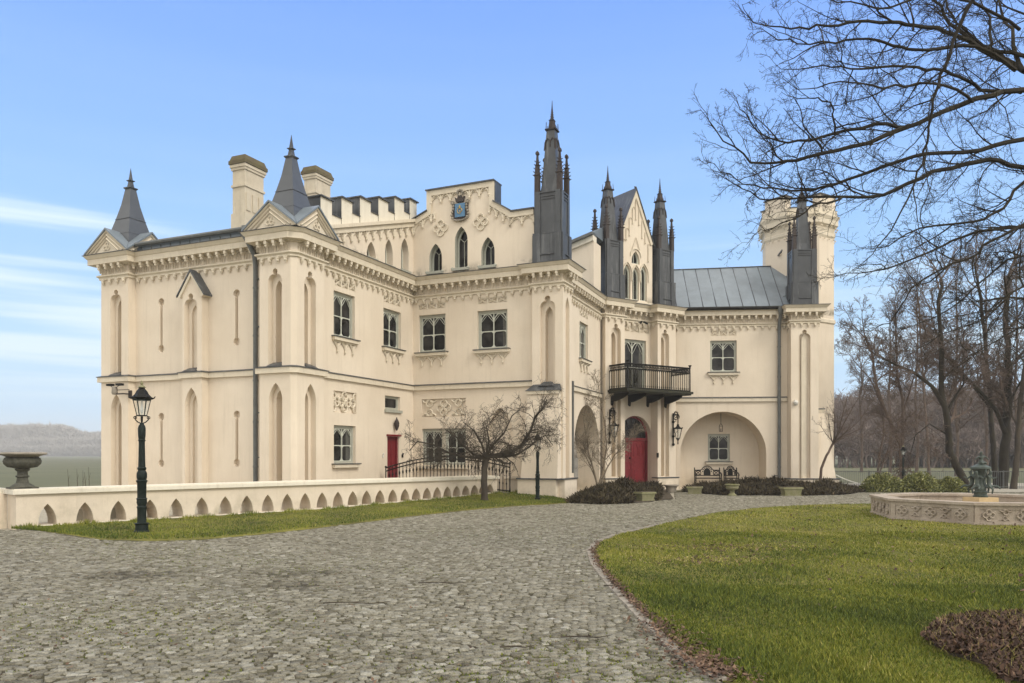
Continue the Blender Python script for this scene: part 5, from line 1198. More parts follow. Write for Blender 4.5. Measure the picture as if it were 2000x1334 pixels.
# ---- urn on the corner
uc = (-10.78, 17.25, .857)
s = MB(); s.box(F(uc[0], uc[1], 47.5), -.27, .27, -.2, .2, .857, .89); urn = s.build('garden_urn', 'urn'); tag(urn, 'large grey-green fluted urn on the parapet corner at far left', 'urn')
s = MB(); s.lathe(uc, [(.25, .03), (.22, .06), (.13, .12), (.11, .2), (.105, .24), (.135, .26), (.135, .28), (.105, .29), (.10, .37), (.14, .40), (.15, .43), (.09, .46)], 20); s.build('foot', 'urn', urn, smooth=40)
s = MB(); s.lathe(uc, [(.12, .44), (.27, .47), (.335, .54), (.35, .60), (.32, .67), (.29, .69)], 72, lobes=18, lobe=.07); s.build('bowl', 'urn', urn, smooth=50)
s = MB(); s.lathe(uc, [(.29, .685), (.33, .71), (.40, .735), (.455, .745), (.47, .765), (.455, .79), (.38, .80), (.36, .76)], 72, lobes=24, lobe=.02); s.lathe((uc[0], uc[1], uc[2] + .04), [(.36, .7), (.34, .7)], 24); s.build('rim', 'stone', urn, smooth=40)
s = MB()
for k in range(24): an = 2 * math.pi * k / 24; s.tube([(uc[0] + .445 * math.cos(an + t_), uc[1] + .445 * math.sin(an + t_), uc[2] + .757 + .02 * math.cos(t_ / .11 * 1.57)) for t_ in (-.11, -.05, 0, .05, .11)], .008, 4)
s.build('rim_scroll', 'stone', urn)
# ================================================================== IRON RAILING (bridge)
RR = F(-4.55, 28.25, -3); br = thing('bridge_railing', 'arched black iron railing in front of the small red side door', 'railing', (-4.55, 28.25, 0))
rl_ = 4.48; s = MB(); t_ = MB(); n = 36
def rz(a): u = a / rl_; return 1.12 + .36 * math.sin(math.pi * min(1, u * 1.0)) ** .9 + .14 * u
def bz(a): return .12 + .3 * math.sin(math.pi * a / rl_) * .6 + .12 * a / rl_
for i in range(n + 1):
    a = rl_ * i / n; q = RR.p(a, 0, bz(a)); h = rz(a) - bz(a); 
    if i in (0, n): s.lathe(q, [(.04, 0), (.03, .1), (.022, .2), (.022, h), (.05, h + .04), (.02, h + .08)], 7)
    else: s.lathe(q, [(.013, 0), (.013, h * .25), (.026, h * .3), (.013, h * .34), (.012, h * .62), (.034, h * .7), (.012, h * .78), (.012, h)], 6)
s.build('baluster_row', 'iron', br)
for fn in (lambda a: rz(a), lambda a: rz(a) - .12, lambda a: bz(a) + .06): t_.tube([RR.p(rl_ * i / 16, 0, fn(rl_ * i / 16)) for i in range(17)], .024, 5)
t_.build('handrail', 'iron', br)
s = MB()
for i in range(8):
    a0, a1 = rl_ * i / 8, rl_ * (i + 1) / 8; s.hexa([RR.p(a0, .1, -.2), RR.p(a1, .1, -.2), RR.p(a1, -1.3, -.2), RR.p(a0, -1.3, -.2), RR.p(a0, .1, bz(a0)), RR.p(a1, .1, bz(a1)), RR.p(a1, -1.3, bz(a1)), RR.p(a0, -1.3, bz(a0))])
o = s.build('footbridge', 'stone'); tag(o, 'low dark stone footbridge under the arched iron railing', 'footbridge')
# ================================================================== STREET LAMPS
def lamp(loc, label, sc=1):
    t = thing('street_lamp', label, 'street lamp', loc, 'cast iron lamps with glass lanterns'); x, y, z = loc
    s = MB(); s.lathe(loc, [(.15, 0), (.15, .04), (.125, .06), (.12, .17), (.135, .18), (.15, .20), (.09, .215), (.085, .24), (.088, .5), (.10, .53), (.08, .56), (.10, .62), (.095, .68), (.11, .70), (.085, .72), (.088, 1.02), (.105, 1.05), (.11, 1.07), (.085, 1.09), (.1, 1.14), (.098, 1.22), (.07, 1.28), (.085, 1.30), (.088, 1.33), (.068, 1.35), (.058, 1.87), (.075, 1.89), (.062, 1.91), (.072, 2.0), (.074, 2.14), (.06, 2.19), (.04, 2.22), (.04, 2.25)], 16); s.build('post', 'lampgreen', t, smooth=35)
    s = MB()
    for k in range(2):
        fr = F(x, y, 20 + 90 * k)
        for sg in (-1, 1):
            s.tube([fr.p(sg * a, 0, z + q) for a, q in ((.02, 2.24), (.07, 2.26), (.12, 2.31), (.125, 2.37), (.09, 2.40))], .012, 5); s.arc(fr, sg * .125, z + 2.355, 0, .028, .009, n=8)
    s.lathe((x, y, z + 2.385), [(.105, 0), (.105, .022), (.06, .025)], 6, .4); s.build('bracket', 'iron', t)
    s = MB(); b0, b1, z0, z1 = .092, .163, 2.40, 2.715; rot = .4
    for k in range(6):
        an = rot + k * math.pi / 3; s.tube([(x + b0 * math.cos(an), y + b0 * math.sin(an), z + z0), (x + b1 * math.cos(an), y + b1 * math.sin(an), z + z1)], .0085, 4)
    s.lathe((x, y, z + z1 - .01), [(b1 + .01, 0), (b1 + .012, .02), (b1 - .02, .021)], 6, rot)
    lf = s.build('lantern_frame', 'lampgreen', t)
    s = MB(); v = []; 
    for k in range(6): an = rot + k * math.pi / 3; v += [(x + b0 * .96 * math.cos(an), y + b0 * .96 * math.sin(an), z + z0), (x + b1 * .96 * math.cos(an), y + b1 * .96 * math.sin(an), z + z1)]
    s.add(v, [(2 * k, (2 * k + 2) % 12, (2 * k + 3) % 12, 2 * k + 1) for k in range(6)]); s.build('lantern_glass', 'lglass', lf)
    s = MB(); s.lathe((x, y, z + 2.5), [(.006, -.08), (.03, -.02), (.034, .03), (.02, .08), (.012, .2)], 8); s.build('bulb', 'white', lf, smooth=60)
    s = MB(); s.lathe(loc, [(.155, 2.715), (.20, 2.735), (.235, 2.765), (.19, 2.775), (.135, 2.83), (.10, 2.9), (.06, 2.945), (.055, 2.97)], 6, rot)
    for k in range(6): an = rot + k * math.pi / 3; s.tube([(x + r_ * math.cos(an), y + r_ * math.sin(an), z + q) for r_, q in ((.19, 2.74), (.235, 2.765), (.25, 2.80))], [.014, .012, .006], 4)
    s.build('lantern_roof', 'iron', t)
    s = MB(); s.lathe(loc, [(.05, 2.965), (.085, 2.975), (.055, 3.0), (.03, 3.02), (.018, 3.03), (.034, 3.05), (.016, 3.075), (.003, 3.13)], 8); s.build('finial', 'mossstone', t, smooth=40)
    return t
g = G(277, 1041); l1 = lamp((g[0], g[1], 0), 'tall dark green lamp on the verge in front of the left parapet')
g = G(1050, 981); l2 = copy_tree(l1, None, (g[0], g[1], .0), 'lamp in front of the corner buttress, half behind the twisted tree'); l2.scale = (.78, .78, .77)
g = G(1764, 956); l3 = copy_tree(l1, None, (g[0], g[1], .0), 'distant lamp rising from the laurel bushes left of the fountain'); l3.scale = (.66,) * 3
# ================================================================== WALL LANTERNS
def wall_lantern(fr, a, z, label):
    q = fr.p(a, 0, z); t = thing('wall_lantern', label, 'wall lantern', q, 'scrolled iron lanterns beside the front door'); s = MB(); O = .34
    fk = fr.at(a, 0, -90)
    s.tube([fr.p(a, .04, z - .5), fr.p(a, .04, z + .95)], .03, 6)
    for zz in (-.5, -.12, .55): s.ball(fr.p(a, .05, z + zz), .07, 6, 4)
    s.tube([fk.p(x_, 0, z + y_) for x_, y_ in ((.04, .62), (.06, .85), (.16, 1.0), (.28, .98), (.36, .84), (.34, .66), (.34, .5))], .026, 6)
    s.arc(fk, .2, z + .78, 0, .13, .022, 0, 320, 14); s.arc(fk, .2, z + .80, 0, .065, .02, 60, 380, 10); s.arc(fk, .13, z + .6, 0, .08, .016, -40, 200, 8)
    for k in range(7): an = R(20 + 25 * k); s.tube([fk.p(.2 + .15 * math.cos(an), 0, z + .82 + .16 * math.sin(an)), fk.p(.2 + .23 * math.cos(an), .0, z + .82 + .24 * math.sin(an))], [.024, .008], 4)
    for k in (-1, 1): s.tube([fr.p(a + k * .02, .3, z + .9), fr.p(a + k * .1, .34, z + .8), fr.p(a + k * .03, .38, z + .68)], [.015, .02, .008], 4)
    s.tube([fk.p(.04, 0, z + .1), fk.p(.2, 0, z + .02), fk.p(.3, 0, z + .12)], .014, 4)
    s.build('scroll_bracket', 'iron', t)
    c = fr.p(a, O, z); s = MB()
    for k in range(6):
        an = k * math.pi / 3 + .3; s.tube([(c[0] + .09 * math.cos(an), c[1] + .09 * math.sin(an), z - .22), (c[0] + .2 * math.cos(an), c[1] + .2 * math.sin(an), z + .22)], .016, 4); s.ball((c[0] + .22 * math.cos(an), c[1] + .22 * math.sin(an), z + .26), .035, 5, 3)
    s.lathe((c[0], c[1], z), [(.21, .21), (.22, .24), (.12, .30), (.06, .36), (.07, .40), (.03, .44), (.02, .55)], 6, .3); s.lathe((c[0], c[1], z), [(.02, -.5), (.035, -.44), (.02, -.38), (.04, -.3), (.10, -.24), (.10, -.21)], 6, .3)
    lf = s.build('lantern_frame', 'iron', t); s = MB(); v = []
    for k in range(6): an = k * math.pi / 3 + .3; v += [(c[0] + .086 * math.cos(an), c[1] + .086 * math.sin(an), z - .21), (c[0] + .19 * math.cos(an), c[1] + .19 * math.sin(an), z + .22)]
    s.add(v, [(2 * k, (2 * k + 2) % 12, (2 * k + 3) % 12, 2 * k + 1) for k in range(6)]); s.build('lantern_glass', 'lglass', lf)
wall_lantern(P, P.hit(1191, .04), P.z(1200, 842, .2), 'scrolled iron wall lantern left of the front door, behind the bare shrub')
wall_lantern(P, P.hit(1315, .04), P.z(1320, 847, .2), 'scrolled iron wall lantern between front door and niche arch')
# small bronze light over the side door
a, z = B.az(769.5, 829); s = MB(); s.lathe(B.p(a, .12, z), [(.01, -.24), (.05, -.18), (.09, -.06), (.10, .04), (.07, .14), (.03, .2), (.012, .27)], 8); s.tube([B.p(a, 0, z + .02), B.p(a, .1, z + .02)], .02, 5); o = s.build('door_light', 'rust'); tag(o, 'small bronze wall light above the red side door', 'wall light')
for x in (747, 785):
    a, z = B.az(x, 888.5); s = MB(); s.box(B, a - .03, a + .03, 0, .05, z - .1, z + .02); s.ball(B.p(a, .05, z + .04), .035); o = s.build('doorbell', 'white' if x < 760 else 'iron'); tag(o, ('small white fitting on the wall left of the side door' if x < 760 else 'small black fitting on the wall right of the side door'), 'wall fitting')
a, z = P.az(1284, 889); s = MB(); s.box(P, a - .05, a + .05, 0, .04, z - .11, z + .11); s.box(P, a - .03, a + .03, .04, .045, z, z + .07); o = s.build('intercom', 'iron'); tag(o, 'slim dark intercom on the pier right of the front door', 'intercom')
a, z = D.az(1553, 786, T4f); s = MB(); s.lathe(D.p(a, T4f + .12, z - .02), [(.02, -.13), (.08, -.09), (.11, 0), (.11, .05), (.06, .1)], 12); s.box(D, a - .03, a + .03, T4f, T4f + .12, z + .06, z + .12); o = s.build('dome_camera', 'white', smooth=50); tag(o, 'round white dome camera on the right corner tower', 'security camera')
a, z = P.az(1246, 630, rb); s = MB(); s.tube([P.p(a, rb, z), P.p(a, rb + .3, z)], .02, 5)
for sg in (-1, 1): s.tube([P.p(a + sg * .05, rb + .3, z), P.p(a + sg * .22, rb + .42, z - .1)], .045, 6)
o = s.build('security_camera', 'iron'); tag(o, 'pair of dark cameras under the cornice above the balcony door', 'security camera')
a, z = M.az(224, 765, T1f + .3); cam_t = thing('floodlight_camera', 'brown camera bracket with two floodlights on the far left tower', 'security camera', M.p(a, T1f, z))
s = MB(); s.tube([M.p(a + .4, T1f, z - .08), M.p(a + .4, T1f + .3, z - .08), M.p(a, T1f + .3, z - .08)], .025, 5); s.box(M, a + .33, a + .47, T1f, T1f + .04, z - .2, z + .05); s.tube([M.p(a + .4, T1f + .05, z + .08), M.p(a + .1, T1f + .3, z + .05)], .012, 4); s.build('bracket_arm', 'rust', cam_t)
s = MB(); s.lathe(M.p(a, T1f + .3, z), [(.07, -.1), (.1, -.05), (.09, .12), (.05, .17)], 10); s.build('camera_head', 'stone', cam_t, smooth=40)
for sg in (-1, 1): s = MB(); s.box(M, a + sg * .22 - .12, a + sg * .22 + .12, T1f + .22, T1f + .36, z + .2, z + .27); s.tube([M.p(a, T1f + .3, z + .1), M.p(a + sg * .2, T1f + .3, z + .2)], .012, 4); s.build('floodlight', 'iron', cam_t)
# hanging lantern in the niche
c = D.p(D.hit(1408, -.7), -.7, 0); zt = nzt - .02; zl_ = D.z(1408, 835, -.7); t = thing('hanging_lantern', 'small brass lantern hanging under the niche arch', 'hanging lantern', (c[0], c[1], zl_))
s = MB(); s.tube([(c[0], c[1], zt), (c[0], c[1], zl_ + .15)], .012, 5); s.build('chain', 'rust', t)
s = MB()
for k in range(4):
    an = k * math.pi / 2 + .5; p_ = lambda r, z: (c[0] + r * math.cos(an), c[1] + r * math.sin(an), z); s.tube([p_(.10, zl_ - .2), p_(.11, zl_ + .06), p_(.03, zl_ + .18)], .012, 4)
for z in (-.2, .06): s.lathe((c[0], c[1], zl_ + z), [(.10, 0), (.112, .015), (.09, .016)], 4, .5)
s.tube([(c[0], c[1], zl_ - .19), (c[0], c[1], zl_ - .05)], .02, 5); s.build('cage', 'rust', t)
# ================================================================== BENCHES, PLANTERS
def iron_seat(fr, w, name, label, cat):
    t = thing(name, label, cat, fr.p(0, 0, .05)); z = .05; h = w / 2
    s = MB()
    for sg in (-1, 1):
        s = MB(); s.tube([fr.p(sg * h, -.05, z), fr.p(sg * h, -.02, z + .42), fr.p(sg * h, -.1, z + .86), fr.p(sg * h, -.12, z + .92)], .026, 6); s.tube([fr.p(sg * h, .42, z), fr.p(sg * h, .4, z + .62)], .024, 6); s.box(fr, sg * h - .012, sg * h + .012, -.03, .42, z + .3, z + .34); s.build('leg_frame', 'iron', t)
    for sg in (-1, 1):
        s = MB(); s.tube([fr.p(sg * h, -.06, z + .66), fr.p(sg * h, .2, z + .68), fr.p(sg * h, .42, z + .62), fr.p(sg * h, .46, z + .55)], .03, 6); s.build('armrest', 'iron', t)
    s = MB(); s.box(fr, -h, h, -.03, .42, z + .40, z + .44); s.build('seat', 'iron', t)
    s = MB(); b = -.07; r = min(.26, h * .62)
    s.tube([fr.p(-h, b, z + .80), fr.p(-r * 1.2, b, z + .80)] + [fr.p(r * math.cos(math.pi * (1 - k / 8)), b, z + .76 + .24 * math.sin(math.pi * k / 8)) for k in range(1, 8)] + [fr.p(r * 1.2, b, z + .80), fr.p(h, b, z + .80)], .024, 5)
    s.tube([fr.p(-h, b, z + .54), fr.p(h, b, z + .54)], .022, 5); s.prism(fr, rarch(-r * .62, r * .62, z + .55, z + .9, 10, rise=.2), b - .02, b + .02)
    n = max(1, int((h - r) / .18))
    for sg in (-1, 1):
        for k in range(n): c = sg * (r + (h - r) * (k + .5) / n); q = (h - r) / n * .42; s.arc(fr, c, z + .67, b, q, .02, n=10, rz=.1); s.tube([fr.p(c - q, b, z + .56), fr.p(c + q, b, z + .79)], .016, 4); s.tube([fr.p(c + q, b, z + .56), fr.p(c - q, b, z + .79)], .016, 4)
    for k in range(8): an = math.pi * k / 7; s.ball(fr.p(r * .8 * math.cos(an), b, z + .74 + .2 * math.sin(an)), .035, 5, 3)
    s.build('backrest', 'iron', t); return t
bf_ = -.95; x0, x1 = D.hit(1357, bf_), D.hit(1406, bf_); iron_seat(D.at((x0 + x1) / 2, bf_), x1 - x0, 'garden_bench', 'wide ornate black iron bench in the arched niche', 'bench')
x0, x1 = D.hit(1414.5, bf_), D.hit(1439.5, bf_); iron_seat(D.at((x0 + x1) / 2, bf_), x1 - x0, 'garden_chair', 'ornate black iron chair beside the bench in the niche', 'chair')
s = MB(); q = D.at(D.hit(1470, -1.2), -1.2); s.box(q, -.16, .16, -.1, .1, .3, .42, .03, .03); s.box(q, -.1, .1, -.08, .08, 0, .3); o = s.build('low_brown_box', 'rust'); tag(o, 'small dark brown box on a post by the right jamb of the niche', 'box')
def planter(x, y, w, d, h, ang, label):
    g = G(x, y); fr = F(g[0], g[1], ang); s = MB(); s.box(fr, -w * .42, w * .42, -d * .42, d * .42, 0, .05); s.hexa([fr.p(-w * .38, d * .38, .05), fr.p(w * .38, d * .38, .05), fr.p(w * .38, -d * .38, .05), fr.p(-w * .38, -d * .38, .05), fr.p(-w * .44, d * .44, h - .06), fr.p(w * .44, d * .44, h - .06), fr.p(w * .44, -d * .44, h - .06), fr.p(-w * .44, -d * .44, h - .06)])
    s.sq  # body
    s.box(fr, -w / 2, w / 2, -d / 2, d / 2, h - .06, h, .01, .01); o = s.build('planter', 'mossstone'); tag(o, label, 'planter', 'mossy stone planters by the shrubs')
    s = MB(); s.box(fr, -w * .42, w * .42, -d * .42, d * .42, h - .02, h + .012); s.build('planter_soil', 'soil', o)
planter(1260, 978, .64, .46, .31, 28, 'square mossy stone planter before the shrubs left of the front door')
planter(1357, 965, .66, .44, .31, -14, 'square mossy stone planter in front of the iron bench')
planter(1545, 968.5, .80, .5, .34, 4, 'square mossy stone planter near the downpipe')
g = G(1311, 961); s = MB(); s.lathe((g[0], g[1], 0), [(.20, 0), (.21, .04), (.22, .15), (.26, .24), (.32, .27), (.32, .31), (.25, .31), (.23, .27)], 20); o = s.build('round_planter', 'stone', smooth=40); tag(o, 'round shallow stone planter at the foot of the door pier', 'planter')
g = G(1430, 968.5); kk_ = .78; s = MB(); s.lathe((g[0], g[1], 0), [(.18, 0), (.18, .03), (.11, .09), (.08, .14), (.10, .17), (.08, .2), (.10, .23)], 16); u_ = s.build('pedestal_planter', 'mossstone', smooth=40); tag(u_, 'mossy stone urn on a foot, in front of the iron chair', 'planter')
s = MB(); s.lathe((g[0], g[1], 0), [(.10, .23), (.21, .26), (.25, .33), (.235, .38), (.28, .41), (.29, .45), (.25, .46), (.235, .42)], 24); s.build('bowl', 'mossstone', u_, smooth=40)
# ================================================================== FOUNTAIN
FC = (11.98, 19.95); fo = thing('fountain', 'octagonal stone basin with carved rosette panels on the lawn', 'fountain', (FC[0], FC[1], 0)); ro = 2.6
def oct8(r): return [(FC[0] + r * math.cos(R(145.5 + 45 * i)), FC[1] + r * math.sin(R(145.5 + 45 * i))) for i in range(8)]
def ringwall(r0, r1, z0, z1, name, m):
    s = MB(); a, b = oct8(r0), oct8(r1); v = [(x, y, z) for z in (z0, z1) for rr in (a, b) for x, y in rr]; f = []
    for i in range(8): j = (i + 1) % 8; f += [(i, j, 16 + j, 16 + i), (8 + i, 8 + j, 24 + j, 24 + i), (16 + i, 16 + j, 24 + j, 24 + i), (i, j, 8 + j, 8 + i)]
    s.add(v, f); return s.build(name, m, fo)
ringwall(ro, ro - .3, -.05, .45, 'basin_wall', 'fountain'); ringwall(ro + .05, ro - .05, -.05, .06, 'base_course', 'fountain'); ringwall(ro + .07, ro - .36, .45, .51, 'rim', 'fountain')
s = MB(); s.add([(x, y, .1) for x, y in oct8(ro - .3)], [tuple(range(8))]); s.build('basin_floor', 'fountain', fo)
c8 = oct8(ro)
for i in range(8):
    p, q = c8[i], c8[(i + 1) % 8]; fr = F(p[0], p[1], math.degrees(math.atan2(q[1] - p[1], q[0] - p[0]))); L_ = math.hypot(q[0] - p[0], q[1] - p[1])
    if i > 4: continue
    s = MB(); s.box(fr, 0.003, .12, .0, .022, .062, .448); s.box(fr, L_ - .12, L_ - .003, .0, .022, .062, .448); s.box(fr, .122, L_ - .122, .0, .02, .062, .1); s.box(fr, .122, L_ - .122, .0, .02, .36, .448)
    for k in range(5):
        cc = .12 + (L_ - .24) * (k + .5) / 5
        if k % 2 == 0: quatre(s, fr, cc, .225, .022, .07, .02)
        else:
            quatre(s, fr, cc, .36, .022, .07, .018, clip=(0, L_, .1, .36)); quatre(s, fr, cc - .02, .10, .02, .055, .014, clip=(0, L_, .1, .36))
    s.build('carved_panel', 'fountain', fo)
# statue group
sc_ = (11.93, 19.95); s = MB(); fr = F(sc_[0], sc_[1], 10); s.box(fr, -.28, .28, -.28, .28, .1, .52); o = s.build('statue_plinth', 'sandblock'); tag(o, 'pale sandstone block under the bronze group in the fountain basin', 'plinth')
st = thing('bronze_statue', 'green bronze group of children carrying a lidded bowl in the fountain', 'statue', (sc_[0], sc_[1], .52))
zb_ = .52
s = MB(); s.lathe((sc_[0], sc_[1], zb_), [(.17, 0), (.18, .03), (.15, .05), (.15, .1), (.17, .13), (.13, .16), (.14, .26), (.10, .34), (.09, .5), (.12, .62), (.20, .70), (.24, .72), (.24, .76), (.20, .78), (.13, .82), (.06, .85), (.05, .9)], 16); s.build('bowl_stem', 'bronze', st, smooth=35)
def skin_fig(name, joints, edges, parent, m):
    me = bpy.data.meshes.new(name); ox = ORG[parent.name]; me.from_pydata([(p[0] - ox[0], p[1] - ox[1], p[2] - ox[2]) for p, r in joints], edges, [])
    o = bpy.data.objects.new(name, me); SC.collection.objects.link(o); o.modifiers.new('skin', 'SKIN'); sv = me.skin_vertices[0].data
    for i, (p, r) in enumerate(joints): sv[i].radius = (r, r)
    sv[0].use_root = True; sub = o.modifiers.new('sub', 'SUBSURF'); sub.levels = 1; sub.render_levels = 1
    me.materials.append(M_[m]); dg = bpy.context.evaluated_depsgraph_get(); me2 = bpy.data.meshes.new_from_object(o.evaluated_get(dg)); o.modifiers.clear(); o.data = me2; me2.shade_smooth()
    if not me2.materials: me2.materials.append(M_[m])
    o.parent = parent; return o
for k in range(4):
    f_ = F(sc_[0], sc_[1], -52 + 90 * k); q = lambda a, b, z: f_.p(a * 1.25, b * 1.18, zb_ + z * 1.12)
    J = [(q(0, .17, .28), .05), (q(0, .16, .38), .052), (q(0, .17, .46), .045), (q(0, .19, .50), .024), (q(0, .20, .55), .045), (q(0, .205, .60), .04),
         (q(-.07, .17, .47), .025), (q(-.13, .16, .56), .02), (q(-.10, .15, .67), .015), (q(.07, .17, .47), .025), (q(.14, .20, .42), .02), (q(.19, .26, .46), .014),
         (q(-.04, .19, .24), .035), (q(-.06, .27, .20), .028), (q(-.05, .25, .08), .02), (q(.04, .20, .24), .035), (q(.09, .29, .26), .028), (q(.10, .36, .19), .02)]
    skin_fig('child_figure', J, [(0, 1), (1, 2), (2, 3), (3, 4), (4, 5), (2, 6), (6, 7), (7, 8), (2, 9), (9, 10), (10, 11), (0, 12), (12, 13), (13, 14), (0, 15), (15, 16), (16, 17)], st, 'bronze')
f_ = F(sc_[0], sc_[1], 20); q = lambda a, b, z: f_.p(a * 1.5, b * 1.5, zb_ + .88 + (z - .88) * 1.6)
skin_fig('top_figure', [(q(0, 0, .88), .05), (q(.01, 0, .96), .045), (q(-.01, .02, 1.0), .03), (q(-.02, .03, 1.06), .04), (q(.08, .02, .98), .022), (q(.12, .06, .92), .015), (q(-.08, .02, .97), .022), (q(-.12, .0, .92), .016), (q(.06, .08, .87), .03), (q(-.06, .09, .87), .03)],
         [(0, 1), (1, 2), (2, 3), (1, 4), (4, 5), (1, 6), (6, 7), (0, 8), (0, 9)], st, 'bronze')
# ================================================================== FENCE, TAPE, MARKER
FE = F(13.0, 38.0, -2); fe = thing('iron_fence', 'grey iron garden fence of close hooped bars behind the laurels', 'fence', (13.0, 38.0, 0)); s = MB(); h = .80; n = 190; fl = 17
for i in range(n): a = fl * i / n; s.tube([FE.p(a, 0, -.15), FE.p(a, 0, h)], .009, 3)
for i in range(n // 2): a = fl * (2 * i) / n; s.arc(FE, a + fl / n / 2, h - .06, 0, fl / n * .5, .007, 0, 180, 4, rz=.05)
s.build('bar_row', 'downpipe', fe); s = MB()
for z in (h, .05): s.tube([FE.p(0, 0, z), FE.p(fl, 0, z)], .016, 4)
s.build('fence_rail', 'downpipe', fe)
for i in range(9): s = MB(); s.tube([FE.p(i * fl / 8, 0, -.2), FE.p(i * fl / 8, 0, h + .04)], .026, 5); s.build('fence_post', 'downpipe', fe)
s = MB(); s.box(FE, 0, fl, -.25, -.1, -.3, -.02); o = s.build('fence_kerb', 'stone'); tag(o, 'low stone kerb at the foot of the garden fence', 'kerb')
p0, p1 = D.p(T4b + .8, .6, .55), G(1693, 951); s = MB(); q = [(p0[0] + (p1[0] - p0[0]) * u, p0[1] + (p1[1] - p0[1]) * u, .55 * (1 - u) + .1 - .08 * math.sin(math.pi * u)) for u in np.linspace(0, 1, 9)]
for i in range(8): s.add([q[i], q[i + 1], (q[i + 1][0], q[i + 1][1], q[i + 1][2] + .045), (q[i][0], q[i][1], q[i][2] + .045)], [(0, 1, 2, 3)])
o = s.build('barrier_tape', 'white'); tag(o, 'white barrier tape strung from the right corner tower to the laurels', 'tape')
g = G(1877, 961); s = MB(); s.box(F(g[0], g[1], 10), -.16, .16, -.05, .05, 0, .33); o = s.build('marker_board', 'white'); tag(o, 'small pale board standing left of the fountain statue', 'board')
# ================================================================== SHRUBS AND TREES
def shrub_bed(name, poly, n, hmax, size, material, kind='stuff', tlo=.2, thi=.55):
    xs, ys = [p[0] for p in poly], [p[1] for p in poly]; x = rng.uniform(min(xs), max(xs), n * 3); y = rng.uniform(min(ys), max(ys), n * 3); k = inside(x, y, poly); x, y = x[k][:n], y[k][:n]; n = len(x)
    ex_ = np.array(poly + [poly[0]]); dm = np.full(n, 9.0)
    for i in range(len(poly)):
        a_, b_ = ex_[i], ex_[i + 1]; d = b_ - a_; t = np.clip(((x - a_[0]) * d[0] + (y - a_[1]) * d[1]) / (d @ d), 0, 1); dm = np.minimum(dm, np.hypot(x - a_[0] - t * d[0], y - a_[1] - t * d[1]))
    keep = np.ones(n, bool)
    for pp in (G(1260, 978), G(1357, 965), G(1545, 968.5), G(1311, 961), G(1430, 968.5)): keep &= (np.hypot(x - pp[0], (y - pp[1])) > .48) & ~((np.abs(x - pp[0] * y / pp[1]) < .42) & (y < pp[1] + .2))
    x, y, dm = x[keep], y[keep], dm[keep]; n = len(x)
    top = hmax * np.clip(dm / 1.5, 0, 1) ** .7 * (.66 + .24 * np.sin(x * 2.3 + y) + .2 * np.sin(y * 4.3 + x * 2) + .13 * np.sin(x * 8.1 + y * 3)) + .03
    z = top * rng.random(n) ** .4
    V = np.zeros((n, 3, 3), np.float32); d = rng.normal(0, 1, (n, 3)); d[:, 2] = np.abs(d[:, 2]) * 1.1; d /= np.linalg.norm(d, axis=1)[:, None]; s = size * rng.uniform(.5, 1.5, n)
    w = rng.normal(0, 1, (n, 3)); w = np.cross(d, w); w /= np.linalg.norm(w, axis=1)[:, None]
    c = np.stack([x, y, z], 1); V[:, 0] = c - w * s[:, None] * .16; V[:, 1] = c + w * s[:, None] * .16; V[:, 2] = c + d * s[:, None]
    return np_mesh(name, V.reshape(-1, 3), np.arange(n * 3).reshape(-1, 3), material, kind=kind, attr=np.repeat(np.clip(rng.normal((tlo + thi) / 2, .2, n), 0, 1), 3))
shrub_bed('juniper_bed', [G(1108, 983), G(1180, 986), G(1250, 983), G(1304, 975), G(1322, 962), (7.0, 33.6), (5.4, 33.4), (3.5, 33), (2.6, 30)], 30000, .56, .17, 'needle')
shrub_bed('niche_shrub_bed', [G(1336, 961), G(1400, 966.5), G(1560, 968.5), G(1655, 966), (15.9, 34.6), (13.4, 34.6), (12.4, 36.2), (9.5, 35.9), (8.0, 36.0)], 34000, .50, .17, 'needle')
# laurel bushes by the fence
def bush(x, y, w, h, d, name, label, n=5200):
    g = G(x, y); c = np.array([g[0], g[1], 0]); t = thing(name, label, 'shrub', (g[0], g[1], 0), 'laurel bushes in front of the fence')
    th = rng.uniform(0, 2 * np.pi, n); ph = np.arccos(rng.uniform(0, 1, n)); r = rng.uniform(.55, 1.0, n) ** .5 * (1 + .15 * np.sin(th * 3 + x) * np.sin(ph * 5) + .1 * np.sin(th * 7))
    P_ = np.stack([np.cos(th) * np.sin(ph) * r * w, np.sin(th) * np.sin(ph) * r * d, np.cos(ph) * r * h], 1)
    V = np.zeros((n, 4, 3), np.float32); dd = P_ / np.linalg.norm(P_, axis=1)[:, None] + rng.normal(0, .7, (n, 3)); dd /= np.linalg.norm(dd, axis=1)[:, None]; ww = np.cross(dd, rng.normal(0, 1, (n, 3))); ww /= np.linalg.norm(ww, axis=1)[:, None]; s = .10
    V[:, 0] = P_; V[:, 1] = P_ + dd * s * .5 + ww * s * .26; V[:, 2] = P_ + dd * s; V[:, 3] = P_ + dd * s * .5 - ww * s * .26
    o = np_mesh('foliage', V.reshape(-1, 3), np.arange(n * 4).reshape(-1, 4), 'laurel', parent=t, attr=np.repeat(np.clip(rng.normal(.45, .25, n), 0, 1), 4))
    s = MB(); [s.tube([(g[0], g[1], 0), (g[0] + math.cos(k) * w * .4, g[1] + math.sin(k) * d * .4, h * .7)], [.03, .01], 4) for k in range(6)]; s.build('stem', 'bark', t)
bush(1722, 961, .85, .72, .6, 'laurel_bush', 'leftmost yellow-green laurel bush in front of the fence')
bush(1795, 961, .80, .75, .6, 'laurel_bush', 'middle yellow-green laurel bush, right of the distant lamp')
bush(1856, 961, .68, .55, .5, 'laurel_bush', 'rightmost and lowest laurel bush, next to the leaning tree')
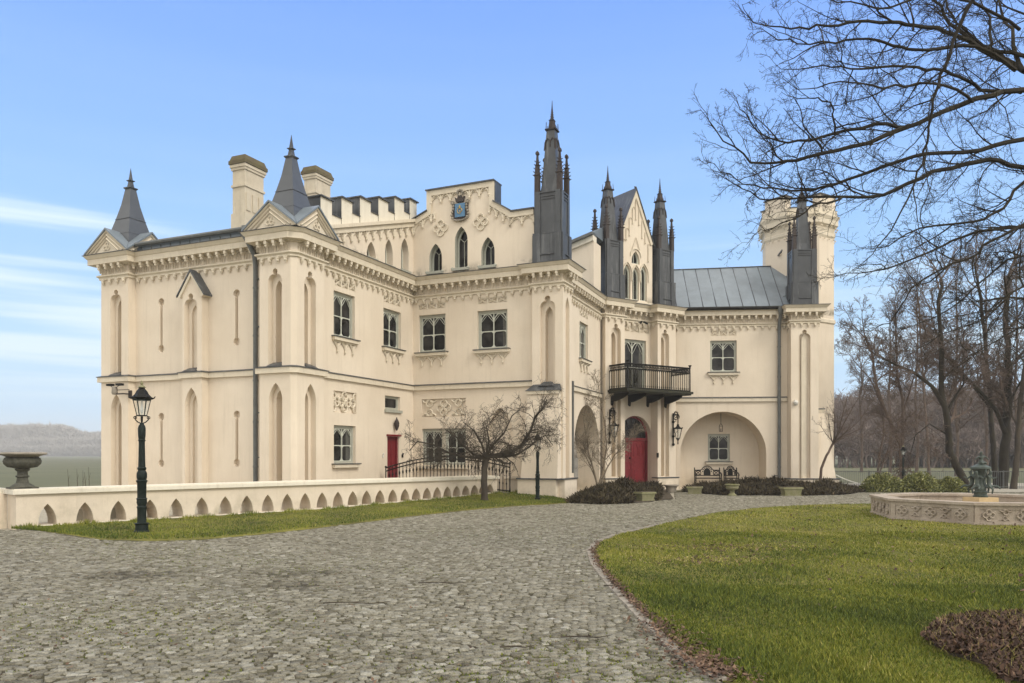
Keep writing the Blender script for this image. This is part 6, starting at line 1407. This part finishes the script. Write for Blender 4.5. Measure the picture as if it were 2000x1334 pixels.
# ---- trees
def grow(mb, p, d, L_, r, lv, rg, cfg):
    """recursive bare branch; cfg: per level dict"""
    c = cfg[lv]; n = c['seg']; pts = [p]; rad = [r]; dd = d.copy(); q = p.copy(); step = L_ / n
    for i in range(n):
        dd = dd + Vector((rg.gauss(0, 1), rg.gauss(0, 1), rg.gauss(0, 1))) * c['wob'] + Vector((0, 0, c['up'])); dd.normalize(); q = q + dd * step; pts.append(q.copy()); rad.append(max(c['rmin'], r * (1 - (i + 1) / n * (1 - c['end']))))
    mb.tube(pts, rad, c['sides'], cap=False)
    if lv + 1 < len(cfg):
        k = c['kids']; k = int(k) + (1 if rg.random() < k % 1 else 0)
        for j in range(k):
            u = c['k0'] + (1 - c['k0']) * (j + rg.random()) / k; fi = u * n; i0 = min(int(fi), n - 1); fp = fi - i0; pos = pts[i0].lerp(pts[i0 + 1], fp); ax = (pts[i0 + 1] - pts[i0]).normalized()
            side = ax.orthogonal().normalized(); side.rotate(__import__('mathutils').Quaternion(ax, rg.uniform(0, 2 * math.pi))); an = R(rg.gauss(c['ang'], 12)); nd = ax * math.cos(an) + side * math.sin(an)
            rr = rad[i0] * rg.uniform(.4, .7); grow(mb, pos, nd, L_ * c['len'] * rg.uniform(.6, 1.15) * (1.15 - .45 * u), max(rr, cfg[lv + 1]['rmin']), lv + 1, rg, cfg)
def C(seg, wob, up, rmin, end, sides, kids=0, k0=.2, ang=45, len=.5): return dict(seg=seg, wob=wob, up=up, rmin=rmin, end=end, sides=sides, kids=kids, k0=k0, ang=ang, len=len)
cfg_bg = [C(7, .10, .03, .02, .35, 6, 9, .25, 48, .62), C(6, .16, .05, .011, .25, 4, 8, .15, 45, .52), C(5, .2, .03, .0085, .4, 3, 7, .1, 45, .52), C(4, .25, .02, .0075, .6, 3, 4, .1, 45, .5), C(3, .3, .0, .0065, .8, 3)]
def px(x, y, Y): return Vector(((x - CX) / FPX * Y, Y, EYE + (HY - y) * Y / FPX))
def tree(label, stems, Y, seed, cfg, name='bare_tree', group='bare trees in the park', m='bark', crownm=None, limb=2.6, nl=8, cat='tree', k0=.35, up0=.25, rtop=.35, tipL=1.0):
    """stems: list of (pixel path, base radius); the crown is grown from them"""
    rg = random.Random(seed); b = px(*stems[0][0][0], Y); t = thing(name, label, cat, (b.x, b.y, 0), group); s = MB(); cr = MB()
    for path, r in stems:
        r *= .85
        pts = [px(x, y, Y + (0 if i == 0 else rg.uniform(-.3, .3) * (i / len(path)))) for i, (x, y) in enumerate(path)]
        k = len(pts); rad = [r * (1 - (1 - rtop) * i / (k - 1)) for i in range(k)]
        fine = []; fr_ = []
        for i in range(k - 1):
            for u in (0, .33, .66): j = Vector((rg.gauss(0, r * .12), rg.gauss(0, r * .12), 0)) if i + u > 0 else Vector((0, 0, 0)); fine.append(pts[i].lerp(pts[i + 1], u) + j); fr_.append(rad[i] * (1 - u) + rad[i + 1] * u)
        fine.append(pts[-1]); fr_.append(rad[-1]); fr_[0] *= 1.25; s.tube(fine, fr_, 8, cap=False)
        for j in range(nl):
            u = k0 + (1 - k0) * (j + rg.random() * .8) / nl; fi = u * (len(fine) - 1); i0 = min(int(fi), len(fine) - 2); pos = fine[i0].lerp(fine[i0 + 1], fi - i0); ax = (fine[i0 + 1] - fine[i0]).normalized()
            an = rg.uniform(0, 2 * math.pi); nd = (ax * .7 + Vector((math.cos(an), math.sin(an) * .8, up0)) * .9).normalized(); grow(cr, pos, nd, limb * rg.uniform(.6, 1.15) * (1.15 - .4 * u), fr_[i0] * .55, 1, rg, cfg)
        ax = (fine[-1] - fine[-2]).normalized()
        for _ in range(2): grow(cr, fine[-1], (ax + Vector((rg.gauss(0, .3), rg.gauss(0, .3), .1))).normalized(), limb * tipL, fr_[-1] * .8, 1, rg, cfg)
    s.build('trunk', m, t, smooth=60); cr.build('crown', crownm or m, t); return t
tree('slender two-stemmed bare tree left of the distant lamp', [([(1712, 945), (1717, 900), (1726, 845), (1722, 790), (1700, 740), (1668, 705)], .085), ([(1712, 940), (1730, 892), (1742, 850), (1738, 780)], .06)], 46, 1, cfg_bg, limb=1.7, nl=6, m='barkred')
tree('bare forked tree directly behind the distant lamp', [([(1762, 952), (1762, 905), (1758, 868), (1735, 815), (1712, 755), (1706, 700), (1690, 660)], .15), ([(1762, 880), (1763, 820), (1762, 780), (1752, 730), (1750, 660), (1748, 600)], .11), ([(1762, 810), (1775, 770), (1786, 730), (1800, 690)], .07)], 40, 2, cfg_bg, limb=1.9, nl=7, m='barkred')
tree('mossy dark tree leaning left behind the fountain statue', [([(1895, 962), (1872, 920), (1855, 880), (1851, 835), (1846, 800), (1838, 740), (1838, 660), (1834, 590), (1838, 545)], .23), ([(1846, 795), (1820, 755), (1790, 730), (1755, 715), (1725, 700)], .13), ([(1850, 805), (1868, 770), (1882, 750), (1880, 700)], .08), ([(1853, 850), (1815, 828), (1788, 850), (1778, 890)], .05)], 36, 3, cfg_bg, limb=2.2, nl=9, m='barkmoss', crownm='barkred')
tree('upright tree with a tall straight trunk right of the statue', [([(1946, 960), (1942, 905), (1937, 850), (1934, 780), (1926, 700), (1920, 620), (1912, 560), (1905, 520)], .19), ([(1936, 800), (1905, 760), (1875, 730), (1850, 690)], .09)], 42, 4, cfg_bg, limb=2.3, nl=10, m='barkmoss', crownm='barkred')
tree('thick dark double trunk rising right of the fountain statue', [([(1955, 962), (1960, 905), (1966, 850), (1968, 780), (1968, 700), (1966, 620), (1970, 540)], .30), ([(1964, 845), (1945, 800), (1915, 765), (1880, 730), (1845, 690), (1825, 640)], .13), ([(1968, 800), (1985, 760), (2000, 735)], .09)], 38, 5, cfg_bg, limb=2.4, nl=10, m='barkmoss', crownm='barkred')
tree('bare tree at the right edge of the view behind the basin', [([(1978, 965), (1985, 900), (1990, 830), (1996, 760), (2005, 680), (2010, 600)], .18)], 37, 6, cfg_bg, limb=2.3, nl=9, m='bark')
tree('tall thin bare tree farthest back among the park trees', [([(1815, 930), (1812, 860), (1806, 790), (1800, 700), (1795, 600), (1790, 560)], .13)], 56, 8, cfg_bg, limb=2.5, nl=9, m='barkred')
for lb, x_, Y_, sd_, h_ in (('bare tree far back between the leaning tree and the straight trunk', 1868, 60, 51, 560), ('far bare tree just left of the leaning mossy tree', 1790, 66, 52, 600), ('far bare tree behind the two-stemmed tree', 1738, 70, 53, 640), ('far bare tree behind the right edge trunks', 1985, 58, 54, 520), ('far bare tree directly above the fountain statue', 1925, 62, 55, 540), ('farthest low bare tree near the right corner tower', 1682, 74, 56, 720)):
    tree(lb, [([(x_, 930), (x_ + 2, 860), (x_ - 3, 780), (x_ + 2, (780 + h_) / 2), (x_, h_)], .16)], Y_, sd_, cfg_bg, limb=3.0, nl=13, m='barkred', k0=.25)
# small trees close to the palace
cfg_sm = [C(5, .1, .05, .01, .4, 6, 6, .3, 45, .6), C(6, .30, .03, .006, .3, 5, 8, .12, 52, .55), C(5, .34, -.01, .0042, .4, 4, 7, .1, 50, .55), C(4, .4, -.05, .0032, .6, 3, 4, .1, 50, .55), C(3, .4, -.04, .0028, .8, 3)]
Yw = 25.6
tree('twisted umbrella-crowned tree on the verge in front of the parapet end', [([(947, 984), (946, 940), (947, 905), (950, 890)], .13)], Yw, 21, cfg_sm, name='twisted_tree', group=None, m='bark', crownm='bark', limb=.9, nl=0, cat='tree', rtop=.85, tipL=.3)
tw_ = bpy.data.objects['twisted_tree']; cr = MB(); rg = random.Random(5)
for path, r in (([(950, 893), (975, 888), (1000, 884), (1020, 868), (1037, 840), (1045, 815), (1062, 795), (1068, 780)], .075), ([(950, 893), (985, 892), (1010, 888), (1035, 872), (1055, 855), (1072, 848)], .05), ([(948, 893), (925, 888), (905, 870), (890, 852), (872, 840)], .05), ([(948, 895), (915, 893), (880, 886), (845, 868), (815, 862), (800, 880)], .045),
                ([(950, 890), (962, 870), (985, 845), (1000, 812), (1015, 800)], .05), ([(948, 890), (940, 865), (925, 840), (905, 825)], .045), ([(947, 892), (935, 880), (905, 885), (870, 895), (845, 915)], .03), ([(950, 888), (955, 860), (950, 835), (965, 815)], .035), ([(1037, 842), (1050, 838), (1065, 850), (1080, 870)], .02)):
    pts = [px(x, y, Yw + rg.uniform(-.9, .9) * (i / len(path)) ** .7) for i, (x, y) in enumerate(path)]; rad = [max(.012, r * (1 - .75 * i / (len(pts) - 1))) for i in range(len(pts))]; cr.tube(pts, rad, 6, cap=False)
    for i in range(1, len(pts)):
        for j in range(4):
            pos = pts[i - 1].lerp(pts[i], rg.random()); ax = (pts[i] - pts[i - 1]).normalized(); sd_ = Vector((rg.gauss(0, 1), rg.gauss(0, 1), rg.gauss(.35, .8))).normalized(); grow(cr, pos, (ax * .6 + sd_ * .8).normalized(), rg.uniform(.5, 1.15), rad[i] * .45, 2, rg, [None, None, C(6, .3, .02, .006, .3, 4, 8, .1, 50, .5), C(5, .38, -.07, .0042, .4, 3, 4.5, .1, 50, .6), C(4, .4, -.12, .0034, .7, 3)])
old = [c for c in tw_.children if c.name.startswith('crown')][0]; bpy.data.objects.remove(old); cr.build('crown', 'bark', tw_)
cfg_v = [C(5, .1, .05, .01, .4, 6, 6, .3, 45, .6), C(6, .12, .06, .007, .3, 4, 8, .15, 38, .5), C(5, .2, .04, .005, .4, 3, 6, .15, 40, .5), C(4, .25, .02, .0034, .7, 3, 3, .2, 40, .5), C(3, .3, .0, .003, .8, 3)]
M_['barkpale'] = mat('pale_bark', (.13, .10, .07), .95, col2=(.24, .20, .14), vscale=4, bump=.4, bscale=30)
g_ = px(1169, 958, 32)
tree('pale bare multi-stemmed shrub tree in front of the passage arch', [([(1169, 958), (1160, 920), (1150, 885), (1145, 850), (1140, 820)], .055), ([(1168, 956), (1180, 905), (1185, 865), (1180, 820), (1172, 780)], .05), ([(1170, 956), (1185, 915), (1200, 890), (1215, 872)], .045), ([(1166, 940), (1148, 900), (1132, 870)], .03)], 32, 31, cfg_v, name='multi_stemmed_tree', group=None, m='barkpale', limb=1.1, nl=8, rtop=.3, tipL=1.0, k0=.25)
cfg_r = [cfg_v[0], C(6, .12, .05, .006, .3, 4, 5, .2, 34, .5), C(5, .14, .03, .0045, .4, 3, 5, .1, 34, .5), C(4, .3, -.03, .0038, .7, 3, 2, .2, 40, .5), C(3, .3, .0, .0034, .8, 3)]
tree('small leaning tree with a round bare crown against the right corner tower', [([(1598, 957), (1603, 935), (1604, 915), (1614, 890), (1626, 868), (1632, 857)], .085)], 34.4, 41, cfg_r, name='leaning_tree', group=None, m='barkred', crownm='barkred', limb=2.0, nl=11, k0=.75, up0=.15, rtop=.6, tipL=1.0)
# ---- the great tree whose branches hang in from the right
BT = thing('overhanging_tree', 'big bare tree with long dark branches reaching in from the upper right', 'tree', (10.6, 12.4, 0)); s = MB(); s.tube([(10.6, 12.4, -.1), (10.5, 12.4, 1.5), (10.45, 12.3, 3.5), (10.6, 12.2, 6), (10.8, 12.2, 9), (10.6, 12.4, 13)], [.55, .42, .38, .32, .22, .08], 12); s.build('trunk', 'barkmoss', BT, smooth=60)
rg = random.Random(77); cr = MB()
cfg_o = [None, C(6, .16, .0, .0038, .3, 4, 6, .12, 42, .45), C(5, .22, .0, .0024, .4, 3, 5.5, .1, 45, .5), C(4, .26, .0, .0018, .6, 3, 3, .1, 45, .55), C(3, .3, 0, .0014, .8, 3)]
LIMBS = [
 ([(2330, 330), (2150, 210), (2000, 139), (1945, 105), (1887, 72), (1845, 30), (1810, -20), (1770, -90)], .115, 11.0, 12.0),
 ([(2330, 300), (2120, 150), (2000, 110), (1930, 96), (1880, 55), (1853, 15), (1830, -60)], .085, 10.6, 11.4),
 ([(2330, 330), (2150, 190), (2000, 177), (1939, 186), (1843, 216), (1772, 249), (1709, 245), (1628, 261), (1560, 278), (1484, 271), (1440, 225), (1405, 180)], .075, 11, 9.4),
 ([(1772, 249), (1695, 278), (1604, 302), (1532, 314), (1455, 316), (1388, 273), (1330, 212)], .04, 10.0, 9.0),
 ([(2330, 350), (2120, 250), (2000, 270), (1915, 292), (1805, 302), (1724, 326), (1628, 360), (1565, 374), (1500, 368), (1436, 357), (1380, 335), (1335, 300)], .06, 11, 9.8),
 ([(2330, 380), (2130, 340), (2000, 326), (1935, 314), (1858, 326), (1800, 347), (1724, 380), (1647, 386), (1541, 386), (1470, 388), (1410, 358), (1360, 335)], .065, 11.2, 9.6),
 ([(2330, 400), (2100, 350), (2000, 358), (1959, 408), (1896, 434), (1796, 446), (1735, 480), (1672, 482)], .05, 11.4, 10.4),
 ([(1960, 115), (1890, 84), (1850, 62), (1786, 50), (1740, 44), (1676, 43), (1620, 50), (1580, 55), (1517, 55), (1460, 46), (1428, 8)], .048, 11.2, 9.2),
 ([(1985, 135), (1906, 95), (1810, 96), (1760, 92), (1714, 79), (1657, 74), (1580, 86), (1517, 72), (1470, 62), (1440, 72)], .04, 10.8, 9.6),
 ([(2000, 178), (1935, 178), (1892, 158), (1844, 139), (1790, 132), (1724, 130), (1660, 136), (1609, 127), (1540, 135), (1500, 120)], .036, 10.6, 9.2),
 ([(1900, 200), (1840, 168), (1770, 165), (1700, 168), (1640, 160), (1575, 175), (1520, 150)], .026, 10.2, 9.0),
 ([(1935, -70), (1912, -25), (1890, 20), (1850, 110), (1834, 158), (1822, 210), (1813, 262), (1802, 310), (1786, 355), (1740, 450), (1700, 500), (1647, 545)], .034, 9.6, 9.9),
 ([(2330, 420), (2150, 420), (2000, 441), (1906, 453), (1840, 480), (1772, 508), (1700, 530), (1637, 537), (1600, 545)], .045, 11.6, 10.2),
 ([(2330, 430), (2120, 400), (2000, 440), (1940, 470), (1890, 505), (1800, 545), (1752, 614), (1710, 640), (1670, 650)], .042, 11.0, 10.2),
 ([(2330, 600), (2150, 590), (2000, 580), (1920, 588), (1834, 585)], .05, 11.6, 10.6),
 ([(2330, 520), (2150, 500), (2000, 500), (1930, 540), (1860, 600), (1800, 630), (1750, 640)], .036, 11.6, 10.4),
 ([(2330, 560), (2150, 560), (2000, 560), (1950, 600), (1890, 640), (1830, 655), (1780, 690)], .034, 10.6, 10.0),
 ([(2330, 620), (2100, 640), (2000, 640), (1940, 668), (1890, 700), (1850, 735)], .028, 10.6, 10.2),
 ([(2300, 250), (2140, 70), (2000, 30), (1950, 5), (1900, -40)], .07, 11.5, 12.3), ([(2000, 140), (1975, 60), (1950, 5), (1935, -40)], .045, 11.0, 11.6),
 ([(1990, 60), (1900, 5), (1820, -10), (1740, 12), (1660, 8), (1580, -10), (1500, 5)], .028, 10.4, 9.6),
 ([(1930, 96), (1935, 50), (1915, 5), (1905, -30)], .03, 10.6, 10.9), ([(1786, 50), (1780, 20), (1770, -10)], .02, 10.4, 10.6), ([(1740, 44), (1715, 20), (1690, -5)], .02, 10.3, 10.4),
 ([(1628, 261), (1625, 210), (1600, 190), (1560, 195), (1520, 180)], .016, 9.8, 9.3), ([(1609, 300), (1580, 260), (1560, 210), (1555, 170)], .014, 9.6, 9.2), ([(1530, 318), (1500, 290), (1470, 260), (1430, 215)], .013, 9.4, 9.0),
 ([(1647, 386), (1600, 400), (1560, 420), (1500, 445), (1460, 455), (1438, 478)], .016, 9.8, 9.4), ([(1672, 375), (1640, 350), (1600, 330), (1560, 330)], .014, 9.9, 9.5)]
for path, r, Y0, Y1 in LIMBS:
    path = [(x + max(0, 1560 - x) * .16, y) for x, y in path]
    k = len(path); tot = [0]
    for i in range(1, k): tot.append(tot[-1] + math.hypot(path[i][0] - path[i - 1][0], path[i][1] - path[i - 1][1]))
    pts = [px(x, y, Y0 + (Y1 - Y0) * tot[i] / tot[-1]) for i, (x, y) in enumerate(path)]
    fine = []; rd = []
    for i in range(k - 1):
        a, b = pts[i], pts[i + 1]; pa, pb_ = pts[max(i - 1, 0)], pts[min(i + 2, k - 1)]
        for q in range(3):
            u = q / 3; v_ = .5 * ((2 * a) + (-pa + b) * u + (2 * pa - 5 * a + 4 * b - pb_) * u * u + (-pa + 3 * a - 3 * b + pb_) * u ** 3); fine.append(v_ + Vector((rg.gauss(0, .012), rg.gauss(0, .02), rg.gauss(0, .012)))); w = (tot[i] + (tot[i + 1] - tot[i]) * u) / tot[-1]; rd.append(max(.0042, r * (1 - w) ** .85 + .003))
    fine.append(pts[-1]); rd.append(.003); cr.tube(fine, [q_ * .72 for q_ in rd], 6, cap=False)
    Lt = sum((fine[i + 1] - fine[i]).length for i in range(len(fine) - 1)); n = int(Lt * 5.2)
    for j in range(n):
        u = (j + rg.random()) / n; fi = u * (len(fine) - 1); i0 = min(int(fi), len(fine) - 2); pos = fine[i0].lerp(fine[i0 + 1], fi - i0)
        if pos.x / pos.y > .69: continue
        ax = (fine[i0 + 1] - fine[i0]).normalized(); sgn = 1 if j % 2 else -1
        nd = (ax * .75 + Vector((rg.gauss(-.1, .3), rg.gauss(0, .5), sgn * rg.uniform(.25, .8) + .05))).normalized(); lv = 1 if (rd[i0] > .014 and rg.random() < .5) else 2
        grow(cr, pos, nd, (rg.uniform(.5, 1.0) if lv == 1 else rg.uniform(.22, .6)) * (1 if u < .75 else .62) , min(rd[i0] * .55, .011 if lv == 1 else .0055), lv, rg, cfg_o)
cr.build('crown', 'barkmoss', BT)
# a few twigs of another tree at the left edge, above
# ---- distant woods in the mist
def wood(name, xs, Y0, Y1, n, h0, h1, seed, cell=.9, tw=.05, topf=None, m='hazewood'):
    rg = random.Random(seed); tr = MB(); Vv = []; 
    for i in range(n):
        X = rg.uniform(*xs); Yv = rg.uniform(Y0, Y1); h = rg.uniform(h0, h1) * (topf(X / Yv) if topf else 1); r = .09 + .06 * rg.random(); q = Vector((X, Yv, -.2)); pts = [q]
        for k in range(4): q = q + Vector((rg.gauss(0, .25), 0, h * .22)); pts.append(q)
        tr.tube(pts, [r, r * .8, r * .6, r * .4, r * .15], 4, cap=False)
        nb = 26
        for k in range(nb):
            u = rg.uniform(.3, 1); pos = pts[min(3, int(u * 4))].lerp(pts[min(4, int(u * 4) + 1)], u * 4 % 1); an = rg.uniform(0, 6.28); L_ = h * .28 * (1.25 - u) + .4; e_ = pos + Vector((math.cos(an) * L_, math.sin(an) * L_ * .6, L_ * rg.uniform(.5, 1.2))); mid = pos.lerp(e_, .5) + Vector((0, 0, .1 * L_)); tr.tube([pos, mid, e_], [r * .3, r * .2, r * .08], 3, cap=False); Vv.append((e_, L_)); Vv.append((mid, L_))
    pos = np.array([p for p, l in Vv]); l = np.array([l for p, l in Vv]); rep = 9; P_ = np.repeat(pos, rep, 0) + rng.normal(0, 1, (len(pos) * rep, 3)) * np.repeat(l, rep)[:, None] * .22; n2 = len(P_)
    d = rng.normal(0, 1, (n2, 3)); d[:, 2] = np.abs(d[:, 2]) + .4; d /= np.linalg.norm(d, axis=1)[:, None]; w = np.cross(d, rng.normal(0, 1, (n2, 3))); w /= np.linalg.norm(w, axis=1)[:, None]; V = np.zeros((n2, 3, 3), np.float32); V[:, 0] = P_ - w * tw; V[:, 1] = P_ + w * tw; V[:, 2] = P_ + d * cell * rng.uniform(.5, 1.4, n2)[:, None]
    o = len(tr.v); tr.v.extend(map(tuple, V.reshape(-1, 3).tolist())); tr.f.extend([(o + 3 * i, o + 3 * i + 1, o + 3 * i + 2) for i in range(n2)])
    ob = tr.build(name, m, kind='stuff'); return ob
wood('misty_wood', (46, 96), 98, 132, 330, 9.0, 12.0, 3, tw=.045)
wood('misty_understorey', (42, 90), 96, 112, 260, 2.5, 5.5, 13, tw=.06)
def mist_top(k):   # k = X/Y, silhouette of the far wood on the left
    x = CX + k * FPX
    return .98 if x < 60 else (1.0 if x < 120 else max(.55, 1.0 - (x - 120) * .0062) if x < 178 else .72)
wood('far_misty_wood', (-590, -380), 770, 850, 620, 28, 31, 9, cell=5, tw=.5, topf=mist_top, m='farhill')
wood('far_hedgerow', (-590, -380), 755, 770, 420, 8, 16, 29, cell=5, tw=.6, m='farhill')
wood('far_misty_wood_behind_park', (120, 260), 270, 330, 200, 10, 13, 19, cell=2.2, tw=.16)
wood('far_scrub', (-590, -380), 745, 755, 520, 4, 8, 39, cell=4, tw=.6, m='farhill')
# saplings behind the parapet on the left
for i, (x, y0, y1) in enumerate(((134, 952, 917), (150, 952, 915), (160, 952, 918), (167, 952, 922), (173, 952, 912))):
    s = MB(); Y = 24; a_, b_ = px(x, 975, Y), px(x + (1 - i % 3) * -2, y1, Y); s.tube([a_, a_.lerp(b_, .5) + Vector((.02, 0, 0)), b_], [.012, .009, .004], 4); s.tube([a_.lerp(b_, .6), a_.lerp(b_, .8) + Vector((.07, 0, .02))], [.005, .002], 3)
    o = s.build('sapling_shoot', 'bark'); tag(o, ['leftmost thin bare shoot behind the left parapet', 'second bare shoot from the left behind the parapet', 'middle bare shoot of the clump behind the parapet', 'shortest bare shoot of the clump behind the parapet', 'rightmost and tallest bare shoot, nearest the palace'][i], 'shoot', 'bare shoots behind the left parapet')
# ================================================================== HAZE
hz = MB(); hz.hexa([(-710, -45, -1.2), (710, -45, -1.2), (710, 905, -1.2), (-710, 905, -1.2), (-710, -45, 36), (710, -45, 36), (710, 905, 36), (-710, 905, 36)])
hm = bpy.data.materials.new('haze'); hm.use_nodes = True; t = hm.node_tree; t.nodes.clear(); o_ = t.nodes.new('ShaderNodeOutputMaterial'); pv = t.nodes.new('ShaderNodeVolumePrincipled'); pv.inputs['Color'].default_value = (.95, .94, .91, 1); pv.inputs['Density'].default_value = .0008; t.links.new(pv.outputs[0], o_.inputs['Volume'])
hz.build('haze', hm, kind='stuff')
